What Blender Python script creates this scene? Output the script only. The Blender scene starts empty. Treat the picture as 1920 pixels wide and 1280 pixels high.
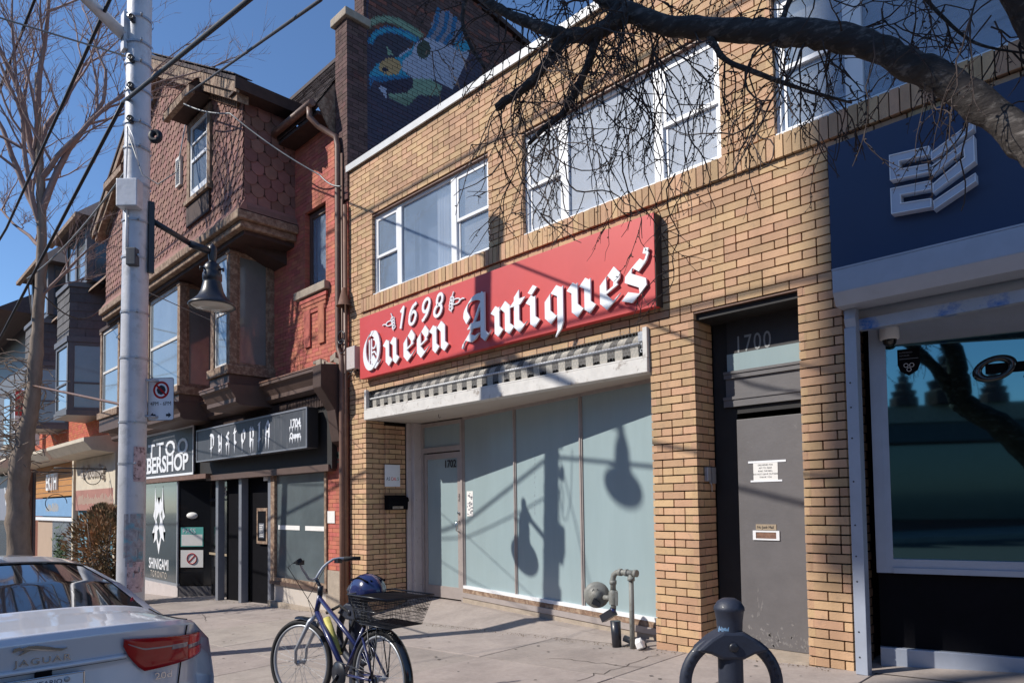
import bpy, bmesh, math, random
from mathutils import Vector, Matrix

# ---------------------------------------------------------------- camera, sky, sun, exposure
scene = bpy.context.scene
C = scene.collection
CAM = Vector((0.0, -5.978, 1.42))
YAW, PITCH, ROLL, FPX, CYPX = math.radians(45.0), math.radians(2.42), math.radians(-0.8), 1290.0, 887.0
FW = Vector((-math.sin(YAW) * math.cos(PITCH), math.cos(YAW) * math.cos(PITCH), math.sin(PITCH)))
RT0 = Vector((math.cos(YAW), math.sin(YAW), 0)); UP0 = RT0.cross(FW)
RT = RT0 * math.cos(ROLL) + UP0 * math.sin(ROLL)
UP = -RT0 * math.sin(ROLL) + UP0 * math.cos(ROLL)
cam_d = bpy.data.cameras.new("camera"); cam = bpy.data.objects.new("camera", cam_d); C.objects.link(cam)
cam_d.sensor_width = 36.0; cam_d.lens = FPX / 1920 * 36.0
cam_d.shift_y = (CYPX - 640) / 1920; cam_d.clip_start = 0.05; cam_d.clip_end = 4000
mw = Matrix((RT, UP, -FW)).transposed().to_4x4(); mw.translation = CAM
cam.matrix_world = mw
scene.camera = cam

SUN = Vector((-0.66, -1.0, 0.98)).normalized()      # towards the sun
world = bpy.data.worlds.new("World"); scene.world = world; world.use_nodes = True
wn = world.node_tree; bg = wn.nodes["Background"]
sky = wn.nodes.new("ShaderNodeTexSky"); sky.sky_type = 'NISHITA'; sky.sun_disc = False
sky.sun_elevation = math.asin(SUN.z); sky.sun_rotation = math.atan2(SUN.x, SUN.y)
sky.altitude = 80; sky.air_density = 1.0; sky.dust_density = 0.0; sky.ozone_density = 7.0
wn.links.new(sky.outputs[0], bg.inputs[0]); bg.inputs[1].default_value = 0.14
sd = bpy.data.lights.new("sun", 'SUN'); sd.energy = 4.9; sd.angle = math.radians(0.55); sd.color = (1.0, 0.94, 0.85)
so = bpy.data.objects.new("sun", sd); C.objects.link(so); so.rotation_euler = SUN.to_track_quat('Z', 'Y').to_euler()
so.location = (-20, -30, 40)
vs = scene.view_settings
vs.view_transform = 'Standard'; vs.look = 'None'; vs.exposure = 0.15; vs.gamma = 1.0; vs.use_curve_mapping = False

# ---------------------------------------------------------------- helpers
rnd = random.Random(7)
def V(*a): return Vector(a)
def tag(o, label=None, cat=None, group=None, kind=None):
    if label: o["label"] = label
    if cat: o["category"] = cat
    if group: o["group"] = group
    if kind: o["kind"] = kind
    return o
def empty(name, loc=(0, 0, 0), label=None, cat=None, group=None):
    o = bpy.data.objects.new(name, None); C.objects.link(o); o.location = loc; o.empty_display_size = 0.1
    return tag(o, label, cat, group)
def put(o, parent):
    """parent o, keeping world coordinates of its mesh (the parent only has a location)"""
    if parent is not None:
        o.parent = parent
        root = parent; off = Vector((0, 0, 0))
        while root is not None:
            off += root.location; root = root.parent
        o.location = o.location - off
    return o
def ground_z(x, y): return 0.045 * (x + 2.2) + 0.015 * y

class MB:
    def __init__(s): s.v = []; s.f = []; s.sm = []
    def add(s, vs, fs, smooth=False):
        n = len(s.v); s.v += [tuple(p) for p in vs]
        s.f += [tuple(i + n for i in f) for f in fs]; s.sm += [smooth] * len(fs); return s
    def box(s, x0, x1, y0, y1, z0, z1):
        vs = [(x, y, z) for x in (x0, x1) for y in (y0, y1) for z in (z0, z1)]
        return s.add(vs, [(0, 1, 3, 2), (4, 6, 7, 5), (0, 4, 5, 1), (2, 3, 7, 6), (0, 2, 6, 4), (1, 5, 7, 3)])
    def obox(s, c, ax, ay, az, hx, hy, hz):
        c, ax, ay, az = Vector(c), Vector(ax), Vector(ay), Vector(az)
        vs = [c + ax * (i * hx) + ay * (j * hy) + az * (k * hz) for i in (-1, 1) for j in (-1, 1) for k in (-1, 1)]
        return s.add(vs, [(0, 1, 3, 2), (4, 6, 7, 5), (0, 4, 5, 1), (2, 3, 7, 6), (0, 2, 6, 4), (1, 5, 7, 3)])
    def quad(s, a, b, c, d): return s.add([a, b, c, d], [(0, 1, 2, 3)])
    def prism(s, pts, vec):
        n = len(pts); a = [Vector(p) for p in pts]; b = [p + Vector(vec) for p in a]
        return s.add(a + b, [tuple(range(n))[::-1], tuple(range(n, 2 * n))] + [(i, (i + 1) % n, (i + 1) % n + n, i + n) for i in range(n)])
    def bar(s, a, b, w, h, up=(0, 0, 1)):
        a, b = Vector(a), Vector(b); d = b - a; L = d.length; d = d / L; u = Vector(up)
        side = d.cross(u)
        if side.length < 1e-4: side = d.cross(Vector((1, 0, 0)))
        side.normalize(); u = side.cross(d)
        return s.obox((a + b) / 2, d, side, u, L / 2, w / 2, h / 2)
    def tube(s, pts, r, n=8, caps=True, smooth=True):
        pts = [Vector(p) for p in pts]; m = len(pts)
        rr = r if isinstance(r, (list, tuple)) else [r] * m
        t0 = (pts[1] - pts[0]).normalized(); ref = Vector((0, 0, 1)) if abs(t0.z) < 0.9 else Vector((1, 0, 0))
        nx = t0.cross(ref).normalized(); vs = []
        for i in range(m):
            t = (pts[min(i + 1, m - 1)] - pts[max(i - 1, 0)])
            t = t.normalized() if t.length > 1e-9 else t0
            nx = nx - t * nx.dot(t); nx = nx.normalized() if nx.length > 1e-6 else t.orthogonal().normalized()
            ny = t.cross(nx)
            for k in range(n):
                a = 2 * math.pi * k / n; vs.append(pts[i] + (nx * math.cos(a) + ny * math.sin(a)) * rr[i])
        fs = [(i * n + k, i * n + (k + 1) % n, (i + 1) * n + (k + 1) % n, (i + 1) * n + k) for i in range(m - 1) for k in range(n)]
        s.add(vs, fs, smooth)
        if caps:
            b = len(s.v) - m * n
            s.f += [tuple(b + k for k in range(n))[::-1], tuple(b + (m - 1) * n + k for k in range(n))]; s.sm += [False, False]
        return s
    def lathe(s, prof, c=(0, 0, 0), n=20, ax=(1, 0, 0), ay=(0, 1, 0), az=(0, 0, 1), smooth=True):
        c, ax, ay, az = Vector(c), Vector(ax), Vector(ay), Vector(az); m = len(prof); vs = []
        for (r, h) in prof:
            for k in range(n):
                a = 2 * math.pi * k / n; vs.append(c + ax * (r * math.cos(a)) + ay * (r * math.sin(a)) + az * h)
        fs = [(i * n + k, i * n + (k + 1) % n, (i + 1) * n + (k + 1) % n, (i + 1) * n + k) for i in range(m - 1) for k in range(n)]
        return s.add(vs, fs, smooth)
    def torus(s, c, ax, ay, R, r, n=40, k=8, a0=0, a1=2 * math.pi, flat=1.0):
        c, ax, ay = Vector(c), Vector(ax).normalized(), Vector(ay).normalized(); az = ax.cross(ay); vs = []
        full = abs(a1 - a0 - 2 * math.pi) < 1e-6; m = n if full else n + 1
        for i in range(m):
            a = a0 + (a1 - a0) * i / n; rad = ax * math.cos(a) + ay * math.sin(a)
            for j in range(k):
                b = 2 * math.pi * j / k; vs.append(c + rad * (R + r * math.cos(b)) + az * (r * flat * math.sin(b)))
        fs = []
        for i in range(n):
            i2 = (i + 1) % m
            for j in range(k): fs.append((i * k + j, i2 * k + j, i2 * k + (j + 1) % k, i * k + (j + 1) % k))
        return s.add(vs, fs, True)
    def merge(s, o):
        n = len(s.v); s.v += o.v; s.f += [tuple(i + n for i in f) for f in o.f]; s.sm += o.sm; return s
    def build(s, name, m, parent=None, bevel=0.0):
        me = bpy.data.meshes.new(name); me.from_pydata(s.v, [], s.f); me.update()
        if any(s.sm): me.polygons.foreach_set("use_smooth", s.sm)
        bm = bmesh.new(); bm.from_mesh(me); bmesh.ops.recalc_face_normals(bm, faces=bm.faces)
        bm.to_mesh(me); bm.free()
        o = bpy.data.objects.new(name, me); C.objects.link(o)
        for mm in (m if isinstance(m, (list, tuple)) else [m]): me.materials.append(mm)
        if bevel:
            b = o.modifiers.new("bevel", 'BEVEL'); b.width = bevel; b.segments = 2; b.limit_method = 'ANGLE'
        return put(o, parent)

def box(name, m, parent, *a, bevel=0.0): return MB().box(*a).build(name, m, parent, bevel)

# text as mesh in a frame (origin, right, up); the normal is right x up
_font_cache = {}
def text_verts(txt, size, extrude=0.0, shear=0.0, bold=0.0, spacing=1.0, align='LEFT'):
    key = (txt, size, extrude, shear, bold, spacing, align)
    if key in _font_cache: return _font_cache[key]
    cu = bpy.data.curves.new("t", 'FONT'); cu.body = txt; cu.size = size; cu.extrude = extrude; cu.shear = shear
    cu.offset = bold; cu.space_character = spacing; cu.align_x = align; cu.resolution_u = 3
    o = bpy.data.objects.new("t", cu); C.objects.link(o); bpy.context.view_layer.update()
    me = o.evaluated_get(bpy.context.evaluated_depsgraph_get()).to_mesh()
    r = ([v.co.copy() for v in me.vertices], [tuple(p.vertices) for p in me.polygons])
    bpy.data.objects.remove(o); bpy.data.curves.remove(cu)
    _font_cache[key] = r; return r
def text(mb, txt, size, org, right, up, extrude=0.002, sx=1.0, **k):
    vs, fs = text_verts(txt, size, extrude, **k)
    org, right, up = Vector(org), Vector(right), Vector(up); nrm = right.cross(up).normalized()
    mb.add([org + right * (p.x * sx) + up * p.y + nrm * (p.z + extrude) for p in vs], fs); return mb
XR, ZU = Vector((1, 0, 0)), Vector((0, 0, 1))       # frame of a facade that looks towards -Y (normal = X x Z = -Y)

# ---------------------------------------------------------------- materials
def rgb(h):                                         # sRGB hex to linear
    c = [int(h[i:i + 2], 16) / 255 for i in (0, 2, 4)]
    return tuple(((x + 0.055) / 1.055) ** 2.4 if x > 0.04045 else x / 12.92 for x in c)
MATS = {}
def mat(name, col, rough=0.7, var=0.12, scale=6.0, bump=0.0, bscale=60.0, metal=0.0, spec=0.5, coat=0.0, isl=0.0,
        col2=None, mask=0.5, mscale=3.0, alpha=1.0, stretch=(1, 1, 1), emit=None, sharp=0.12, soot=0.0):
    """noise-varied principled material; isl adds a tone of its own to each separate piece; col2 blotches of a second colour"""
    m = bpy.data.materials.new(name); m.use_nodes = True; nt = m.node_tree; N, L = nt.nodes, nt.links
    b = N["Principled BSDF"]; b.inputs["Roughness"].default_value = rough; b.inputs["Metallic"].default_value = metal
    b.inputs["Specular IOR Level"].default_value = spec; b.inputs["Coat Weight"].default_value = coat
    b.inputs["Coat Roughness"].default_value = 0.05
    tc = N.new("ShaderNodeNewGeometry"); mp = N.new("ShaderNodeMapping"); mp.inputs["Scale"].default_value = stretch
    L.new(tc.outputs["Position"], mp.inputs[0]); pos = mp.outputs[0]
    ns = N.new("ShaderNodeTexNoise"); ns.inputs["Scale"].default_value = scale; ns.inputs["Detail"].default_value = 6
    ns.inputs["Roughness"].default_value = 0.65; L.new(pos, ns.inputs["Vector"])
    mr = N.new("ShaderNodeMapRange"); mr.inputs["From Min"].default_value = 0.25; mr.inputs["From Max"].default_value = 0.75
    mr.inputs["To Min"].default_value = 1 - var; mr.inputs["To Max"].default_value = 1 + var
    L.new(ns.outputs["Fac"], mr.inputs["Value"]); fac = mr.outputs[0]
    base = None
    if col2 is not None:
        n2 = N.new("ShaderNodeTexNoise"); n2.inputs["Scale"].default_value = mscale; n2.inputs["Detail"].default_value = 8
        n2.inputs["Roughness"].default_value = 0.7; L.new(pos, n2.inputs["Vector"])
        r2 = N.new("ShaderNodeMapRange"); r2.inputs["From Min"].default_value = mask - sharp / 2; r2.inputs["From Max"].default_value = mask + sharp / 2
        L.new(n2.outputs["Fac"], r2.inputs["Value"])
        mx = N.new("ShaderNodeMix"); mx.data_type = 'RGBA'; mx.inputs["A"].default_value = (*col, 1); mx.inputs["B"].default_value = (*col2, 1)
        L.new(r2.outputs[0], mx.inputs["Factor"]); base = mx.outputs["Result"]
    if isl > 0:
        oi = N.new("ShaderNodeObjectInfo"); ad = N.new("ShaderNodeMath"); ad.operation = 'ADD'
        L.new(oi.outputs["Random"], ad.inputs[0]); L.new(tc.outputs["Random Per Island"], ad.inputs[1])
        fr = N.new("ShaderNodeMath"); fr.operation = 'FRACT'; L.new(ad.outputs[0], fr.inputs[0])
        m2 = N.new("ShaderNodeMapRange"); m2.inputs["To Min"].default_value = 1 - isl; m2.inputs["To Max"].default_value = 1 + isl
        L.new(fr.outputs[0], m2.inputs["Value"])
        mu = N.new("ShaderNodeMath"); mu.operation = 'MULTIPLY'; L.new(fac, mu.inputs[0]); L.new(m2.outputs[0], mu.inputs[1]); fac = mu.outputs[0]
    if soot > 0:                                    # weathering in long vertical streaks and broad patches
        m3 = N.new("ShaderNodeMapping"); m3.inputs["Scale"].default_value = (2.2, 2.2, 0.35); L.new(tc.outputs["Position"], m3.inputs[0])
        n3 = N.new("ShaderNodeTexNoise"); n3.inputs["Scale"].default_value = 1.1; n3.inputs["Detail"].default_value = 5; n3.inputs["Roughness"].default_value = 0.6; L.new(m3.outputs[0], n3.inputs["Vector"])
        r3 = N.new("ShaderNodeMapRange"); r3.inputs["From Min"].default_value = 0.30; r3.inputs["From Max"].default_value = 0.58; r3.inputs["To Min"].default_value = 1 - soot; r3.inputs["To Max"].default_value = 1.0
        L.new(n3.outputs["Fac"], r3.inputs["Value"]); u3 = N.new("ShaderNodeMath"); u3.operation = 'MULTIPLY'; L.new(fac, u3.inputs[0]); L.new(r3.outputs[0], u3.inputs[1]); fac = u3.outputs[0]
    hsv = N.new("ShaderNodeHueSaturation"); L.new(fac, hsv.inputs["Value"])
    if isl > 0:
        hh = N.new("ShaderNodeMapRange"); hh.inputs["To Min"].default_value = 0.480; hh.inputs["To Max"].default_value = 0.503
        f3 = N.new("ShaderNodeMath"); f3.operation = 'MULTIPLY'; f3.inputs[1].default_value = 7.31; L.new(fr.outputs[0], f3.inputs[0])
        f4 = N.new("ShaderNodeMath"); f4.operation = 'FRACT'; L.new(f3.outputs[0], f4.inputs[0]); L.new(f4.outputs[0], hh.inputs["Value"]); L.new(hh.outputs[0], hsv.inputs["Hue"])
    if base is not None: L.new(base, hsv.inputs["Color"])
    else: hsv.inputs["Color"].default_value = (*col, 1)
    L.new(hsv.outputs[0], b.inputs["Base Color"])
    if bump > 0:
        nb = N.new("ShaderNodeTexNoise"); nb.inputs["Scale"].default_value = bscale; nb.inputs["Detail"].default_value = 5; L.new(pos, nb.inputs["Vector"])
        bp = N.new("ShaderNodeBump"); bp.inputs["Strength"].default_value = bump; bp.inputs["Distance"].default_value = 0.01
        L.new(nb.outputs["Fac"], bp.inputs["Height"]); L.new(bp.outputs[0], b.inputs["Normal"])
    if alpha < 1: b.inputs["Alpha"].default_value = alpha
    if emit: b.inputs["Emission Color"].default_value = (*emit[0], 1); b.inputs["Emission Strength"].default_value = emit[1]
    MATS[name] = m; return m

M = {}
def dm(k, *a, **kw): M[k] = mat(k, *a, **kw)
dm('yellow_brick', (0.54, 0.36, 0.20), 0.85, 0.10, 9, 0.5, 90, isl=0.15, col2=(0.41, 0.28, 0.165), mask=0.60, mscale=9, soot=0.22)
dm('mortar', (0.026, 0.018, 0.013), 0.95, 0.25, 12, 0.5, 80)
dm('red_brick', (0.52, 0.175, 0.105), 0.85, 0.10, 8, 0.4, 90, isl=0.14, col2=(0.40, 0.13, 0.085), mask=0.6, mscale=4, soot=0.2)
dm('red_mortar', (0.20, 0.075, 0.05), 0.95, 0.2, 12)
dm('dark_brick', (0.105, 0.060, 0.052), 0.9, 0.2, 8, 0.4, 90, isl=0.3, col2=(0.20, 0.07, 0.05), mask=0.62, mscale=1.5)
dm('coping', (0.55, 0.56, 0.57), 0.5, 0.12, 4)
dm('white_frame', (0.74, 0.75, 0.77), 0.45, 0.06, 5)
dm('white_worn', (0.62, 0.60, 0.57), 0.7, 0.12, 7, 0.2, 60, col2=(0.30, 0.26, 0.23), mask=0.63, mscale=9)
dm('soffit', (0.50, 0.45, 0.40), 0.85, 0.06, 2)
dm('post_paint', (0.50, 0.45, 0.44), 0.7, 0.1, 5, 0.2, 60, col2=(0.28, 0.22, 0.20), mask=0.66, mscale=10)
dm('alu', (0.42, 0.37, 0.35), 0.45, 0.12, 6, metal=0.3)
dm('alu_grey', (0.36, 0.40, 0.48), 0.45, 0.08, 6, metal=0.2)
dm('film_glass', (0.29, 0.375, 0.395), 0.30, 0.06, 2.5, spec=0.4, coat=0.6, stretch=(2, 2, 0.3))
dm('pane', (0.32, 0.41, 0.54), 0.03, 0.18, 1.1, spec=1.0, alpha=0.40)
dm('pane_white', (0.58, 0.62, 0.68), 0.05, 0.14, 1.2, spec=0.8, alpha=0.62)
dm('curtain', (0.80, 0.81, 0.83), 0.9, 0.2, 14, stretch=(3, 1, 0.12))
dm('blind', (0.50, 0.48, 0.46), 0.9, 0.25, 60, stretch=(0.05, 0.05, 1))
dm('room_dark', (0.10, 0.13, 0.18), 0.9, 0.3, 2)
dm('sign_red', (0.56, 0.052, 0.05), 0.5, 0.07, 2, coat=0.1)
dm('sign_white', (0.78, 0.80, 0.84), 0.45, 0.03, 4)
dm('black', (0.006, 0.006, 0.008), 0.7, 0.2, 5, spec=0.06)
dm('black_gloss', (0.010, 0.011, 0.014), 0.15, 0.1, 3, coat=0.4)
dm('iron', (0.016, 0.018, 0.026), 0.38, 0.2, 8, coat=0.15)
dm('door_grey', (0.125, 0.118, 0.122), 0.5, 0.12, 5, 0.1, 40, col2=(0.20, 0.19, 0.19), mask=0.7, mscale=6)
dm('navy', (0.020, 0.038, 0.095), 0.55, 0.05, 2)
dm('steel', (0.38, 0.40, 0.44), 0.42, 0.12, 6, metal=0.5)
dm('galv', (0.55, 0.56, 0.60), 0.5, 0.12, 5, 0.15, 30, metal=0.25, col2=(0.43, 0.44, 0.47), mask=0.6, mscale=6)
dm('gas_grey', (0.20, 0.205, 0.19), 0.55, 0.2, 9, 0.2, 60, col2=(0.13, 0.12, 0.10), mask=0.6, mscale=14)
dm('alu_tag', (0.36, 0.40, 0.48), 0.45, 0.1, 6, metal=0.2, col2=(0.015, 0.12, 0.42), mask=0.60, mscale=2.6)
dm('concrete', (0.355, 0.31, 0.275), 0.9, 0.12, 22, 0.5, 140, isl=0.07, col2=(0.275, 0.24, 0.215), mask=0.56, mscale=1.9, sharp=0.25, soot=0.10)
dm('asphalt', (0.055, 0.055, 0.057), 0.9, 0.25, 20, 0.5, 150)
dm('stone', (0.36, 0.30, 0.24), 0.9, 0.2, 9, 0.5, 50)
dm('shingle', (0.25, 0.135, 0.105), 0.9, 0.15, 8, 0.4, 60, isl=0.22)
dm('roof_shingle', (0.105, 0.085, 0.082), 0.95, 0.2, 12, 0.4, 80, isl=0.2)
dm('grey_shingle', (0.115, 0.110, 0.112), 0.95, 0.15, 12, 0.3, 80, isl=0.18)
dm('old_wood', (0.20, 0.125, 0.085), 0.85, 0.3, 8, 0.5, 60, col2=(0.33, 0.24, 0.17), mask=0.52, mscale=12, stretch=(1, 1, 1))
dm('brown_paint', (0.095, 0.058, 0.046), 0.6, 0.15, 6, 0.2, 50)
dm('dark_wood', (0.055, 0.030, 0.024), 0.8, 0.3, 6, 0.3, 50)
dm('brown_metal', (0.16, 0.085, 0.06), 0.5, 0.15, 6, col2=(0.24, 0.13, 0.085), mask=0.6, mscale=8)
dm('char_board', (0.055, 0.060, 0.072), 0.5, 0.15, 5, col2=(0.10, 0.105, 0.115), mask=0.6, mscale=3, stretch=(4, 4, 0.5))
dm('shop_dark', (0.014, 0.013, 0.014), 0.7, 0.3, 6)
dm('shop_glass', (0.11, 0.135, 0.145), 0.12, 0.22, 1.2, spec=0.8, coat=0.6)
dm('film_dark', (0.045, 0.062, 0.070), 0.15, 0.15, 2, spec=0.7, coat=0.5)
dm('paper', (0.75, 0.74, 0.72), 0.8, 0.04, 8)
dm('ink', (0.02, 0.02, 0.03), 0.7, 0.1, 8)
dm('bark', (0.040, 0.033, 0.030), 0.9, 0.4, 14, 1.0, 26, col2=(0.13, 0.115, 0.105), mask=0.58, mscale=16, stretch=(0.6, 1.6, 1.6))
dm('bark_far', (0.26, 0.205, 0.165), 0.95, 0.3, 8, 0.8, 30, stretch=(1, 1, 0.4))
dm('twig', (0.045, 0.030, 0.026), 0.8, 0.2, 20)
dm('twig_far', (0.30, 0.21, 0.19), 0.9, 0.25, 10)
dm('cable', (0.012, 0.013, 0.020), 0.6, 0.1, 6)
dm('wire_grey', (0.22, 0.23, 0.24), 0.5, 0.1, 6, metal=0.3)
dm('rubber', (0.016, 0.016, 0.018), 0.8, 0.2, 15)
dm('car_paint', (0.66, 0.68, 0.74), 0.32, 0.02, 2, metal=0.10, coat=1.0)
dm('car_glass', (0.006, 0.008, 0.010), 0.02, 0.05, 2, spec=1.0, coat=1.0)
dm('chrome', (0.55, 0.56, 0.58), 0.12, 0.03, 4, metal=1.0)
dm('lamp_red', (0.42, 0.006, 0.008), 0.15, 0.10, 10, spec=0.4, coat=0.4)
dm('lamp_red2', (0.80, 0.025, 0.015), 0.12, 0.25, 60, spec=0.4, coat=0.4)
dm('lamp_clear', (0.32, 0.24, 0.25), 0.10, 0.05, 10, spec=0.7, coat=1.0)
dm('blue_paint', (0.014, 0.020, 0.095), 0.35, 0.1, 6, coat=0.5)
dm('grey_paint', (0.18, 0.19, 0.22), 0.4, 0.1, 6)
def area_noise(x): return x
# ---------------------------------------------------------------- ground, road, pavement
def gz(x, y): return ground_z(max(-70, min(50, x)), max(-4.1, min(1.5, y)))
mb = MB(); xs = [-600, -70, -40, -20, -10, 0, 20, 50, 600]; ys = [-600, -40, -20, -12, -4.1, 1.5, 60, 600]
vs = [(x, y, gz(x, y) - 0.15) for x in xs for y in ys]; ny = len(ys)
mb.add(vs, [(i * ny + j, (i + 1) * ny + j, (i + 1) * ny + j + 1, i * ny + j + 1) for i in range(len(xs) - 1) for j in range(ny - 1)])
tag(mb.build("road", M['asphalt']), kind="structure")
def strip(x0, x1, y0, y1, top, bot):                # a tilted slab that follows the slope
    p = [(x0, y0), (x1, y0), (x1, y1), (x0, y1)]
    m = MB(); m.add([(x, y, gz(x, y) + bot) for x, y in p] + [(x, y, gz(x, y) + top) for x, y in p],
                    [(3, 2, 1, 0), (4, 5, 6, 7), (0, 1, 5, 4), (1, 2, 6, 5), (2, 3, 7, 6), (3, 0, 4, 7)]); return m
side = strip(-62, 14, -3.92, 1.2, -0.012, -0.2).build("sidewalk", M['mortar']); tag(side, kind="structure")
kb = strip(-62, 14, -4.12, -3.93, 0.0, -0.3).build("kerb", M['concrete'], None); tag(kb, kind="structure")
rows = [(-3.92, -3.30), (-3.30, -2.42), (-2.42, -1.19), (-1.19, 1.2)]
for (ya, yb) in rows:
    x = 6.6; i = 0
    while x > -45:
        w = 1.70 if x > -14 else 3.4
        sl = strip(x - w + 0.005, x - 0.005, ya + 0.004, yb - 0.005, rnd.uniform(-0.002, 0.003), -0.06).build("slab", M['concrete'], side, bevel=0.006 if x > -14 else 0)
        x -= w
# cracks, patched joints and gum spots on the slabs
ck = random.Random(17); cr_ = MB()
def crack(x, y, dx, dy, n):
    pts = [(x, y)]
    for i in range(n): x += dx + ck.gauss(0, 0.035); y += dy + ck.gauss(0, 0.035); pts.append((x, y))
    for (a, b), (c, d) in zip(pts[:-1], pts[1:]):
        L = math.hypot(c - a, d - b); ex, ey = -(d - b) / L * 0.0035, (c - a) / L * 0.0035; h = lambda p, q: (p, q, gz(p, q) + 0.0050)
        cr_.quad(h(a - ex, b - ey), h(c - ex, d - ey), h(c + ex, d + ey), h(a + ex, b + ey))
for a in ((-3.75, -0.25, 0.0, -0.09, 12), (-6.6, -1.3, -0.08, -0.06, 14), (-4.6, -0.9, 0.1, -0.01, 10), (-9.3, -0.3, 0.02, -0.1, 9), (-11.3, -0.2, -0.03, -0.1, 9), (-8.0, -2.5, -0.07, -0.05, 12), (-2.9, -0.5, 0.03, -0.09, 10), (-12.6, -1.2, 0.09, -0.03, 10)): crack(*a)
tag(cr_.build("crack_lines", M['mortar'], side), kind="stuff")
gm_ = MB()
for i in range(150):
    x, y = ck.uniform(-11, -1.5), ck.uniform(-3.8, -0.1); rr_ = ck.uniform(0.006, 0.022); n = 7; gm_.add([(x + rr_ * math.cos(6.283 * k / n) * ck.uniform(.7, 1.2), y + rr_ * math.sin(6.283 * k / n) * ck.uniform(.7, 1.2), gz(x, y) + 0.0056) for k in range(n)], [tuple(range(n))])
dm('gum', (0.13, 0.115, 0.105), 0.9, 0.2, 20); tag(gm_.build("gum_spots", M['gum'], side), kind="stuff")
gr_ = MB()                                           # grit and leaf crumbs along the foot of the walls
for i in range(900):
    x = ck.uniform(-16, -2.2); y = -abs(ck.gauss(0.0, 0.07)) - 0.01; s_ = ck.uniform(0.003, 0.011); z = gz(x, y) + 0.004; a = ck.uniform(0, 3.14); c, d = math.cos(a) * s_, math.sin(a) * s_
    gr_.add([(x - c, y - d, z), (x + d, y - c, z + s_ * 0.3), (x + c, y + d, z), (x - d * .6, y + c * .6, z + s_ * 0.8)], [(0, 1, 3), (1, 2, 3), (2, 0, 3)])
dm('grit', (0.20, 0.155, 0.115), 0.95, 0.4, 40); tag(gr_.build("grit", M['grit'], side), kind="stuff")
# far pavement over the road
far_side = strip(-62, 30, -20.0, -16.2, 0.0, -0.3).build("sidewalk", M['concrete']); tag(far_side, kind="structure")

# ---------------------------------------------------------------- brickwork
def proj(p):
    v = Vector(p) - CAM; z = v.dot(FW)
    if z < 0.1: return None
    return (960 + FPX * v.dot(RT) / z, CYPX - FPX * v.dot(UP) / z, z)
class Bricks:
    def __init__(s, h=0.0794, bl=0.243, gap=0.0125, depth=0.06, rec=0.026):
        s.b = []; s.m = MB(); s.h = h; s.bl = bl; s.gap = gap; s.dep = depth; s.rec = rec
    def wall(s, org, d, L, z0, z1, n, holes=(), shift=0.0, halves=0.10, seed=1):
        r = random.Random(seed); org, d, n = Vector(org), Vector(d).normalized(), Vector(n).normalized(); h, bl, g = s.h, s.bl, s.gap
        k = math.floor(z0 / h)
        while k * h < z1:
            za, zb = max(z0, k * h), min(z1, (k + 1) * h); zm = (za + zb) / 2
            if zb - za > 0.02:
                iv = [(0, L)]
                for (a, b, c, e) in holes:
                    if c < zm < e:
                        nv = []
                        for (p, q) in iv:
                            if b <= p or a >= q: nv.append((p, q)); continue
                            if a > p: nv.append((p, a))
                            if b < q: nv.append((b, q))
                        iv = nv
                for (p, q) in iv:
                    a = org + d * p - n * s.rec; b = org + d * q - n * s.rec
                    s.m.quad((a.x, a.y, za), (b.x, b.y, za), (b.x, b.y, zb), (a.x, a.y, zb))
                    off = shift + (k % 2) * bl / 2
                    j = math.floor((p - off) / bl); cuts = []
                    while off + j * bl < q:
                        cuts.append(off + j * bl)
                        if r.random() < halves: cuts.append(off + (j + 0.5) * bl)
                        j += 1
                    cuts.append(off + j * bl)
                    for a0, b0 in zip(cuts[:-1], cuts[1:]):
                        a0, b0 = max(a0, p), min(b0, q)
                        if a0 > p + 1e-6: a0 += g / 2
                        if b0 < q - 1e-6: b0 -= g / 2
                        if b0 - a0 < 0.03: continue
                        pr = r.uniform(-0.0025, 0.0025)
                        c = org + d * ((a0 + b0) / 2) - n * (s.dep / 2 - pr)
                        s.b.append((Vector((c.x, c.y, (za + zb) / 2 + r.uniform(-0.001, 0.001))), d, n, (b0 - a0) / 2, s.dep / 2, max(0.01, (zb - za - g) / 2)))
            k += 1
    def one(s, c, d, n, hx, hy, hz): s.b.append((Vector(c), Vector(d), Vector(n), hx, hy, hz))
    def finish(s, parent, m, mm, singles=300, name="brick"):
        sc = []
        for i, (c, d, n, hx, hy, hz) in enumerate(s.b):
            q = proj(c)
            if q is None or not (-20 < q[0] < 1940 and -20 < q[1] < 1300) or n.dot(CAM - c) <= 0: sc.append((0, i)); continue
            vw = (CAM - c).normalized(); sc.append((hx * hz * abs(n.dot(vw)) / q[2] ** 2, i))
        sc.sort(reverse=True); pick = [i for v, i in sc[:singles] if v > 0]; ps = set(pick)
        unit = MB().box(-1, 1, -1, 1, -1, 1); me = bpy.data.meshes.new(name); me.from_pydata(unit.v, [], unit.f); me.materials.append(m)
        bm = bmesh.new(); bm.from_mesh(me); bmesh.ops.recalc_face_normals(bm, faces=bm.faces); bm.to_mesh(me); bm.free()
        for i in pick:
            c, d, n, hx, hy, hz = s.b[i]
            o = bpy.data.objects.new(name, me); C.objects.link(o); o.location = c; o.scale = (hx, hy, hz); o.rotation_euler = (0, 0, math.atan2(d.y, d.x)); put(o, parent)
        rest = MB()
        for i, (c, d, n, hx, hy, hz) in enumerate(s.b):
            if i not in ps: rest.obox(c, d, n, (0, 0, 1), hx, hy, hz)
        if rest.v: tag(rest.build(name + "_field", m, parent), kind="stuff")
        if s.m.v: s.m.build("mortar", mm, parent)
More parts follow.
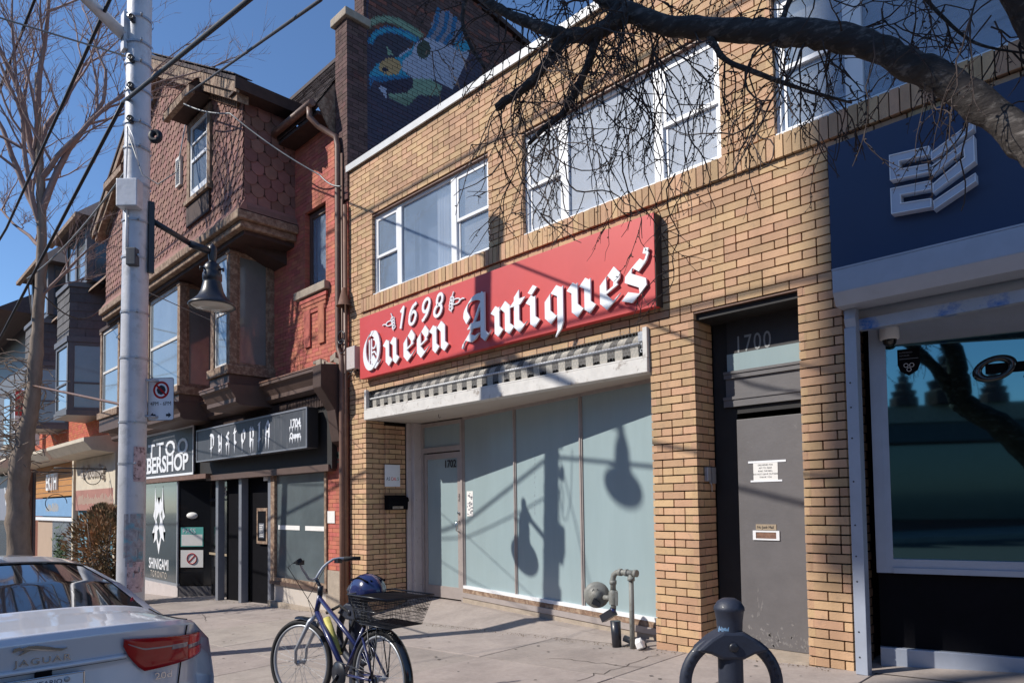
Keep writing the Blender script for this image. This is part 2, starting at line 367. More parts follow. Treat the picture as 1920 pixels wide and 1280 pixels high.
# ---------------------------------------------------------------- the yellow brick building
yb = empty("brick_building", (-5.8, 0, 0), "two-storey yellow brick commercial building with flat roof and white framed upper windows", "building")
X0, X1, ZT = -9.66, 3.2, 6.90
W1 = (-9.00, -6.34, 4.66, 5.92); W2 = (-5.73, -3.10, 4.66, 5.92); W3 = (-2.58, 1.3, 4.66, 5.95)
B = Bricks()
hl = [(a - X0, b - X0, c, d) for (a, b, c, d) in (W1, W2, W3)]
hl += [(-9.20 - X0, -3.945 - X0, -1, 3.215), (-3.44 - X0, -2.42 - X0, -1, 3.25), (-2.06 - X0, 2.6 - X0, -1, 3.02), (-9.30 - X0, X1 - X0 + 1, 4.43, 4.66)]
B.wall((X0, 0, 0), (1, 0, 0), X1 - X0, -0.50, ZT, (0, -1, 0), hl, seed=3)
B.wall((-9.20, 0, 0), (0, 1, 0), 0.34, -0.4, 2.74, (1, 0, 0), seed=4, halves=0)           # shopfront left reveal
B.wall((-9.15, 0.34, 0), (0, 1, 0), 0.37, -0.4, 2.68, (1, 0, 0), seed=5, halves=0, shift=0.06)
B.wall((-3.945, 0, 0), (0, 1, 0), 0.34, -0.3, 2.74, (-1, 0, 0), seed=6, halves=0)
B.wall((-3.44, 0, 0), (0, 1, 0), 0.345, -0.2, 3.25, (1, 0, 0), seed=7, halves=0)          # house door reveals
B.wall((-2.42, 0, 0), (0, 1, 0), 0.345, -0.2, 3.25, (-1, 0, 0), seed=8, halves=0)
B.wall((-2.06, 0.01, 0), (0, 1, 0), 0.50, -0.2, 3.02, (1, 0, 0), seed=9, halves=0)         # shop on the right, reveal
for (a, b, c, d) in (W1, W2, W3):                                                          # window reveals
    B.wall((a, 0.0, 0), (0, 1, 0), 0.10, c, d, (1, 0, 0), halves=0, seed=10)
    B.wall((b, 0.0, 0), (0, 1, 0), 0.10, c, d, (-1, 0, 0), halves=0, seed=11)
x = -9.28; r = random.Random(5)
while x < X1:                                                                             # rowlock sill course, one brick after the other
    w = 0.078; B.one((x + w / 2, 0.015 + r.uniform(-0.004, 0.004), 4.553), (1, 0, 0), (0, -1, 0), w / 2 - 0.005, 0.05, 0.102); x += w
B.m.box(-9.30, X1, -0.018, 0.05, 4.455, 4.652)
B.finish(yb, M['yellow_brick'], M['mortar'])
# masses behind the face brick (no face on the facade plane)
box("wall", M['mortar'], yb, X0 + 0.002, X1, 0.55, 9.0, 3.3, ZT - 0.02)
box("wall", M['mortar'], yb, X0 + 0.003, X1, 0.062, 0.55, 3.3, 4.45)
box("wall", M['mortar'], yb, X0 + 0.003, X1, 0.062, 0.55, 5.96, ZT - 0.021)
box("wall", M['mortar'], yb, X0 + 0.001, -9.225, 0.07, 9.0, -0.6, 3.3)
box("wall", M['mortar'], yb, -3.90, -3.47, 0.05, 9.0, -0.5, 3.3)
box("wall", M['mortar'], yb, -2.395, -2.09, 0.05, 9.0, -0.5, 3.3)
box("wall", M['mortar'], yb, -9.2, X1, 1.6, 9.0, -0.5, 3.3)
box("wall", M['mortar'], yb, 2.6, X1, 0.02, 1.6, -0.5, 3.3)
box("wall", M['yellow_brick'], yb, X1 - 0.06, X1 + 0.05, 0.001, 9.0, -0.5, ZT)
cp = MB(); cp.box(X0 - 0.03, X1 + 0.05, -0.035, 0.28, ZT + 0.002, ZT + 0.022); cp.box(X0 - 0.03, X1 + 0.05, -0.045, -0.02, ZT - 0.05, ZT + 0.055); cp.box(X0 - 0.03, X1 + .05, -0.02, 0.1, ZT + 0.022, ZT + 0.055)
cp.build("coping", M['coping'], yb)
box("roof", M['mortar'], yb, X0, X1, 0.28, 9.0, ZT - 0.02, ZT + 0.004)
# steel lintels: dark lines over the openings
for (a, b, c, d) in (W1, W2, W3): box("lintel", M['brown_metal'], yb, a - 0.06, b + 0.06, 0.006, 0.09, d - 0.002, d + 0.012)
box("lintel", M['brown_metal'], yb, -3.5, -2.38, 0.008, 0.3, 3.238, 3.249)
box("ceiling", M['shop_dark'], yb, -3.44, -2.42, 0.05, 1.6, 3.18, 3.237)

def window(x0, x1, z0, z1, parts, y=0.085, pm='pane'):
    """white framed window; parts: (xa, xb, kind, backing) with kind 'fixed' or 'hung' sash"""
    w = empty("window", (x0, y, z0)); put(w, yb)
    fr = MB(); t = 0.045
    fr.box(x0, x1, y - 0.03, y + 0.05, z0, z0 + t); fr.box(x0, x1, y - 0.03, y + 0.05, z1 - t, z1)
    fr.box(x0, x0 + t, y - 0.031, y + 0.05, z0 + t, z1 - t); fr.box(x1 - t, x1, y - 0.031, y + 0.05, z0 + t, z1 - t)
    for (xa, xb, k, bk) in parts[1:]: fr.box(xa - 0.055, xa + 0.055, y - 0.034, y + 0.05, z0 + t, z1 - t)
    fr.build("frame", M['white_frame'], w, bevel=0.004)
    box("sill", M['white_frame'], w, x0 + 0.003, x1 - 0.003, y - 0.075, y - 0.03, z0 + 0.001, z0 + 0.03)
    n = len(parts)
    for i, (xa, xb, k, bk) in enumerate(parts):
        a = xa + (t if i == 0 else 0.055); b = xb - (t if i == n - 1 else 0.055); s = 0.04; za, zb = z0 + t, z1 - t
        if k == 'hung':
            zm = (za + zb) / 2 - 0.02; sh = MB()
            for (p, q, yy) in ((za, zm + 0.02, y + 0.012), (zm - 0.02, zb, y - 0.012)):
                sh.box(a, a + s, yy - 0.012, yy + 0.012, p, q); sh.box(b - s, b, yy - 0.012, yy + 0.012, p, q)
                sh.box(a + s, b - s, yy - 0.012, yy + 0.0121, p, p + s); sh.box(a + s, b - s, yy - 0.0121, yy + 0.012, q - s, q)
            sh.build("sash", M['white_frame'], w)
            MB().box(a + s, b - s, y + 0.010, y + 0.014, za + s, zm - 0.02).build("pane", M[pm], w)
            MB().box(a + s, b - s, y - 0.014, y - 0.010, zm + 0.02, zb - s).build("pane", M[pm], w)
        else:
            MB().box(a, b, y - 0.002, y + 0.002, za, zb).build("pane", M[pm], w)
        cu = MB()                                                                         # blind or curtain behind, gently pleated
        if bk == 'curtain':
            m = 40; pts = [(a + (b - a) * j / m, y + 0.09 + 0.012 * math.sin(j * 1.9)) for j in range(m + 1)]
            for (p, q) in zip(pts[:-1], pts[1:]): cu.quad((p[0], p[1], za), (q[0], q[1], za), (q[0], q[1], zb), (p[0], p[1], zb))
            cu.build("curtain", M['curtain'], w)
        elif bk == 'half':
            m = 16; xm = a + (b - a) * 0.62; pts = [(xm + (b - 0.12 - xm) * j / m, y + 0.08 + 0.012 * math.sin(j * 1.9)) for j in range(m + 1)]
            for (p, q) in zip(pts[:-1], pts[1:]): cu.quad((p[0], p[1], za), (q[0], q[1], za), (q[0], q[1], zb), (p[0], p[1], zb))
            cu.build("curtain", M['curtain'], w); MB().quad((a, y + 0.3, za), (b, y + 0.3, za), (b, y + 0.3, zb), (a, y + 0.3, zb)).build("room", M['room_blue'], w)
        elif bk == 'blind': MB().quad((a, y + 0.05, za), (b, y + 0.05, za), (b, y + 0.05, zb), (a, y + 0.05, zb)).build("blind", M['blind'], w)
        else: MB().quad((a, y + 0.3, za), (b, y + 0.3, za), (b, y + 0.3, zb), (a, y + 0.3, zb)).build("room", M['room_blue'], w)
    return w
dm('room_blue', (0.16, 0.21, 0.30), 0.8, 0.25, 1.5)
window(*W1, [(-9.00, -8.35, 'hung', 'room'), (-8.35, -7.09, 'fixed', 'half'), (-7.09, -6.34, 'hung', 'blind')])
window(*W2, [(-5.73, -5.09, 'hung', 'blind'), (-5.09, -3.82, 'fixed', 'half'), (-3.82, -3.10, 'hung', 'curtain')], pm='pane_white')
window(*W3, [(-2.58, -1.90, 'hung', 'blind'), (-1.90, 0.60, 'fixed', 'blind'), (0.60, 1.30, 'hung', 'blind')])

# ---- shopfront of the antiques shop: awning box, soffit, splayed frosted glazing, door
GA, GB = Vector((-8.0, 0.985, 0)), Vector((-3.93, 0.318, 0)); GD = (GB - GA).normalized(); GN = Vector((GD.y, -GD.x, 0))
fas = MB(); fas.box(-9.185, -3.955, -0.045, 0.10, 2.735, 2.885)
fas.build("fascia_beam", M['white_worn'], yb, bevel=0.006)
sof = MB(); sof.box(-9.19, -3.95, 0.101, 1.3, 2.741, 2.80); sof.build("soffit", M['soffit'], yb)
hk = MB().tube([(-7.95, 0.45, 2.741), (-7.95, 0.45, 2.70), (-7.93, 0.45, 2.685), (-7.91, 0.45, 2.70)], 0.004, 5); hk.build("hook", M['iron'], yb)
def gp(s, z, o=0.0): p = GA + GD * s - GN * (-o); return (p.x, p.y, z)        # point of the glazing line, o towards the street
LG = (GB - GA).length
def gbox(m, s0, s1, z0, z1, o0, o1): m.obox((Vector(gp(s0, z0, o0)) + Vector(gp(s1, z1, o1))) / 2, GD, GN, ZU, (s1 - s0) / 2, (o1 - o0) / 2, (z1 - z0) / 2)
zb = 0.125
sf = empty("shop_front", (-6, 0.6, 0)); put(sf, yb)
cut = [0.0, 1.345, 2.72, LG]
for i in range(3):
    m = MB(); gbox(m, cut[i] + 0.025, cut[i + 1] - 0.025, zb + 0.045, 2.70, -0.006, 0.006); m.build("pane", M['film_glass'], sf)
for i, s in enumerate(cut[:3]):
    m = MB(); gbox(m, s - 0.028, s + 0.028, zb + 0.03, 2.72, -0.03, 0.022); gbox(m, s - 0.01, s + 0.01, zb + 0.03, 2.72, 0.022, 0.034); m.build("mullion", M['alu'], sf)
m = MB(); gbox(m, 0.0, LG, 2.70, 2.741, -0.03, 0.03); m.build("head_rail", M['alu'], sf)
m = MB(); gbox(m, 0.0, LG, zb, zb + 0.045, -0.03, 0.045); m.build("sill_rail", M['white_frame'], sf)
m = MB(); gbox(m, 0.0, LG, zb - 0.06, zb - 0.002, -0.03, 0.05); m.build("sill_board", M['old_wood'], sf)
m = MB(); gbox(m, 0.0, LG, zb - 0.13, zb - 0.062, -0.03, 0.07); m.build("base_trim", M['alu'], sf)
m = MB(); gbox(m, 0.0, LG, -0.55, zb - 0.132, -0.06, 0.055); m.build("plinth", M['stone'], sf)
# raised floor of the recess: a ramp from the pavement up to the door
m = MB(); p = [(-9.15, 0.02), (-3.95, 0.02), (-3.95, 0.33), (-8.0, 1.0), (-8.0, 1.06), (-9.15, 1.06)]
zz = [gz(-9.15, 0) + 0.004, gz(-3.95, 0) + 0.005, gz(-3.95, 0) + 0.02, -0.085, -0.085, -0.085]
m.add([(a, b, z) for (a, b), z in zip(p, zz)], [(0, 1, 2, 3, 4, 5)]); m.build("threshold_floor", M['concrete'], sf)
# door and transom
sd_ = empty("shop_door", (-8.5, 0.97, -0.08)); put(sd_, yb)
yd = 0.97
f = MB(); f.box(-9.03, -8.97, yd - 0.03, yd + 0.05, -0.08, 2.72); f.box(-8.05, -8.005, yd - 0.03, yd + 0.05, -0.08, 2.72)
f.box(-8.97, -8.05, yd - 0.031, yd + 0.05, 2.24, 2.32); f.box(-8.97, -8.05, yd - 0.029, yd + 0.05, 2.66, 2.72)
f.build("frame", M['alu'], sd_)
f = MB(); f.box(-8.96, -8.89, yd - 0.012, yd + 0.03, -0.06, 2.22); f.box(-8.135, -8.06, yd - 0.012, yd + 0.03, -0.06, 2.22)
f.box(-8.89, -8.135, yd - 0.0125, yd + 0.03, 2.13, 2.22); f.box(-8.89, -8.135, yd - 0.0115, yd + 0.03, -0.06, 0.12); f.build("leaf", M['alu'], sd_)
box("pane", M['film_glass'], sd_, -8.89, -8.135, yd + 0.002, yd + 0.012, 0.12, 2.13)
box("transom_pane", M['film_green'] if 'film_green' in M else M['film_glass'], sd_, -8.97, -8.05, yd + 0.004, yd + 0.014, 2.32, 2.66)
h = MB(); h.tube([(-8.10, yd - 0.02, 0.98), (-8.10, yd - 0.07, 1.0), (-8.10, yd - 0.075, 1.13), (-8.10, yd - 0.02, 1.15)], 0.012, 8); h.lathe([(0.022, 0), (0.022, 0.02), (0, 0.022)], (-8.10, yd - 0.012, 1.27), 12, (1, 0, 0), (0, 0, 1), (0, -1, 0)); h.build("handle", M['chrome'], sd_)
t = MB(); text(t, "1702", 0.165, (-8.45, yd - 0.016, 1.985), XR, ZU, 0.001, sx=0.9, bold=0.003); t.build("number", M['ink'], sd_)
t = MB(); text(t, "PUSH", 0.05, (-8.075, yd - 0.014, 1.45), ZU, -XR, 0.001); t.build("push_plate", M['ink'], sd_)
pj = MB(); pj.box(-9.14, -9.03, 0.80, 1.05, -0.4, 2.741); pj.box(-9.145, -9.10, 0.72, 0.80, -0.4, 2.74); pj.build("door_post", M['post_paint'], yb, bevel=0.01)
# peeled sticker on the glazing and glue marks
m = MB(); gbox(m, 0.08, 0.25, 1.22, 1.60, 0.007, 0.010); m.build("sticker", M['paper'], sf)
m = MB(); r = random.Random(2)
for i in range(26):
    s0 = 0.085 + r.random() * 0.13; z0 = 1.24 + r.random() * 0.32; gbox(m, s0, s0 + r.uniform(0.01, 0.05), z0, z0 + r.uniform(0.006, 0.03), 0.0105, 0.0115)
for i in range(14): s0 = 1.78 + r.uniform(-0.012, 0.012); z0 = 1.25 + i * 0.06; gbox(m, s0, s0 + 0.006, z0, z0 + r.uniform(0.01, 0.05), 0.0065, 0.0075)
tag(m.build("sticker_print", M['grey_paint'], sf), kind="stuff")

# ---- rolled awning behind chicken wire
aw = empty("awning", (-6.5, 0, 2.89), "rolled striped canvas awning behind chicken wire above the frosted shop windows", "awning")
a = MB(); a.box(-9.185, -9.13, -0.04, 0.02, 2.887, 3.205); a.box(-4.01, -3.955, -0.04, 0.02, 2.887, 3.205); a.box(-9.13, -4.01, -0.041, 0.0, 2.887, 2.908)
a.build("frame", M['white_worn'], aw, bevel=0.004)
box("back_board", M['shop_dark'], aw, -9.19, -3.95, 0.075, 0.0995, 2.80, 3.215)
dm('stripe_light', (0.46, 0.43, 0.38), 0.95, 0.15, 12, 0.4, 90); dm('stripe_dark', (0.145, 0.135, 0.125), 0.95, 0.15, 12, 0.4, 90)
r = random.Random(9); w = 0.1005; n = 49
for i in range(n):
    xa = -9.02 + i * w; xb = xa + w; t = MB()
    arc = [(0.064 - 0.055 * math.sin(q), 3.10 + 0.055 * math.cos(q)) for q in [math.pi * j / 8 - 0.35 for j in range(9)]]
    skew = 0.09
    for j in range(8):
        (ya, za), (yc, zc) = arc[j], arc[j + 1]; s0, s1 = skew * (1 - j / 8), skew * (1 - (j + 1) / 8)
        t.quad((xa + s0, ya, za), (xb + s0, ya, za), (xb + s1, yc, zc), (xa + s1, yc, zc))
    zb0 = 2.925 + (0.018 if i % 2 else 0.0) + r.uniform(-0.006, 0.006)
    m = 5; yv = 0.012 + r.uniform(-0.006, 0.008)
    for j in range(m):
        u0, u1 = j / m, (j + 1) / m; dip = lambda u: -0.014 * math.sin(u * math.pi) * (1 if i % 2 == 0 else -1)
        t.quad((xa + w * u0, yv, zb0 + dip(u0)), (xa + w * u1, yv, zb0 + dip(u1)), (xa + w * u1, 0.006, 3.045), (xa + w * u0, 0.006, 3.045))
    t.build("canvas_stripe", M['stripe_light'] if i % 2 == 0 else M['stripe_dark'], aw)
b = MB(); b.tube([(-9.06, -0.004, 3.055), (-4.05, -0.004, 3.055)], 0.013, 8); b.build("front_bar", M['white_frame'], aw)
b = MB(); b.obox((-4.04, 0.0, 3.12), (1, 0, 0), (0, 1, 0), (0, 0, 1), 0.03, 0.03, 0.05); b.tube([(-4.04, -0.01, 3.07), (-4.04, -0.01, 3.0)], 0.008, 6); b.torus((-4.04, -0.012, 2.975), (1, 0, 0), (0, 0, 1), 0.017, 0.005, 12, 5); b.build("crank_gear", M['steel'], aw)
cw = MB(); hx = 0.043                                                                     # hexagonal wire netting
def wirebar(a, b):
    a, b = Vector(a), Vector(b); d = (b - a).normalized(); s = d.cross(Vector((0, 1, 0))) * 0.0013
    cw.quad(a - s, b - s, b + s, a + s)
zr = 0; z = 2.925
while z < 3.20:
    x = -9.13 + (hx / 2 if zr % 2 else 0)
    while x < -4.03:
        yv = -0.03; wirebar((x, yv, z), (x, yv, z + 0.022)); wirebar((x, yv, z + 0.022), (x + hx / 2, yv, z + 0.036)); wirebar((x, yv, z + 0.022), (x - hx / 2, yv, z + 0.036)); x += hx
    z += 0.036; zr += 1
tag(cw.build("chicken_wire", M['wire_grey'], aw), kind="stuff")
# ---------------------------------------------------------------- red sign board with blackletter lettering
class Nib:
    """broad-nib lettering: each stroke segment is the area a slanted pen edge sweeps, extruded"""
    def __init__(s, org, right, up, unit, nib=0.27, ang=42, dep=0.02, step=0.0003):
        s.o, s.r, s.u = Vector(org), Vector(right), Vector(up); s.k = unit; s.dep = dep; s.m = MB(); s.i = 0; s.st = step
        s.n = (math.cos(math.radians(ang)) * nib / 2, math.sin(math.radians(ang)) * nib / 2); s.nrm = s.r.cross(s.u)
    def pt(s, x, y, h): return s.o + s.r * (x * s.k) + s.u * (y * s.k) + s.nrm * h
    def poly(s, pts):
        a = 0
        for (x0, y0), (x1, y1) in zip(pts, pts[1:] + pts[:1]): a += x0 * y1 - x1 * y0
        if abs(a) < 1e-6: return
        if a < 0: pts = pts[::-1]
        h = s.dep + (s.i % 24) * s.st; s.i += 1; n = len(pts)
        vs = [s.pt(x, y, 0.0) for x, y in pts] + [s.pt(x, y, h) for x, y in pts]
        s.m.add(vs, [tuple(range(n))[::-1], tuple(range(n, 2 * n))] + [(i, (i + 1) % n, (i + 1) % n + n, i + n) for i in range(n)])
    def stroke(s, pts, ox, wf=1.0):
        nx, ny = s.n[0] * wf, s.n[1] * wf
        for (a, b), (c, d) in zip(pts[:-1], pts[1:]):
            a, c = a + ox, c + ox
            q = [(a - nx, b - ny), (a + nx, b + ny), (c + nx, d + ny), (c - nx, d - ny)]
            # parallelogram hull is convex already
            s.poly(q)
    def thin(s, pts, ox, w=0.035):
        for (a, b), (c, d) in zip(pts[:-1], pts[1:]):
            a, c = a + ox, c + ox; dx, dy = c - a, d - b; L = math.hypot(dx, dy); px, py = -dy / L * w / 2, dx / L * w / 2
            ex, ey = dx / L * w * 0.3, dy / L * w * 0.3
            s.poly([(a + px - ex, b + py - ey), (a - px - ex, b - py - ey), (c - px + ex, d - py + ey), (c + px + ex, d + py + ey)])
def arc(cx, cy, rx, ry, a0, a1, n=10):
    return [(cx + rx * math.cos(math.radians(a0 + (a1 - a0) * i / n)), cy + ry * math.sin(math.radians(a0 + (a1 - a0) * i / n))) for i in range(n + 1)]
GL = {
 'i': ([[(.06, .84), (.22, .74)], [(.22, .80), (.22, .22)], [(.22, .24), (.38, .12)]], [], .50),
 'u': ([[(.06, .84), (.22, .74)], [(.22, .80), (.22, .24)], [(.22, .26), (.40, .10), (.60, .28)], [(.48, .86), (.64, .76)], [(.64, .82), (.64, .22)], [(.64, .24), (.80, .12)]], [], .94),
 'n': ([[(.06, .84), (.22, .74)], [(.22, .80), (.22, .22)], [(.22, .24), (.36, .12)], [(.22, .66), (.46, .90), (.64, .74)], [(.64, .76), (.64, .22)], [(.64, .24), (.80, .12)]], [], .94),
 'e': ([[(.18, .72), (.18, .26)], [(.18, .28), (.38, .09), (.60, .24)], [(.18, .70), (.42, .92), (.60, .72), (.58, .60)], ], [[(.60, .56), (.24, .40)]], .74),
 't': ([[(.22, 1.10), (.22, .24)], [(.22, .26), (.40, .10), (.52, .18)], [(.04, .84), (.46, .86)]], [], .58),
 'q': ([[(.18, .72), (.18, .26)], [(.18, .28), (.38, .10), (.58, .26)], [(.18, .70), (.40, .90), (.62, .78)], [(.62, .84), (.62, -.10), (.54, -.28)]], [], .90),
 's': ([[(.60, .80), (.44, .92), (.22, .76), (.20, .62), (.60, .42), (.62, .26), (.40, .10), (.10, .20)]], [[(.58, .86), (.70, .94), (.76, 1.08), (.70, 1.16)]], .84),
 'Q': ([arc(.60, .70, .46, .60, 100, 300, 14), arc(.66, .70, .40, .60, 80, -62, 10), [(.66, 1.30), (.48, 1.30)], [(.62, .46), (.92, .12), (1.10, .24)]],
       [[(.46, 1.08), (.46, .22)], [(.60, 1.10), (.60, .20)], arc(.74, .92, .14, .16, 90, -120, 6), [(.62, .62), (.80, .64), (.92, .50)]], 1.28),
 'A': ([arc(.66, .98, .50, .40, 60, 190, 10), [(.18, .92), (.30, .74)], [(.96, 1.36), (.96, .22)], [(.96, .24), (1.14, .10), (1.24, .20)], [(.90, 1.20), (.62, .74), (.34, .28)], [(.34, .56), (.92, .54)],
        [(.06, .06), (.24, .26), (.52, .16), (.72, .22)], [(.84, 1.40), (.96, 1.30)]], [[(.06, .06), (.02, -.04)]], 1.34)}
sg = empty("shop_sign", (-6.5, -0.1, 3.36), "long red sign board reading 1698 Queen Antiques in white blackletter", "sign")
sg_y = -0.125
b = MB(); b.box(-9.165, -3.785, sg_y, sg_y + 0.09, 3.362, 4.318); b.build("board", M['sign_red'], sg, bevel=0.004)
dm('sign_edge', (0.028, 0.020, 0.020), 0.6)
box("back_frame", M['sign_edge'], sg, -9.15, -3.80, sg_y + 0.091, -0.004, 3.38, 4.30)
box("end_plate", M['sign_edge'], sg, -3.784, -3.778, sg_y + 0.006, -0.004, 3.366, 4.314)
xx = [("Q", -9.04), ("u", -8.475), ("e", -8.015), ("e", -7.70), ("n", -7.37), ("A", -6.70), ("n", -6.14), ("t", -5.80), ("i", -5.535), ("q", -5.285), ("u", -4.90), ("e", -4.49), ("s", -4.175)]
for k, (ch, x) in enumerate(xx):
    st, th, adv = GL[ch]
    nib = Nib((x, sg_y - 0.014, 3.44), XR, ZU, 0.435, nib=0.265 if ch not in "QA" else 0.25)
    if ch in 'AQ':                                  # capitals a little wider than the small letters
        nib.r = XR * 0.95
    for p in st: nib.stroke(p, 0.0)
    for p in th: nib.thin(p, 0.0, 0.055)
    if ch == 'i': nib.stroke([(.14, 1.10), (.28, 1.02)], 0.0)
    if ch == 's': nib.thin([(.70, 1.12), (.72, 1.18)], 0.0, 0.13)
    nib.m.build("letter", M['sign_white'], sg)
def digits(n, s):
    """sloped numerals drawn with an even stroke"""
    D = {'1': [[(.22, .82), (.40, 1.0), (.40, 0)]], '6': [arc(.32, .30, .25, .30, 0, 360, 18), arc(.62, .40, .55, .62, 180, 110, 8)],
         '9': [arc(.32, .70, .25, .30, 0, 360, 18), arc(.02, .60, .55, .62, 0, -72, 8)], '8': [arc(.32, .26, .26, .26, 0, 360, 18), arc(.34, .76, .21, .24, 0, 360, 16)]}
    for p in D[s]: n.thin([(x + 0.26 * y, y) for x, y in p], 0.0, 0.15)
for i, ch in enumerate("1698"):
    n = Nib((-8.17 + i * 0.285, sg_y - 0.010, 3.955), XR, ZU, 0.285, dep=0.016); digits(n, ch); n.m.build("numeral", M['sign_white'], sg)
for sx, x0 in ((-1, -8.20), (1, -6.98)):            # scroll flourishes either side of the number
    n = Nib((x0, sg_y - 0.006, 4.02), XR * sx, ZU, 0.16, dep=0.010)
    n.nrm = Vector((0, -1, 0))
    for k in range(4): n.thin(arc(.25 + .05 * k, .1 + .26 * k - 0.2, .24, .16, -30, 330, 14), 0.0, 0.085)
    n.thin(arc(.9, .35, .55, .22, 160, -150, 12), 0.0, 0.085); n.thin([(.3, -.4), (.45, .9), (.62, 1.2)], 0.0, 0.085); n.thin([(1.3, .3), (1.75, .42), (1.95, .36)], 0.0, 0.09)
    for f in range(len(n.m.f)):
        if sx < 0: n.m.f[f] = n.m.f[f][::-1]
    n.m.build("scroll", M['sign_white'], sg)

# ---------------------------------------------------------------- door 1700
dm('scuff', (0.19, 0.18, 0.18), 0.8, 0.3, 30)
dm('brass_label', (0.34, 0.27, 0.19), 0.5, 0.1, 8)
dm('transom_dark', (0.028, 0.026, 0.028), 0.5, 0.2, 5)
dm('number_grey', (0.26, 0.275, 0.28), 0.6)
ed = empty("house_door", (-2.95, 0.4, 0)); put(ed, yb)
f = MB(); f.box(-3.44, -3.20, 0.37, 0.46, -0.05, 3.18); f.box(-2.52, -2.425, 0.37, 0.46, -0.05, 3.18)  # broad black left stile carries the jamb's cast shade in its colour and width
f.box(-3.20, -2.52, 0.369, 0.46, 2.26, 2.36); f.build("frame", M['shop_dark'], ed)
box("leaf", M['door_grey'], ed, -3.20, -2.43, 0.355, 0.368, 0.015, 2.20, bevel=0.003)
f = MB(); f.box(-3.30, -2.43, 0.352, 0.366, 2.36, 2.62); f.build("lower_panel", M['door_grey'], ed)
f = MB(); f.box(-3.32, -2.428, 0.335, 0.35, 2.33, 2.43); f.box(-3.32, -2.428, 0.325, 0.349, 2.40, 2.43); f.box(-3.31, -2.428, 0.330, 0.350, 2.61, 2.675); f.box(-3.31, -2.4279, 0.32, 0.352, 2.655, 2.68); f.build("moulding", M['door_grey'], ed)
f = MB(); f.box(-3.28, -2.43, 0.356, 0.369, 2.68, 3.18); f.build("transom_panel", M['transom_dark'] if 'transom_dark' in M else M['shop_dark'], ed)
box("number_panel", M['film_glass'], ed, -3.28, -2.432, 0.349, 0.3555, 2.681, 2.855)
t = MB(); text(t, "1700", 0.235, (-3.20, 0.354, 2.86), XR, ZU, 0.001, sx=0.72, spacing=1.15); t.build("number", M['number_grey'], ed)
box("step", M['stone'], ed, -3.43, -2.43, 0.015, 0.5, -0.3, 0.012)
ms = MB(); ms.box(-3.06, -2.80, 0.344, 0.3545, 1.03, 1.045); ms.box(-3.06, -2.80, 0.344, 0.3545, 1.105, 1.12); ms.box(-3.06, -3.03, 0.3442, 0.3545, 1.045, 1.105); ms.box(-2.83, -2.80, 0.3442, 0.3545, 1.045, 1.105)
mo = ms.build("mail_slot", M['white_frame'], ed); box("mail_flap", M['brown_metal'], ed, -3.03, -2.83, 0.349, 0.3546, 1.045, 1.105)
lb = box("mail_label", M['brass_label'] if 'brass_label' in M else M['stone'], ed, -3.03, -2.83, 0.350, 0.3545, 1.125, 1.18)
t = MB(); text(t, "No Junk Mail", 0.038, (-3.018, 0.349, 1.14), XR, ZU, 0.0006, sx=0.82); t.build("mail_lettering", M['ink'], ed)
sc_ = MB(); r = random.Random(4)
for i in range(120):
    x = -3.14 + r.random() * 0.70; z = 0.02 + abs(r.gauss(0, 0.09)); w_ = r.uniform(0.004, 0.016); hh = r.uniform(0.01, 0.05); sl_ = r.uniform(-0.02, 0.02)
    sc_.prism([(x, 0.3548, z), (x + w_, 0.3548, z + 0.3 * hh), (x + w_ * 0.7 + sl_, 0.3548, z + hh), (x - w_ * 0.4 + sl_, 0.3548, z + hh * 0.6)], (0, -0.0006, 0))
for i in range(8): z = 0.25 + r.random() * 0.30; x = -3.02 + r.uniform(-0.03, 0.03); sc_.prism([(x, 0.3548, z), (x + 0.012, 0.3548, z + 0.01), (x + 0.006, 0.3548, z + 0.06)], (0, -0.0006, 0))
tag(sc_.build("scuff_marks", M['scuff'], ed), kind="stuff")
nt = empty("notice", (-2.93, 0.353, 1.6), "handwritten white paper notice taped to the grey door", "notice")
box("sheet", M['paper'], nt, -3.04, -2.80, 0.3515, 0.353, 1.59, 1.775)
p = MB(); p.box(-3.09, -2.72, 0.3500, 0.3514, 1.765, 1.785); p.box(-3.07, -2.76, 0.3500, 0.3514, 1.583, 1.60); p.build("tape", M['sign_white'], nt)
t = MB()
for i, s in enumerate(("DELIVERIES FOR", "APT TO REAR", "RING THE BELL", "DO NOT LEAVE OUTSIDE", "THANK YOU")): text(t, s, 0.021, (-2.92, 0.3512, 1.737 - i * 0.029), XR, ZU, 0.0004, align='CENTER')
t.build("handwriting", M['ink'], nt)
kb_ = empty("lock_box", (-3.42, 0.2, 1.6), "small grey key lock box on the brick jamb of the grey door", "lock box")
k = MB(); k.box(-3.438, -3.40, 0.13, 0.20, 1.60, 1.74); k.build("case", M['steel'], kb_, bevel=0.006)
k = MB(); k.tube([(-3.42, 0.26, 1.73), (-3.42, 0.28, 1.68), (-3.42, 0.28, 1.58)], 0.012, 8); k.tube([(-3.42, 0.2, 1.60), (-3.42, 0.24, 1.56), (-3.42, 0.24, 1.50)], 0.006, 6); k.box(-3.438, -3.405, 0.225, 0.30, 1.58, 1.74); k.build("shackle", M['steel'], kb_)

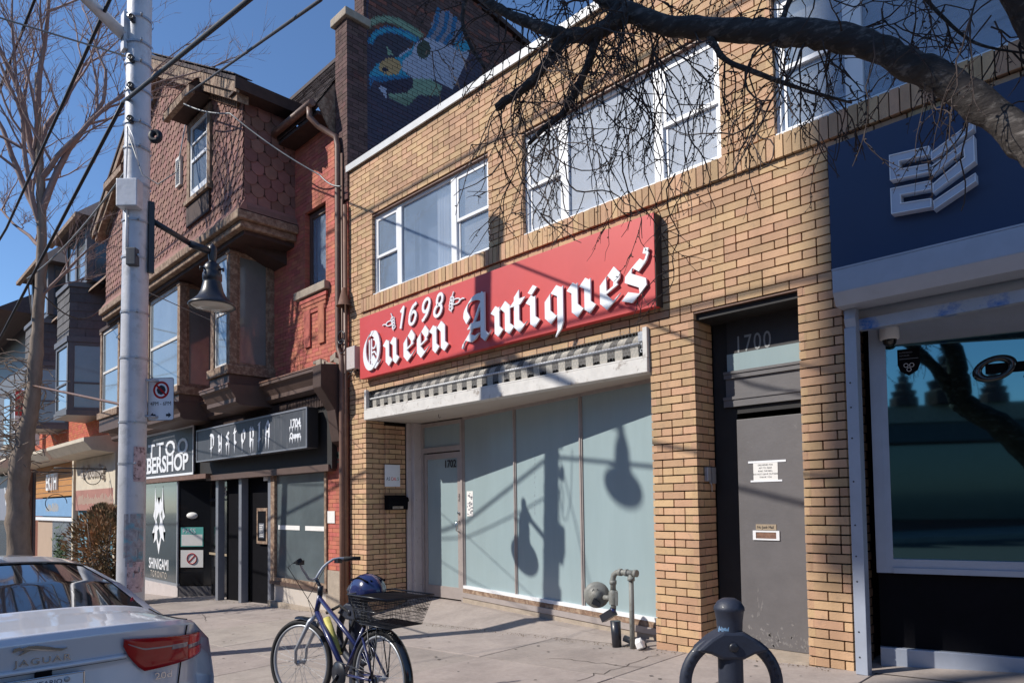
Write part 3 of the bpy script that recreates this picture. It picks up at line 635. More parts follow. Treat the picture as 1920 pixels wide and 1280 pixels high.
# ---------------------------------------------------------------- shop on the right: navy fascia, shutter box, tinted window
rs = empty("corner_shop", (-0.2, 0.0, 0)); put(rs, yb)
fs = empty("fascia_sign", (-0.5, -0.02, 3.3), "plain navy fascia panel with a white folded block logo above the shutter box", "sign")
box("panel", M['navy'], fs, -2.11, 2.7, -0.055, -0.004, 3.25, 4.375, bevel=0.003)
def solid(pts, h, nm, m1, m2):
    """raised letter: white side walls and a rim round a slightly sunk face"""
    y0 = -0.0555; q = MB(); n = len(pts)
    vs = [(x, y0, z) for x, z in pts] + [(x, y0 - h, z) for x, z in pts]
    q.add(vs, [(i, (i + 1) % n, (i + 1) % n + n, i + n) for i in range(n)]); 
    o = q.build("rim", m1, None); f = MB(); f.add([(x, y0 - h + 0.008, z) for x, z in pts], [tuple(range(n))]); fo = f.build(nm, m2, fs); o.parent = fo; o.location = (0, 0, 0)
    sol = o.modifiers.new("t", 'SOLIDIFY'); sol.thickness = 0.008; sol.offset = -1
    return fo
dm('logo_face', (0.45, 0.50, 0.60), 0.5, 0.03, 3)
xa, xb, xc = -1.62, -1.345, -1.06
def cshape(z1, z0, t=0.066, s=-0.030): return [(xa, z1), (xb, z1 + s), (xb, z1 + s - t), (xa + 0.07, z1 - t - 0.006), (xa + 0.07, z0 + t), (xb, z0 + t + s), (xb, z0 + s), (xa, z0)]
solid(cshape(4.090, 3.890), 0.085, "logo_block", M['sign_white'], M['logo_face'])
solid(cshape(3.825, 3.622), 0.085, "logo_block", M['sign_white'], M['logo_face'])
xl = xb + 0.012
solid([(xl, 4.005), (xl, 3.943), (xc, 4.078), (xc, 4.138)], 0.085, "logo_block", M['sign_white'], M['logo_face'])
solid([(xl, 3.902), (xl, 3.835), (xc - 0.065, 3.945), (xc - 0.065, 3.890), (xl, 3.762), (xl, 3.695), (xc, 3.838), (xc, 4.030)], 0.085, "logo_block", M['sign_white'], M['logo_face'])
solid([(xl, 3.632), (xl, 3.565), (xc, 3.690), (xc, 3.752)], 0.085, "logo_block", M['sign_white'], M['logo_face'])
sh = empty("shutter_box", (-0.2, -0.15, 2.9), "pale grey roller shutter housing under the navy fascia", "shutter")
s = MB(); s.prism([(-2.02, -0.30, 3.235), (-2.02, -0.30, 3.055), (-2.02, -0.24, 2.955), (-2.02, -0.01, 2.955), (-2.02, -0.01, 3.235)], (4.7, 0, 0)); s.build("housing", M['alu_grey'], sh, bevel=0.004)
s = MB(); s.box(-2.023, 2.7, -0.302, -0.0, 3.236, 3.25); s.build("cover", M['alu_grey'], sh)
s = MB(); s.prism([(-2.0, -0.10, 2.953), (-2.0, -0.04, 2.953), (-2.0, -0.04, 2.79), (-2.0, -0.10, 2.79), (-2.0, -0.125, 2.87)], (0.085, 0, 0)); s.build("bracket", M['alu_grey'], sh)
s = MB(); s.box(-1.92, 2.7, -0.04, 0.03, 2.78, 2.87); s.build("bottom_rail", M['alu_tag'] if 'alu_tag' in M else M['alu_grey'], sh)
gr = MB(); gr.box(-2.008, -1.918, -0.11, -0.012, 0.012, 2.80); gr.build("guide_rail", M['alu_grey'], sh, bevel=0.004)
rv = MB()
for z in (2.35, 2.15, 1.9, 1.55, 1.2, 0.95, 0.75, 0.35, 0.15): rv.lathe([(0.007, 0), (0.007, 0.003), (0, 0.004)], (-1.975, -0.11, z), 8, (1, 0, 0), (0, 0, 1), (0, -1, 0))
rv.build("rivets", M['iron'], sh)
WP, WD = Vector((-1.95, 0.36, 0)), Vector((0.962, 0.273, 0)).normalized(); WN = Vector((WD.y, -WD.x, 0))
def wb(m, s0, s1, z0, z1, o0, o1): m.obox(WP + WD * ((s0 + s1) / 2) + WN * ((o0 + o1) / 2) + ZU * ((z0 + z1) / 2), WD, WN, ZU, (s1 - s0) / 2, (o1 - o0) / 2, (z1 - z0) / 2)
f = MB(); wb(f, -0.02, 0.105, 0.79, 2.98, -0.05, 0.05); wb(f, 0.105, 3.2, 0.79, 0.905, -0.05, 0.049); wb(f, 0.105, 3.2, 2.705, 2.98, -0.05, 0.049); wb(f, 0.105, 3.2, 0.79, 0.835, 0.049, 0.065); wb(f, -0.02, 0.05, 0.791, 2.98, 0.05, 0.066)
f.build("window_frame", M['alu_grey'], rs)
m = bpy.data.materials.new('tint_mirror'); m.use_nodes = True; bs = m.node_tree.nodes["Principled BSDF"]
bs.inputs["Base Color"].default_value = (0.115, 0.225, 0.25, 1); bs.inputs["Metallic"].default_value = 1.0; bs.inputs["Roughness"].default_value = 0.03; M['tint_mirror'] = m
f = MB(); wb(f, 0.105, 3.2, 0.905, 2.705, -0.01, 0.0); f.build("window_pane", M['tint_mirror'], rs)
f = MB(); wb(f, -0.01, 3.2, 0.17, 0.79, -0.05, 0.0); f.build("base_panel", M['black'], rs)
f = MB(); wb(f, -0.015, 3.2, 0.0, 0.17, -0.05, 0.055); f.build("kick_board", M['alu_grey'], rs, bevel=0.006)
box("ceiling", M['soffit'], rs, -2.06, 2.6, 0.0, 1.6, 2.985, 3.019)
f = MB(); f.box(-2.06, 2.6, 0.031, 0.6, 2.955, 2.984); f.build("head_lining", M['alu_grey'], rs)
fl = MB(); fl.add([(-2.05, 0.0, gz(-2.05, 0) + 0.006), (2.6, 0.0, gz(2.6, 0) + 0.006), (2.6, 1.5, gz(2.6, 0) + 0.006), (-2.05, 1.5, gz(-2.05, 0) + 0.006)], [(0, 1, 2, 3)]); fl.build("entry_floor", M['concrete'], rs)
cm = empty("security_camera", (-1.79, 0.35, 2.8), "white dome security camera above the tinted shop window", "camera")
q = MB(); q.lathe([(0.0, 0.125), (0.07, 0.125), (0.075, 0.11), (0.075, 0.03), (0.066, 0.02), (0, 0.02)], (-1.80, 0.335, 2.72), 18); q.build("housing", M['white_frame'], cm)
q = MB(); q.lathe([(0.056, 0.02), (0.05, -0.01), (0.03, -0.032), (0, -0.04)], (-1.80, 0.335, 2.72), 16); q.build("dome", M['black_gloss'], cm)
st = empty("shield_sticker", (-1.69, 0.43, 2.5), "black shield licence sticker with a white trefoil on the tinted window", "sticker")
def wpt(s, z, o): p = WP + WD * s + WN * o; return (p.x, p.y, z)
out = [(0.19, 2.66), (0.355, 2.66), (0.355, 2.53), (0.335, 2.475), (0.27, 2.435), (0.21, 2.475), (0.19, 2.53)]
q = MB(); q.prism([wpt(s, z, 0.001) for s, z in out], WN * 0.003); q.build("shield", M['black'], st)
q = MB()
for k in range(3):
    a = math.radians(90 + 120 * k + 60); c0 = (0.272 + 0.024 * math.cos(a), 2.51 + 0.024 * math.sin(a)); q.torus(wpt(c0[0], c0[1], 0.005), WD, ZU, 0.016, 0.0022, 14, 4)
q.build("trefoil", M['sign_white'], st)
q = MB(); text(q, "AUTHORIZED", 0.016, wpt(0.205, 2.625, 0.0045), WD, ZU, 0.0004, sx=0.95); text(q, "RETAILER", 0.016, wpt(0.205, 2.60, 0.0045), WD, ZU, 0.0004, sx=1.1); wb(q, 0.203, 0.342, 2.575, 2.579, 0.0045, 0.0055); q.build("lettering", M['grey_paint'], st)
on = empty("open_sign", (-1.1, 0.6, 2.4), "unlit dark tube OPEN sign hanging in the tinted window", "sign")
q = MB()
for cx, rx, rz in ((0.86, 0.115, 0.085),): q.torus(wpt(cx, 2.43, 0.012), WD, ZU, 0.10, 0.028, 30, 8, flat=0.5)
for i, v in enumerate(q.v):                          # squash into a slanted oval
    p = Vector(v) - Vector(wpt(0.86, 2.43, 0.012)); sx = p.dot(WD); q.v[i] = tuple(Vector(v) + WD * (0.30 * p.z + 0.12 * sx) - ZU * (p.z * 0.18))
q.build("tube_letter", M['black_gloss'], on)
q = MB(); text(q, "PEN", 0.235, wpt(1.03, 2.35, 0.008), WD, ZU, 0.006, shear=0.28, bold=0.004, sx=1.2); q.build("letters", M['black_gloss'], on)
q = MB(); wb(q, 0.80, 1.75, 2.39, 2.47, 0.0005, 0.006); q.build("backing", M['black'], on)

# ---------------------------------------------------------------- small things on the shopfront
rp = empty("wall_plate", (-9.14, 0.46, 1.7), "white square plate reading ASCALS in coloured letters on the reveal", "sign")
box("plate", M['sign_white'], rp, -9.148, -9.138, 0.31, 0.60, 1.70, 2.05, bevel=0.002)
yv = 0.335
for ch, col in zip("ASCALS", ("navy", "blue_paint", "lamp_red", "lamp_red2", "lamp_red2", "green_ink")):
    if col not in M: dm(col, (0.05, 0.25, 0.10), 0.6)
    q = MB(); text(q, ch, 0.075, (-9.137, yv, 1.80), (0, 1, 0), ZU, 0.0008, sx=0.82); q.build("letter", M[col], rp); yv += 0.042
bx = empty("mailbox", (-9.1, 0.5, 1.35), "black metal wall mailbox below the square plate in the shop recess", "mailbox")
q = MB(); q.prism([(-9.148, 0.30, 1.33), (-9.04, 0.30, 1.33), (-9.03, 0.30, 1.46), (-9.05, 0.30, 1.51), (-9.148, 0.30, 1.55)], (0, 0.38, 0)); q.build("body", M['black'], bx, bevel=0.005)
q = MB(); q.prism([(-9.148, 0.29, 1.555), (-9.04, 0.29, 1.515), (-9.022, 0.29, 1.46), (-9.018, 0.29, 1.462), (-9.037, 0.29, 1.524), (-9.148, 0.29, 1.565)], (0, 0.40, 0)); q.build("lid", M['black'], bx)
q = box("label", M['stone'], bx, -9.034, -9.028, 0.38, 0.58, 1.345, 1.385); t = MB(); text(t, "No Junk Mail", 0.03, (-9.027, 0.39, 1.355), (0, 1, 0), ZU, 0.0006, sx=0.8); t.build("lettering", M['ink'], q)
gm = empty("gas_regulator", (-4.45, -0.05, -0.1), "grey gas regulator with disc, elbow pipes and black vent against the shop plinth", "gas meter")
gx, gy = -4.62, -0.10
nd = Vector((0.55, -0.83, 0)); nr = Vector((0.83, 0.55, 0))
q = MB(); q.lathe([(0, -0.05), (0.09, -0.05), (0.135, -0.03), (0.14, -0.012), (0.14, 0.012), (0.135, 0.03), (0.10, 0.05), (0.06, 0.058), (0.06, 0.075), (0, 0.075)], (gx, gy, 0.42), 24, nr, ZU, nd); q.build("diaphragm", M['gas_grey'], gm)
q = MB(); text(q, "64", 0.075, Vector((gx, gy, 0.44)) + nd * 0.06 - nr * 0.05, nr, ZU, 0.002); q.build("number", M['iron'], gm)
q = MB(); q.prism([Vector((gx, gy, 0.34)) + nd * 0.06 + nr * a + ZU * b for a, b in ((-0.05, 0), (0.04, -0.04), (0.05, 0.0), (-0.02, 0.06))], nd * 0.05); q.build("cap", M['iron'], gm)
vx = gx + 0.22
q = MB(); q.tube([(gx + 0.1, gy, 0.40), (vx - 0.03, gy, 0.40)], 0.028, 10); q.lathe([(0.045, -0.07), (0.05, -0.03), (0.05, 0.05), (0.035, 0.08)], (vx, gy, 0.41), 12); q.tube([(vx, gy, 0.30), (vx, gy, 0.36)], 0.03, 10); q.obox((vx + 0.055, gy - 0.02, 0.41), nr, nd, ZU, 0.014, 0.02, 0.075); q.build("valve", M['gas_grey'], gm)
q = MB(); q.tube([(vx, gy, 0.44), (vx, gy, 0.60), (vx + 0.012, gy, 0.645), (vx + 0.05, gy, 0.675), (vx + 0.10, gy, 0.68), (vx + 0.29, gy, 0.68)], 0.03, 12); q.tube([(vx + 0.23, gy, 0.68), (vx + 0.23, gy, gz(-4.2, 0) - 0.02)], 0.026, 12)
for p0, p1 in (((vx, gy, 0.55), (vx, gy, 0.59)), ((vx + 0.08, gy, 0.68), (vx + 0.115, gy, 0.68)), ((vx + 0.16, gy, 0.68), (vx + 0.19, gy, 0.68)), ((vx + 0.27, gy, 0.68), (vx + 0.305, gy, 0.68)), ((vx + 0.23, gy, 0.60), (vx + 0.23, gy, 0.64))): q.tube([p0, p1], 0.038, 12)
q.build("pipe", M['gas_grey'], gm)
q = MB(); q.tube([(vx - 0.005, gy, 0.30), (vx - 0.02, gy, 0.24)], 0.034, 10); q.build("tag", M['blue_paint'], gm)
q = MB(); q.tube([(vx + 0.02, gy, 0.17), (vx + 0.035, gy, gz(-4.4, 0) - 0.02)], [0.055, 0.048], 12); q.obox((vx - 0.07, gy, 0.22), (0.85, 0, 0.5), (0, 1, 0), (-0.5, 0, 0.85), 0.09, 0.035, 0.04); q.build("vent_stub", M['iron'], gm)
q = MB(); q.tube([(-4.30, -0.06, gz(-4.3, 0) + 0.09), (-4.16, -0.04, gz(-4.2, 0) + 0.05), (-4.05, -0.06, gz(-4.1, 0) + 0.03)], 0.035, 8); q.build("broken_pipe", M['iron'], gm)
lt = empty("crushed_cup", (-4.05, -0.09, -0.09), "crumpled pale litter lying against the brick pier", "litter")
q = MB(); r = random.Random(3); q.lathe([(0.0, -0.012), (0.04, -0.01), (0.045, 0.05), (0.03, 0.09), (0, 0.07)], (-4.05, -0.13, gz(-4.05, -0.1) + 0.03), 9, (0.9, 0, 0.4), (0, 1, 0), (-0.4, 0, 0.9), False)
q.v = [(a + r.uniform(-.01, .01), b + r.uniform(-.01, .01), max(c + r.uniform(-.008, .008), gz(-4.05, 0) + 0.002)) for a, b, c in q.v]; q.build("cup", M['paper'], lt)
wl = empty("junction_box", (-9.45, -0.05, 3.6), "grey electrical box on the brick corner beside the red sign", "junction box")
box("case", M['post_paint'], wl, -9.55, -9.31, -0.13, -0.004, 3.56, 3.92, bevel=0.01)
q = MB(); r = random.Random(6)
for k in range(7):
    p = Vector((-9.52 + r.random() * 0.18, -0.05, 3.56)); pts = [p.copy()]
    for j in range(6): p = p + Vector((r.uniform(-.05, .05), r.uniform(-.03, .01), r.uniform(-.05, .02))); p.y = min(p.y, -0.02); pts.append(p.copy())
    q.tube(pts, 0.006, 5)
q.build("loose_wires", M['iron'], wl)
# ---------------------------------------------------------------- the red brick house with the shingled gable
rb = empty("brick_house", (-15, 0, 0), "old red brick house with scallop shingled gable oriel and two small shops below", "house")
RX0, RX1, RZ = -21.3, -9.70, 8.05
R = Bricks(h=0.069, bl=0.215, gap=0.006, depth=0.05, rec=0.006)
SW = (-11.12, -10.40, 5.20, 6.62)
R.wall((RX0, 0, 0), (1, 0, 0), RX1 - RX0, 3.30, RZ, (0, -1, 0), [(SW[0] - RX0, SW[1] - RX0, SW[2], SW[3]), (-21 - RX0, -12.35 - RX0, 3.2, 4.0), (-19.5 - RX0, -12.40 - RX0, 6.5, RZ)], seed=21, halves=0.02)
R.wall((-10.42, 0.0, 0), (1, 0, 0), 0.70, -0.7, 3.30, (0, -1, 0), seed=22, halves=0.02)   # pier between the shops
R.wall((SW[0], 0, 0), (0, 1, 0), 0.14, SW[2], SW[3], (1, 0, 0), halves=0, seed=23); R.wall((SW[1], 0, 0), (0, 1, 0), 0.14, SW[2], SW[3], (-1, 0, 0), halves=0, seed=24)
for k in range(4): R.one(((SW[0] + SW[1]) / 2 + 0.0, -0.012 * (4 - k) + 0.01, SW[2] - 0.19 - 0.069 * k), (1, 0, 0), (0, -1, 0), 0.46 - 0.03 * k, 0.02, 0.031)
R.one((-10.52, -0.012, 4.55), (1, 0, 0), (0, -1, 0), 0.10, 0.02, 0.36); R.one((-11.00, -0.012, 4.55), (1, 0, 0), (0, -1, 0), 0.10, 0.02, 0.36)
R.finish(rb, M['red_brick'], M['red_mortar'])
box("wall", M['red_mortar'], rb, RX0, -9.74, 0.30, 8.0, 3.3, RZ)
box("wall", M['shop_dark'], rb, RX0, -9.741, 0.62, 8.0, -1.6, 3.3)
box("ceiling", M['shop_dark'], rb, RX0, -10.4, 0.05, 0.62, 2.04, 3.29)
box("wall", M['red_mortar'], rb, RX0, -12.2, 0.051, 0.30, 3.3, RZ); box("wall", M['red_mortar'], rb, -10.38, -9.75, 0.052, 0.3, -1.6, RZ); box("wall", M['red_mortar'], rb, -12.2, -10.38, 0.053, 0.3, 3.3, 5.15); box("wall", M['red_mortar'], rb, -12.2, -10.38, 0.053, 0.3, 6.65, RZ)
box("wall", M['red_mortar'], rb, -12.2, -11.17, 0.054, 0.3, 5.15, 6.65)
# broken mortar ledge over the cornice
q = MB(); r = random.Random(31)
for i in range(60):
    x = -12.0 + 2.2 * r.random(); s = r.uniform(0.02, 0.06) * (1.6 if x > -10.5 else 0.8); z = 3.66 + r.random() * (0.20 if x > -10.6 else 0.06)
    q.obox((x, -0.04 - r.random() * 0.04, z), Vector((1, r.uniform(-.5, .5), r.uniform(-.5, .5))).normalized(), (0, 1, 0), (0, 0, 1), s, s * 0.7, s * 0.6)
tag(q.build("crumbled_mortar", M['stone'], rb), kind="stuff")
# small window with stone sill
w = empty("window", (-10.8, 0.1, 5.2)); put(w, rb)
q = MB(); q.box(SW[0], SW[0] + 0.09, 0.09, 0.16, SW[2], SW[3]); q.box(SW[1] - 0.06, SW[1], 0.09, 0.16, SW[2], SW[3]); q.box(SW[0] + .09, SW[1] - .06, 0.0901, 0.16, SW[3] - 0.1, SW[3]); q.box(SW[0] + .09, SW[1] - .06, 0.0901, 0.16, SW[2], SW[2] + 0.04); q.build("frame", M['brown_paint'], w)
box("pane", M['pane'], w, SW[0] + 0.09, SW[1] - 0.06, 0.12, 0.124, SW[2] + 0.04, SW[3] - 0.1); box("curtain", M['curtain'], w, SW[0] + 0.09, SW[1] - 0.06, 0.20, 0.22, SW[2] + 0.04, SW[3] - 0.1)
box("sill", M['stone'], w, SW[0] - 0.24, SW[1] + 0.12, -0.10, 0.10, SW[2] - 0.13, SW[2] + 0.01, bevel=0.012)

# ---- shingle courses
def scallops(mb, org, d, up, n, L, H, w=0.20, h=0.145, shape='point', clip=None, off=0.012, seed=1):
    """courses of overlapping shaped shingles on a plane; clip(s, t) tells if a shingle centre is on the wall"""
    org, d, up, n = Vector(org), Vector(d), Vector(up), Vector(n); r = random.Random(seed)
    rows = int(H / h) + 1; tip = []
    for k in range(rows):
        t0 = k * h
        s = -(w / 2 if k % 2 else 0)
        while s < L:
            sc = s + w / 2
            if clip is None or clip(sc, t0 + h * 0.5):
                a, b = max(0, s + 0.006), min(L, s + w - 0.006)
                if b - a > 0.04:
                    top = t0 + h * 1.25
                    if shape == 'point': pr = [(a, t0 + h * 0.42), (a + (b - a) * 0.5, t0), (b, t0 + h * 0.42)]
                    elif shape == 'round': pr = [(a, t0 + h * .45), (a + (b - a) * .12, t0 + h * .18), (a + (b - a) * .35, t0), (a + (b - a) * .65, t0), (a + (b - a) * .88, t0 + h * .18), (b, t0 + h * .45)]
                    else: pr = [(a, t0), (b, t0)]
                    o1 = off + r.uniform(0, 0.006)
                    lo = [org + d * p + up * q + n * o1 for p, q in pr]; bk = [org + d * p + up * q + n * 0.001 for p, q in pr]
                    hi = [org + d * b + up * top + n * 0.002, org + d * a + up * top + n * 0.002]; m = len(lo)
                    vs = lo + hi + bk; fs = [tuple(range(m + 2))] + [(i, m + 2 + i, m + 3 + i, i + 1) for i in range(m - 1)]
                    mb.append((vs, fs, sc, t0))
            s += w
def shingles(lst, parent, m, singles, name="shingle"):
    """the shingles that show largest become objects, the rest one field"""
    def key(e):
        c = e[0][0]; q = proj(c)
        if q is None or not (-10 < q[0] < 1930 and -10 < q[1] < 1290): return 99
        return q[2]
    lst = sorted(lst, key=key); rest = MB()
    for i, (vs, fs, a, b) in enumerate(lst):
        if i < singles and key(lst[i]) < 99: MB().add(vs, fs).build(name, m, parent)
        else: rest.add(vs, fs)
    if rest.v: tag(rest.build(name + "_field", m, parent), kind="stuff")
# ---- oriel with gable: body, shingled front and side, barge boards, window
GX0, GX1, GY, GZ0, GEZ, GPX, GPZ = -19.7, -11.5, -0.95, 6.62, 8.72, -15.6, 11.05
gab = empty("gable_oriel", (-15.6, -0.5, 6.6)); put(gab, rb)
q = MB(); q.prism([(GX0, GY, GZ0), (GX1, GY, GZ0), (GX1, GY, GEZ), (GPX, GY, GPZ), (GX0, GY, GEZ)], (0, 0.99, 0)); q.build("core", M['dark_wood'], gab)
sl = (GPZ - GEZ) / (GX1 - GPX)
def ingable(s, t):
    x = GX0 + s; z = GZ0 + t
    if -14.05 < x < -12.85 and 7.30 < z < 9.05: return False
    if -18.2 < x < -16.9 and 7.30 < z < 9.05: return False
    return z < GPZ - sl * abs(x - GPX) - 0.25
L_ = []; scallops(L_, (GX0, GY, GZ0), (1, 0, 0), (0, 0, 1), (0, -1, 0), GX1 - GX0, GPZ - GZ0, clip=ingable, seed=41)
shingles(L_, gab, M['shingle'], 300)
L_ = []; scallops(L_, (GX1, GY, GZ0), (0, 1, 0), (0, 0, 1), (1, 0, 0), 0.98, GEZ - GZ0 - 0.12, w=0.245, h=0.20, shape='round', off=0.018, seed=42)
L_.sort(key=lambda e: e[3])
for (vs, fs, a, b) in L_: MB().add(vs, fs).build("side_shingle", M['shingle'], gab)
# flared skirt: three courses kicking out below, then wooden mouldings and the soffit
for k in range(3):
    z = GZ0 + 0.02 - k * 0.075; o = 0.03 + k * 0.05
    q = MB(); q.prism([(GX0, GY - o, z), (GX1 + o, GY - o, z), (GX1 + o, 0.0, z), (GX1 + o - 0.05, 0.0, z + 0.11), (GX1 + o - 0.05, GY - o + 0.05, z + 0.11), (GX0, GY - o + 0.05, z + 0.11)][0:0] or [(GX0, GY - o, z), (GX0, GY - o + 0.06, z + 0.12), (GX0, GY - 0.0, z + 0.12), (GX0, GY, z)], (GX1 + o - GX0, 0, 0)); q.build("skirt_course", M['shingle'], gab)
    q = MB(); q.prism([(GX1 + o, GY - o, z), (GX1 + o - 0.06, GY - o, z + 0.12), (GX1, GY - o, z + 0.12), (GX1, GY - o, z)], (0, -GY + o, 0)); q.build("skirt_course", M['shingle'], gab)
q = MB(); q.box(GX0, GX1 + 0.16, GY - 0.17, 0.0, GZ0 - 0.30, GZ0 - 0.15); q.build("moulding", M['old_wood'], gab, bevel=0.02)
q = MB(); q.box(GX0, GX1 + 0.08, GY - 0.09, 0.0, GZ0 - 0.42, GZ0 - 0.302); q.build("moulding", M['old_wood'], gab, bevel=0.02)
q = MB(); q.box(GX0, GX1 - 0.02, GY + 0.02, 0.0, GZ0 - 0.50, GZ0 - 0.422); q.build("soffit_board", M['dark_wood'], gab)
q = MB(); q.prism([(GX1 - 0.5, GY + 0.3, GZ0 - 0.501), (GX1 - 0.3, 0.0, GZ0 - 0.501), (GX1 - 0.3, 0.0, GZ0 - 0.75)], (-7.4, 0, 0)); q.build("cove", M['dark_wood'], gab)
# roof of the gable with barge boards, dentil band, eave fascia
rf = empty("gable_roof", (-15.6, -0.5, 9)); put(rf, rb)
ov = 0.32
for sx in (-1, 1):
    xe = GPX + sx * (GX1 - GPX + ov); ze = GEZ - sl * ov
    q = MB(); q.prism([(GPX, GY - 0.30, GPZ + 0.02), (xe, GY - 0.30, ze + 0.02), (xe, GY - 0.30, ze + 0.09), (GPX, GY - 0.30, GPZ + 0.09)], (0, 3.4, 0)); q.build("slope", M['roof_shingle'], rf)
    q = MB(); q.prism([(GPX, GY - 0.27, GPZ + 0.015), (xe, GY - 0.27, ze + 0.015), (xe, GY - 0.27, ze - 0.17), (GPX, GY - 0.27, GPZ - 0.21)], (0, 0.05, 0)); q.build("barge_board", M['old_wood'], rf)
    q = MB(); q.prism([(GPX, GY - 0.215, GPZ - 0.19), (xe - sx * 0.1, GY - 0.215, ze - 0.10), (xe - sx * 0.1, GY - 0.215, ze - 0.26), (GPX, GY - 0.215, GPZ - 0.34)], (0, 0.20, 0)); q.build("barge_moulding", M['old_wood'], rf)
    n = 46; q = MB()
    for i in range(n):
        f = (i + 0.5) / n; x = GPX + (xe - sx * 0.45 - GPX) * f; z = GPZ - 0.36 - sl * abs(x - GPX); q.box(x - 0.022, x + 0.022, GY - 0.06, GY, z - 0.06, z + 0.03)
    tag(q.build("dentils", M['old_wood'], rf), kind="stuff")
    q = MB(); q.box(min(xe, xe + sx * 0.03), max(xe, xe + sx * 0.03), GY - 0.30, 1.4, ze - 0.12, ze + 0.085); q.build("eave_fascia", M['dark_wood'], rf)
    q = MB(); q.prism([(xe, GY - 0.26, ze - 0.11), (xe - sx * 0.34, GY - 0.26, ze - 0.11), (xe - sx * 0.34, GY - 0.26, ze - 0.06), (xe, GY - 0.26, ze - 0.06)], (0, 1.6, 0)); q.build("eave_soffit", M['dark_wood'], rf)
L_ = []
sv = Vector((-(GX1 + ov - GPX), 0, GPZ - (GEZ - sl * ov))).normalized()
q = MB(); r = random.Random(43)                                                    # ragged shingle ends along the verge
for i in range(40):
    f = i / 40; x = GPX + (GX1 + ov - GPX) * f; z = GPZ + 0.09 - sl * (x - GPX); q.obox((x + 0.06, GY - 0.16, z + 0.008), -sv, (0, 1, 0), sv.cross(Vector((0, 1, 0))), 0.075, 0.16 + r.uniform(0, 0.02), 0.008)
tag(q.build("verge_shingles", M['roof_shingle'], rf), kind="stuff")
for wx in (-13.45, -17.55):                                                        # gable windows with bracketed shingled hoods
    g = empty("window", (wx, GY, 7.4)); put(g, rb); a, b, z0, z1 = wx - 0.44, wx + 0.44, 7.50, 8.92; y = GY
    q = MB(); q.box(a - 0.14, a, y - 0.05, y + 0.05, z0 - 0.05, z1 + 0.1); q.box(b, b + 0.14, y - 0.05, y + 0.05, z0 - 0.05, z1 + 0.1); q.box(a, b, y - 0.049, y + 0.05, z1, z1 + 0.1); q.build("casing", M['old_wood'], g)
    q = MB(); q.box(a, a + 0.07, y - 0.03, y + 0.02, z0, z1); q.box(b - 0.07, b, y - 0.03, y + 0.02, z0, z1); q.box(a + 0.07, b - 0.07, y - 0.029, y + 0.02, z1 - 0.06, z1); q.box(a + 0.07, b - 0.07, y - 0.031, y + 0.02, (z0 + z1) / 2 - 0.03, (z0 + z1) / 2 + 0.03); q.box(a + 0.07, b - 0.07, y - 0.025, y + 0.0, (z0 + z1) / 2 + 0.33, (z0 + z1) / 2 + 0.36); q.box(a + 0.07, b - 0.07, y - 0.029, y + 0.02, z0, z0 + 0.14); q.build("sash", M['white_frame'], g)
    q = MB(); q.box(a + 0.07, b - 0.07, y - 0.004, y, z0 + 0.14, z1 - 0.06); q.build("pane", M['pane_hazy'] if 'pane_hazy' in M else M['pane'], g); box("room", M['room_blue'], g, a, b, y + 0.03, y + 0.05, z0, z1)
    q = MB(); q.box(a - 0.16, b + 0.16, y - 0.10, y - 0.001, z0 - 0.13, z0 - 0.051); q.build("sill", M['old_wood'], g)
    q = MB(); q.prism([(a - 0.15, y - 0.02, z0 - 0.55), (b + 0.10, y - 0.02, z0 - 0.55), (b + 0.10, y - 0.02, z0 - 0.13), (a - 0.15, y - 0.02, z0 - 0.13)], (0, -0.03, 0)); q.build("apron", M['dark_wood'], g)
    hd = MB(); hz = z1 + 0.12; L2 = []
    q = MB(); q.prism([(a - 0.28, y - 0.42, hz + 0.06), (a - 0.28, y - 0.42, hz + 0.14), (a - 0.28, y, hz + 0.62), (a - 0.28, y, hz + 0.06)], (b - a + 0.46, 0, 0)); q.build("hood", M['dark_wood'], g)
    nn = Vector((0, -0.48, 0.42)).normalized(); uu = Vector((0, 0.42, 0.48)).normalized()
    scallops(L2, (a - 0.30, y - 0.43, hz + 0.14), (1, 0, 0), uu, nn, b - a + 0.50, 0.60, w=0.15, h=0.12, shape='flat', off=0.02, seed=44)
    for (vs, fs, s_, t_) in L2: MB().add(vs, fs).build("hood_shingle", M['shingle'], g)
    q = MB(); q.box(a - 0.30, b + 0.20, y - 0.45, y - 0.35, hz - 0.02, hz + 0.12); q.build("hood_fascia", M['old_wood'], g)
ac = box("vent_box", M['white_worn'], rb, -14.62, -14.36, GY - 0.06, GY - 0.001, 7.95, 8.55)
q = MB()
for i in range(12): q.box(-14.58, -14.40, GY - 0.068, GY - 0.060, 8.0 + i * 0.042, 8.018 + i * 0.042)
o = q.build("louvres", M['iron'], None); o.parent = ac; o.location = -Vector((0, 0, 0)); tag(o, kind="stuff"); o.matrix_parent_inverse = Matrix.Identity(4)
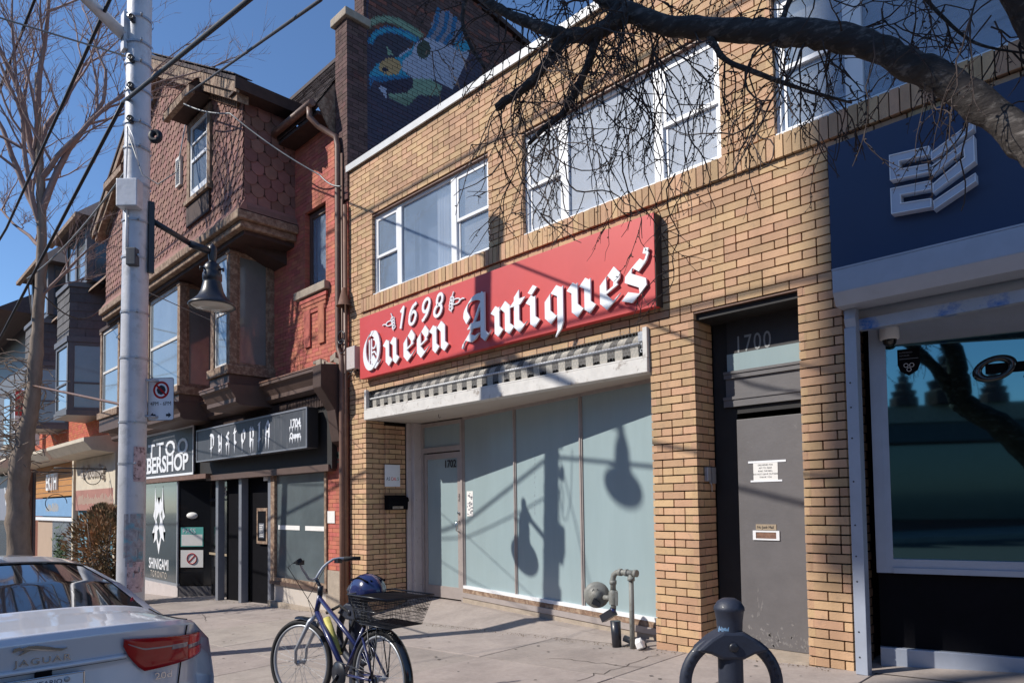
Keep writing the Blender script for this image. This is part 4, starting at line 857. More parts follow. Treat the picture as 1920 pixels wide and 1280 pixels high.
# ---- main roof to the right with gutter, soffit, downpipe; chimney and mural wall
mr_ = empty("main_roof", (-11, 0.3, 8)); put(mr_, rb)
ye, ze, yr, zr = -0.34, 8.06, 0.85, 9.95
q = MB(); q.prism([(-14.5, ye, ze), (-14.5, yr, zr), (-14.5, yr, zr - 0.12), (-14.5, ye, ze - 0.10)], (4.4, 0, 0)); q.build("deck", M['dark_wood'], mr_)
nn = Vector((0, -(zr - ze), yr - ye)).normalized(); uu = Vector((0, yr - ye, zr - ze)).normalized(); L_ = []
scallops(L_, (-14.5, ye - 0.01, ze - 0.01), (1, 0, 0), uu, nn, 4.44, math.hypot(yr - ye, zr - ze), w=0.30, h=0.135, shape='flat', off=0.016, seed=45)
shingles(L_, mr_, M['roof_shingle'], 150)
q = MB(); q.box(-14.5, -10.06, yr - 0.05, yr + 0.12, zr - 0.02, zr + 0.05); q.build("ridge_cap", M['roof_shingle'], mr_)
q = MB(); q.tube([(-12.1, ye - 0.07, ze + 0.0), (-10.10, ye - 0.07, ze - 0.0)], 0.062, 10); q.build("gutter", M['brown_metal'], mr_)
q = MB(); q.prism([(-10.08, ye, ze - 0.02), (-10.08, 0.0, ze + 0.50), (-10.08, 0.0, ze - 0.55)], (0.03, 0, 0)); q.build("verge_board", M['old_wood'], mr_)
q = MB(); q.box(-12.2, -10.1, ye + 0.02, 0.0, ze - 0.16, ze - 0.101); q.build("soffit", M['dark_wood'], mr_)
dp = MB(); dp.tube([(-10.22, ye - 0.06, ze - 0.04), (-10.22, ye - 0.06, ze - 0.20), (-10.15, -0.28, ze - 0.34), (-9.90, -0.10, ze - 0.55), (-9.86, -0.09, ze - 0.72), (-9.86, -0.09, 4.05), (-9.84, -0.09, 3.95), (-9.74, -0.10, 3.80), (-9.73, -0.10, 3.70), (-9.73, -0.10, 1.0), (-9.73, -0.10, gz(-9.7, 0))], 0.05, 10); dp.build("downpipe", M['brown_metal'], rb)
dp = MB(); dp.tube([(-9.68, -0.06, 6.3), (-9.68, -0.06, gz(-9.7, 0))], 0.036, 10); dp.build("conduit", M['brown_metal'], rb)
dp = MB(); dp.tube([(-9.79, -0.05, 7.2), (-9.79, -0.05, 0.6)], 0.024, 8); dp.build("conduit", M['brown_metal'], rb)
q = MB(); q.lathe([(0.13, 0.0), (0.10, 0.02), (0.03, 0.30), (0.0, 0.30)], (-9.66, -0.10, 4.62), 12); q.build("horn_lamp", M['brown_metal'], rb)
q = MB(); q.torus((-9.72, -0.12, 4.12), (1, 0, 0), (0, 0, 1), 0.10, 0.010, 24, 6); q.torus((-9.70, -0.12, 3.97), (1, 0, 0), (0, 0, 1), 0.11, 0.008, 24, 6); q.build("wire_coil", M['iron'], rb)
# chimney and the tall flank wall painted with a fish mural
mw_ = empty("mural_wall", (-9.7, 2, 7), "tall dark brick flank wall with spray-painted fish mural above the yellow parapet", "wall")
SY = [(0.0, 650), (0.41, 690), (0.51, 700), (0.84, 730), (1.18, 760), (1.92, 820), (2.30, 850), (2.73, 880), (3.89, 960), (4.9, 1020), (9, 1200)]
def inpoly(p, x, y):
    c = False
    for (x0, y0), (x1, y1) in zip(p, p[1:] + p[:1]):
        if (y0 > y) != (y1 > y) and x < (x1 - x0) * (y - y0) / (y1 - y0) + x0: c = not c
    return c
def nearline(p, x, y):
    d = 1e9
    for (x0, y0), (x1, y1) in zip(p[:-1], p[1:]):
        t = max(0, min(1, ((x - x0) * (x1 - x0) + (y - y0) * (y1 - y0)) / ((x1 - x0) ** 2 + (y1 - y0) ** 2))); d = min(d, math.hypot(x - x0 - t * (x1 - x0), y - y0 - t * (y1 - y0)))
    return d
def mural(yw, zw):
    """paint at a point of the flank wall (depth, height) or None for bare brick; the design is laid out on a slanting grid (u, v)"""
    for (a0, b0), (a1, b1) in zip(SY[:-1], SY[1:]):
        if a0 <= yw <= a1: x = b0 + (b1 - b0) * (yw - a0) / (a1 - a0); break
    else: return None
    y = 954 - (zw - 1.42) * (112 - (x - 690) * 0.074)
    teal, blue, pale, green, ochre, dk = (0.03, 0.33, 0.50), (0.02, 0.16, 0.34), (0.46, 0.48, 0.60), (0.24, 0.36, 0.25), (0.55, 0.34, 0.15), (0.012, 0.018, 0.05)
    el = lambda cx, cy, rx, ry: ((x - cx) / rx) ** 2 + ((y - cy) / ry) ** 2 < 1
    col = (0.050, 0.046, 0.080) if (x < 690 or y > 100 + max(0, 760 - x) * -0.5) and x < 900 else None
    if inpoly([(700, 62), (735, 52), (775, 70), (762, 98), (735, 110), (700, 92)], x, y): col = (0.045, 0.045, 0.07)
    d = nearline([(691, 41), (708, 33), (724, 31), (745, 37), (762, 47), (786, 64)], x, y)
    if d < 7: col = green if d < 4.5 else tuple(v * 0.6 for v in green)
    d = nearline([(695, 74), (702, 63), (711, 56), (724, 52), (737, 53), (763, 63), (778, 73)], x, y)
    if d < 6.5: col = teal if d < 4 else blue
    if inpoly([(800, 70), (818, 12), (842, 18), (868, 45), (872, 95), (845, 98)], x, y): col = (0.26, 0.24, 0.30)
    for pl in ([(821, 15), (817, 42), (803, 66)], [(839, 22), (834, 52), (816, 78)], [(853, 32), (849, 60), (830, 86)], [(866, 50), (860, 76), (846, 93)]):
        if nearline(pl, x, y) < 4.2: col = blue
    if inpoly([(745, 105), (770, 88), (798, 68), (830, 82), (878, 97), (870, 122), (847, 172), (814, 152), (773, 148), (752, 130)], x, y): col = pale
    if el(866, 86, 14, 11): col = teal
    if el(793, 92, 13, 18): col = (0.05, 0.07, 0.05)
    if inpoly([(778, 72), (770, 92), (752, 105), (737, 108), (706, 119), (691, 138), (692, 166), (700, 152), (722, 154), (745, 152), (768, 147), (752, 130), (755, 112), (772, 100)], x, y): col = teal if y < 143 else blue
    if el(731, 125, 21, 17): col = ochre
    if el(721, 131, 5.5, 5.5): col = dk
    if inpoly([(773, 149), (803, 149), (827, 164), (824, 182), (783, 180), (763, 203), (729, 187), (727, 177), (763, 177), (773, 164)], x, y): col = green if y < 185 else tuple(v * 0.7 for v in green)
    if inpoly([(706, 156), (740, 150), (766, 147), (773, 159), (763, 177), (732, 175)], x, y): col = (0.035, 0.03, 0.06)
    if inpoly([(705, 160), (724, 187), (722, 168)], x, y): col = pale
    if inpoly([(725, 86), (727, 103), (738, 102)], x, y): col = green
    return col
me = bpy.data.meshes.new("painted_bricks"); vs, fs, cols = [], [], []; r = random.Random(51)
def wquad(p, c):
    b = len(vs); vs.extend(p); fs.append((b, b + 1, b + 2, b + 3)); cols.append(c)
h, bl, g = 0.072, 0.215, 0.007; k = math.floor(6.7 / h)
while k * h < 11.6:
    z0, z1 = k * h + g / 2, (k + 1) * h - g / 2; y = 0.36 - (k % 2) * bl / 2
    while y < 8.0:
        a, b = max(y + g / 2, 0.37), y + bl - g / 2; top = 11.3 - max(0, a - 2.4) * 0.16
        if b - a > 0.03 and z1 < top:
            pr = r.uniform(0, 0.004); tone = r.uniform(0.7, 1.3); base = (0.10, 0.052, 0.045) if r.random() < 0.8 else (0.19, 0.065, 0.045); n = 12; xf = -9.70 + 0.008 + pr
            for j in range(n):
                ya, yc = a + (b - a) * j / n, a + (b - a) * (j + 1) / n
                for (za, zc) in ((z0, (z0 + z1) / 2), ((z0 + z1) / 2, z1)):
                    mc = mural((ya + yc) / 2 + r.uniform(-.012, .012), (za + zc) / 2 + r.uniform(-.012, .012))
                    c = tuple(v * tone for v in base) if mc is None else tuple(0.88 * v * (0.9 + 0.1 * tone) + 0.12 * w_ for v, w_ in zip(mc, base))
                    wquad([(xf, ya, za), (xf, yc, za), (xf, yc, zc), (xf, ya, zc)], c)
            for p in ([(xf, a, z0), (xf, b, z0), (-9.70, b, z0), (-9.70, a, z0)], [(xf, a, z1), (xf, b, z1), (-9.70, b, z1), (-9.70, a, z1)], [(xf, a, z0), (xf, a, z1), (-9.70, a, z1), (-9.70, a, z0)], [(xf, b, z0), (xf, b, z1), (-9.70, b, z1), (-9.70, b, z0)]): wquad(p, tuple(v * tone for v in base))
        y += bl
    k += 1
me.from_pydata(vs, [], fs); at = me.color_attributes.new("paint", 'FLOAT_COLOR', 'CORNER'); buf = []
for p, c in zip(me.polygons, cols): buf += [c[0], c[1], c[2], 1.0] * len(p.vertices)
at.data.foreach_set("color", buf)
m = mat('mural_paint', (1, 1, 1), 0.85, 0.12, 9, 0.3, 80); nd_ = m.node_tree.nodes.new("ShaderNodeVertexColor"); nd_.layer_name = "paint"
hs = [n for n in m.node_tree.nodes if n.type == 'HUE_SAT'][0]; m.node_tree.links.new(nd_.outputs[0], hs.inputs["Color"])
o = bpy.data.objects.new("painted_bricks", me); C.objects.link(o); me.materials.append(m); put(o, mw_); tag(o, kind="stuff")
q = MB(); q.prism([(-9.70, 0.36, 6.4), (-9.70, 8.0, 6.4), (-9.70, 8.0, 10.4), (-9.70, 2.4, 11.28), (-9.70, 0.36, 11.28)], (-0.25, 0, 0)); q.build("core", M['shop_dark'], mw_)
q = MB(); q.prism([(-9.62, 2.2, 11.35), (-9.62, 8.0, 10.44), (-9.62, 8.0, 10.54), (-9.62, 2.2, 11.45)], (-0.4, 0, 0)); q.build("roof_edge", M['dark_wood'], mw_)
CH = Bricks(h=0.072, bl=0.215, gap=0.007, depth=0.05, rec=0.006)
CH.wall((-10.02, -0.03, 0), (1, 0, 0), 0.36, 6.4, 9.46, (0, -1, 0), seed=52, halves=0); CH.wall((-9.66, -0.03, 0), (0, 1, 0), 0.39, 6.4, 9.46, (1, 0, 0), seed=53, halves=0)
CH.wall((-10.02, -0.03, 0), (0, 1, 0), 0.39, 8.0, 9.46, (-1, 0, 0), seed=54, halves=0)
CH.wall((-9.98, 0.32, 0), (1, 0, 0), 0.28, 9.5, 11.3, (0, -1, 0), seed=55, halves=0)
ch = empty("chimney", (-9.84, 0.15, 6.4)); put(ch, mw_)
CH.finish(ch, M['chimney_brick'] if 'chimney_brick' in M else M['dark_brick'], M['mortar'], 200)
box("core", M['mortar'], ch, -10.00, -9.68, 0.0, 0.36, 6.4, 9.46); box("cap", M['stone'], ch, -10.09, -9.60, -0.09, 0.40, 9.462, 9.60, bevel=0.015)
box("core", M['mortar'], ch, -9.97, -9.705, 0.345, 0.6, 9.6, 11.3)
# ---------------------------------------------------------------- bays and cornice of the red house
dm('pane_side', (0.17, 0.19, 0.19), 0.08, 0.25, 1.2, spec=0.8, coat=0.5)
dm('pane_hazy', (0.20, 0.235, 0.26), 0.08, 0.15, 1.5, spec=0.8, coat=0.5)
def bay(x0, x1, yf, z0, z1, name="bay_window"):
    """square wooden bay: corner posts, front and right side sashes"""
    b = empty(name, (x1, yf, z0)); put(b, rb)
    p = 0.15
    for (px, py) in ((x0, yf), (x1 - p, yf)):
        q = MB(); q.box(px, px + p, py, py + p, z0, z1 - 0.10); q.box(px - 0.015, px + p + 0.015, py - 0.015, py + p + 0.015, z1 - 0.10, z1 - 0.04); q.build("post", M['old_wood'], b, bevel=0.008)
    q = MB(); q.box(x1 - p, x1, -0.10, 0.05, z0, z1); q.build("post", M['old_wood'], b)
    q = MB(); q.box(x0 - 0.02, x1 + 0.02, yf - 0.02, 0.04, z1 - 0.039, z1 + 0.05); q.build("head", M['dark_wood'], b)
    q = MB(); q.box(x0 - 0.03, x1 + 0.05, yf - 0.06, 0.03, z0 - 0.17, z0 - 0.001); q.build("sill", M['old_wood'], b, bevel=0.012)
    q = MB(); q.box(x0 + 0.02, x1 + 0.0, yf - 0.01, 0.03, z0 - 0.50, z0 - 0.171); q.build("apron", M['brown_paint'], b)
    zm = (z0 + z1) / 2 - 0.05
    for (a0, a1, ax) in ((x0 + p, x1 - p, 'x'), (yf + p, -0.10, 'y')):
        g = b
        def bx(m_, s0, s1, o0, o1, za, zb_):
            if ax == 'x': m_.box(s0, s1, yf + o0, yf + o1, za, zb_)
            else: m_.box(x1 - o1, x1 - o0, s0, s1, za, zb_)
        t = 0.045 if ax == 'x' else 0.05; q = MB()
        bx(q, a0, a0 + t, 0.03, 0.09, z0, z1 - 0.04); bx(q, a1 - t, a1, 0.03, 0.09, z0, z1 - 0.04); bx(q, a0 + t, a1 - t, 0.03, 0.0899, z0, z0 + 0.07); bx(q, a0 + t, a1 - t, 0.03, 0.0899, z1 - 0.12, z1 - 0.04)
        if ax == 'x' or name == "bay_window_tall": bx(q, a0 + t, a1 - t, 0.028, 0.088, zm - 0.03, zm + 0.03)
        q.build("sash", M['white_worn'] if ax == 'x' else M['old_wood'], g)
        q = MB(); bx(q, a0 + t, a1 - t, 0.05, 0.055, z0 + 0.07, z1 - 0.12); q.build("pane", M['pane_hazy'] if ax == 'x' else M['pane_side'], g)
    box("core", M['shop_dark'], b, x0 + 0.02, x1 - 0.14, yf + 0.14, 0.2, z0 - 0.1, z1 - 0.05)
    return b
bay(-13.18, -12.30, -0.85, 3.98, 6.12)
bay(-16.85, -14.78, -0.85, 3.92, 6.12)
bay(-20.6, -18.9, -0.85, 3.92, 6.12)
cn = empty("cornice", (-12, -0.3, 3.3)); put(cn, rb)
def run(x0, x1, y, z, k=1.0):
    q = MB(); q.prism([(x0, 0.03, z + 0.34), (x0, y, z + 0.30), (x0, y, z + 0.245), (x0, y + 0.05, z + 0.22), (x0, y + 0.14, z + 0.07), (x0, y + 0.14, z), (x0, y + 0.22, z - 0.05), (x0, 0.03, z - 0.05)], (x1 - x0, 0, 0)); q.build("moulding", M['brown_paint'], cn)
    q = MB(); q.box(x0 - 0.01, x1 + 0.01, y - 0.012, y + 0.03, z + 0.30, z + 0.325); q.build("lead_edge", M['brown_metal'], cn)
run(-12.05, -10.05, -0.42, 3.34); run(-13.35, -12.06, -0.98, 3.28); run(-14.75, -13.36, -0.45, 3.30); run(-17.0, -14.76, -0.98, 3.28); run(-21.2, -17.01, -0.55, 3.30)
q = MB(); q.prism([(-10.04, -0.45, 3.30), (-10.04, -0.45, 3.66), (-10.04, 0.03, 3.72), (-10.04, 0.03, 2.35), (-10.04, -0.12, 2.45), (-10.04, -0.20, 2.95)], (0.26, 0, 0)); q.build("console", M['dark_wood'], cn, bevel=0.01)
q = MB(); q.box(-21.2, -10.05, -0.10, 0.05, 2.02, 3.288); q.build("frieze", M['shop_dark'], cn)
for i in range(40): pass
q = MB()
for i in range(96):
    x = -15.2 + i * 0.053; q.box(x, x + 0.03, -0.16, -0.101, 3.06, 3.26)
tag(q.build("fluting", M['dark_wood'], cn), kind="stuff")
box("beam", M['brown_paint'], cn, -15.2, -10.1, -0.14, 0.06, 1.98, 2.09)
# ---- the bar: dark box sign, black entrance, big shop window
ds = empty("box_sign", (-12.7, -0.3, 2.4), "charcoal box sign with dripping white gothic letters above the black doorway", "sign")
box("case", M['char_board'], ds, -15.15, -10.38, -0.36, -0.165, 2.37, 3.05, bevel=0.01)
box("end_cap", M['shop_dark'], ds, -10.379, -10.365, -0.352, -0.17, 2.378, 3.042)
q = MB(); 
for (a, b_, c, d) in ((-15.15, -10.38, 3.02, 3.051), (-15.15, -10.38, 2.368, 2.395)): q.box(a, b_, -0.372, -0.358, c, d)
q.box(-15.151, -15.12, -0.3721, -0.358, 2.395, 3.02); q.box(-10.41, -10.379, -0.3721, -0.358, 2.395, 3.02); q.build("trim", M['grey_paint'], ds)
GL.update({'D': ([[(.20, 1.0), (.20, .1)], [(.04, 1.0), (.46, .92), (.62, .70), (.58, .2), (.36, .05), (.08, .1)]], [], .8),
 'y': ([[(.06, .84), (.20, .74), (.20, .36), (.38, .22), (.58, .34)], [(.58, .86), (.58, .0), (.40, -.22), (.16, -.12)]], [], .8),
 'o': ([[(.18, .70), (.18, .28), (.40, .10), (.60, .30), (.60, .70), (.40, .90), (.18, .70)]], [], .78),
 'p': ([[(.20, .98), (.20, -.2)], [(.20, .72), (.44, .92), (.62, .72), (.62, .34), (.42, .12), (.24, .22)]], [], .84),
 'I': ([[(.10, 1.06), (.34, 1.12)], [(.24, 1.08), (.24, .1)], [(.08, .08), (.42, .12)]], [], .5),
 'Z': ([[(.20, .20), (.20, .85), (.40, 1.14), (.62, .85), (.62, .1)], [(.20, .5), (.62, .52)]], [], .8)})
dr = random.Random(61)
for ch, x in zip("DystopIZ", (-14.42, -14.02, -13.66, -13.28, -12.94, -12.58, -12.22, -11.94)):
    st_, th_, adv = GL[ch] if ch != 's' else ([[(.58, .80), (.40, .92), (.20, .74), (.56, .36), (.40, .12), (.14, .24)]], [], .7)
    n = Nib((x, -0.3585, 2.60), XR, ZU, 0.30, nib=0.24, dep=0.008, step=0.0002)
    for p in st_: n.stroke(p, 0.0)
    for k in range(1 if ch in 'tIoD' else 2):
        dx = 0.22 + 0.36 * k + dr.uniform(-.04, .04); n.poly([(dx - .075, .22), (dx + .075, .22), (dx + .02, -.25 - dr.random() * .15), (dx, -.52 - dr.random() * .12)])
    n.m.build("letter", M['sign_white'], ds)
for txt, z, sz in (("1704", 2.745, 0.20), ("Queen", 2.56, 0.14)):
    q = MB(); text(q, txt, sz, (-10.79, -0.3595, z), XR, ZU, 0.003, align='CENTER', bold=0.006, sx=0.95)
    for k in range(5): xk = -10.98 + k * 0.095; q.prism([(xk - 0.016, -0.3602, z + 0.02), (xk + 0.016, -0.3602, z + 0.02), (xk, -0.3602, z - 0.075 - 0.02 * (k % 2))], (0, -0.004, 0))
    q.build("small_lettering", M['sign_white'], ds)
bs_ = empty("bar_front", (-12.5, 0, -0.5)); put(bs_, rb)
gb = lambda x: gz(x, 0) - 0.05
for x in (-14.98, -13.82, -12.52): box("post", M['old_post'] if 'old_post' in M else M['grey_paint'], bs_, x, x + 0.13, -0.02, 0.12, gb(x), 2.02)
box("dark_door", M['black'], bs_, -14.84, -13.83, 0.16, 0.22, gb(-14.8), 2.0); box("dark_door", M['black'], bs_, -13.68, -12.53, 0.16, 0.22, gb(-13.7), 2.0)
q = MB(); q.box(-13.26, -12.80, 0.10, 0.159, 0.68, 1.38); fr_ = q.build("menu_frame", M['menu_wood'] if 'menu_wood' in M else M['old_wood'], bs_); box("menu_board", M['black'], bs_, -13.20, -12.86, 0.094, 0.0995, 0.74, 1.32); q = MB(); q.box(-13.14, -12.92, 0.090, 0.0935, 0.80, 1.08); q.build("menu_sheet", M['grey_paint'], bs_)
q = MB()
for i in range(7): q.box(-13.11, -12.95 - 0.02 * (i % 3), 0.0885, 0.0897, 0.83 + i * 0.034, 0.842 + i * 0.034)
tag(q.build("menu_lines", M['paper'], bs_), kind="stuff")
box("security_lamp", M['white_worn'], bs_, -12.62, -12.50, -0.06, -0.021, 1.90, 1.97)
q = MB(); q.box(-12.39, -12.24, -0.03, 0.06, 0.0, 2.0); q.box(-10.43, -10.36, -0.03, 0.06, 0.0, 2.0); q.box(-12.24, -10.43, -0.029, 0.06, 0.02, 0.10); q.build("window_frame", M['old_wood'], bs_)
box("shop_pane", M['shop_glass'], bs_, -12.24, -10.43, 0.02, 0.03, 0.10, 2.0)
box("stall_riser", M['stone_panel'] if 'stone_panel' in M else M['soffit'], bs_, -12.30, -10.40, 0.0, 0.08, -0.34, 0.0); box("rail", M['brown_paint'], bs_, -12.40, -10.36, -0.045, 0.0, -0.03, 0.03)
box("plinth", M['stone'], bs_, -12.42, -9.76, -0.07, 0.3, -0.80, -0.341); box("cement_patch", M['stone'], bs_, -10.41, -9.78, -0.012, 0.05, -0.8, 0.34)
q = MB(); q.box(-12.16, -11.35, 0.012, 0.016, 0.98, 1.06); q.box(-11.15, -10.5, 0.012, 0.016, 0.98, 1.06); q.build("window_strip", M['paper'], bs_)
q = MB(); q.box(-10.36, -10.12, -0.012, -0.006, 1.12, 1.32); q.build("poster_scrap", M['paper'], bs_)
gf = MB(); r = random.Random(63)
for i in range(50): gx_ = -10.4 + r.random() * 0.6; gz_ = 2.1 + r.random() * 0.95; gf.box(gx_, gx_ + r.uniform(.02, .1), -0.010, -0.006 - r.random() * 0.002, gz_, gz_ + r.uniform(.02, .12))
dm('grimy_green', (0.10, 0.13, 0.10), 0.9, 0.4, 9); tag(gf.build("peeling_paint", M['grimy_green'], bs_), kind="stuff")
# ---- the tattoo shop: sign, tinted window with white print, glazed door
tsn = empty("shop_sign", (-17.3, -0.2, 2.2), "dark sign in a white frame with white slab lettering for the barbershop", "sign")
box("board", M['char_board'], tsn, -20.1, -15.75, -0.21, -0.165, 2.19, 3.22)
q = MB(); q.box(-20.12, -15.73, -0.225, -0.205, 3.20, 3.25); q.box(-20.12, -15.73, -0.225, -0.205, 2.14, 2.19); q.box(-15.76, -15.73, -0.2251, -0.205, 2.19, 3.20); q.build("frame", M['sign_white'], tsn)
def fit(txt, size, x0, x1, z, **k):
    vs_, _f = text_verts(txt, size, 0.004, **k); w0, w1 = min(p.x for p in vs_), max(p.x for p in vs_); sx = (x1 - x0) / (w1 - w0); q = MB(); text(q, txt, size, (x0 - w0 * sx, -0.212, z), XR, ZU, 0.004, sx=sx, **k); return q
q = fit("TATTOO", 0.50, -20.0, -16.06, 2.64, bold=0.010, spacing=1.25)
o = q.build("lettering", M['sign_white'], tsn)
q = fit("BARBERSHOP", 0.54, -20.03, -16.02, 2.275, bold=0.014, spacing=0.96); q.build("lettering", M['sign_white'], tsn)
tw = empty("tattoo_front", (-17.5, 0, -0.8)); put(tw, rb)
box("lintel", M['brown_metal'], tw, -20.2, -15.0, -0.23, 0.05, 2.03, 2.13)
box("shop_pane", M['film_dark'], tw, -20.2, -16.98, -0.11, -0.095, -0.36, 2.03)
q = MB(); q.box(-20.2, -16.9, -0.13, -0.06, -0.42, -0.361); q.box(-16.98, -16.92, -0.13, -0.06, -0.361, 2.03); q.build("frame", M['steel'], tw)
q = MB(); q.box(-20.2, -16.86, -0.14, 0.2, -1.4, -0.421); q.build("stall_riser", M['stone_grey'] if 'stone_grey' in M else M['post_paint'], tw)
q = MB(); q.prism([(-16.92, -0.10, -0.40), (-16.92, -0.10, 2.03), (-16.30, 0.38, 2.03), (-16.30, 0.38, -0.40)], (0.02, 0.02, 0)); q.build("side_pane", M['black_gloss'], tw)
q = MB(); q.prism([(-16.86, -0.13, -1.3), (-16.86, -0.13, -0.41), (-16.24, 0.36, -0.41), (-16.24, 0.36, -1.3)], (0.02, 0.02, 0)); q.build("side_riser", M['door_grey'], tw)
box("door", M['black_gloss'], tw, -16.30, -14.2, 0.40, 0.45, -0.9, 2.03); box("transom_bar", M['iron'], tw, -16.30, -14.2, 0.37, 0.41, 1.55, 1.60); box("push_bar", M['brass_label'] if 'brass_label' in M else M['old_wood'], tw, -16.25, -14.6, 0.34, 0.36, 0.32, 0.37)
q = MB(); text(q, "1706", 0.30, (-16.02, 0.395, 1.66), XR, ZU, 0.002, bold=0.006); q.build("number", M['paper'], tw)
q = MB()                                            # horned demon print: two mirrored jagged halves
mp = [(-.30, 1.92), (-.22, 1.45), (-.12, 1.60), (.0, 1.40), (.12, 1.60), (.22, 1.45), (.30, 1.92), (.34, 1.30), (.46, 1.10), (.28, .98), (.50, .72), (.34, .70), (.42, .46), (.20, .56), (.0, .12), (-.18, .52), (-.40, .40), (-.32, .68), (-.52, .66), (-.28, .95), (-.44, 1.12), (-.34, 1.30)]
wm = bmesh.new(); vv = [wm.verts.new((-18.24 + a * 0.92, -0.113, 0.15 + b_ * 0.95)) for a, b_ in mp]; fc = wm.faces.new(vv); bmesh.ops.triangulate(wm, faces=[fc]); mm_ = bpy.data.meshes.new("demon_print"); wm.to_mesh(mm_); wm.free(); mm_.materials.append(M['sign_white']); o = bpy.data.objects.new("window_print", mm_); C.objects.link(o); put(o, tw)
for pts in ([(-.20, 1.02), (.02, 1.22), (.10, .98), (-.02, .80)], [(-.12, .72), (.0, .80), (.12, .60), (.02, .38), (-.10, .52)], [(.14, 1.16), (.26, 1.28), (.22, 1.04)]):
    q = MB(); q.prism([(-18.24 + a * 0.92, -0.1135, 0.15 + b_ * 0.95) for a, b_ in pts], (0, -0.001, 0)); q.build("window_print", M['film_dark'], tw)
q = MB(); text(q, "SHINIGAMI", 0.36, (-18.24, -0.113, -0.09), XR, ZU, 0.001, sx=0.80, align='CENTER', bold=0.006); q.build("window_lettering", M['sign_white'], tw)
q = MB(); text(q, "TORONTO", 0.22, (-18.24, -0.113, -0.30), XR, ZU, 0.001, sx=0.86, align='CENTER', spacing=1.35); q.build("window_lettering", M['grey_light'] if 'grey_light' in M else M['soffit'], tw)
sd2 = Vector((0.62, 0.48, 0)).normalized(); sn2 = Vector((sd2.y, -sd2.x, 0))
def spt(s, z, o): p = Vector((-16.92, -0.10, 0)) + sd2 * s + sn2 * o; return (p.x, p.y, z)
for (s0, s1, z0, z1, mk) in ((0.06, 0.62, 0.50, 0.95, 'pass_green'), (0.06, 0.62, 0.02, 0.42, 'paper')):
    if mk == 'pass_green' and mk not in M: dm(mk, (0.10, 0.42, 0.38), 0.6)
    q = MB(); q.quad(spt(s0, z0, 0.012), spt(s1, z0, 0.012), spt(s1, z1, 0.012), spt(s0, z1, 0.012)); q.build("window_notice", M[mk], tw)
q = MB(); q.quad(spt(0.08, 0.52, 0.014), spt(0.60, 0.52, 0.014), spt(0.60, 0.78, 0.014), spt(0.08, 0.78, 0.014)); q.build("window_notice", M['paper'], tw)
q = MB(); q.torus(spt(0.34, 0.22, 0.016), sd2, (0, 0, 1), 0.12, 0.012, 20, 4); q.obox(spt(0.34, 0.22, 0.016), (sd2 + ZU).normalized(), sn2, (ZU - sd2).normalized(), 0.12, 0.004, 0.010); q.build("no_smoking_mark", M['lamp_red'], tw)
q = MB(); text(q, "PASS", 0.16, spt(0.10, 0.81, 0.013), sd2, ZU, 0.001); q.build("window_lettering", M['sign_white'], tw)
q = MB(); q.lathe([(0.14, 0), (0.14, 0.002), (0, 0.002)], spt(0.34, 1.22, 0.012), 20, sd2 * 1.0, ZU * 0.55, sn2); q.build("oval_sticker", M['paper'], tw)
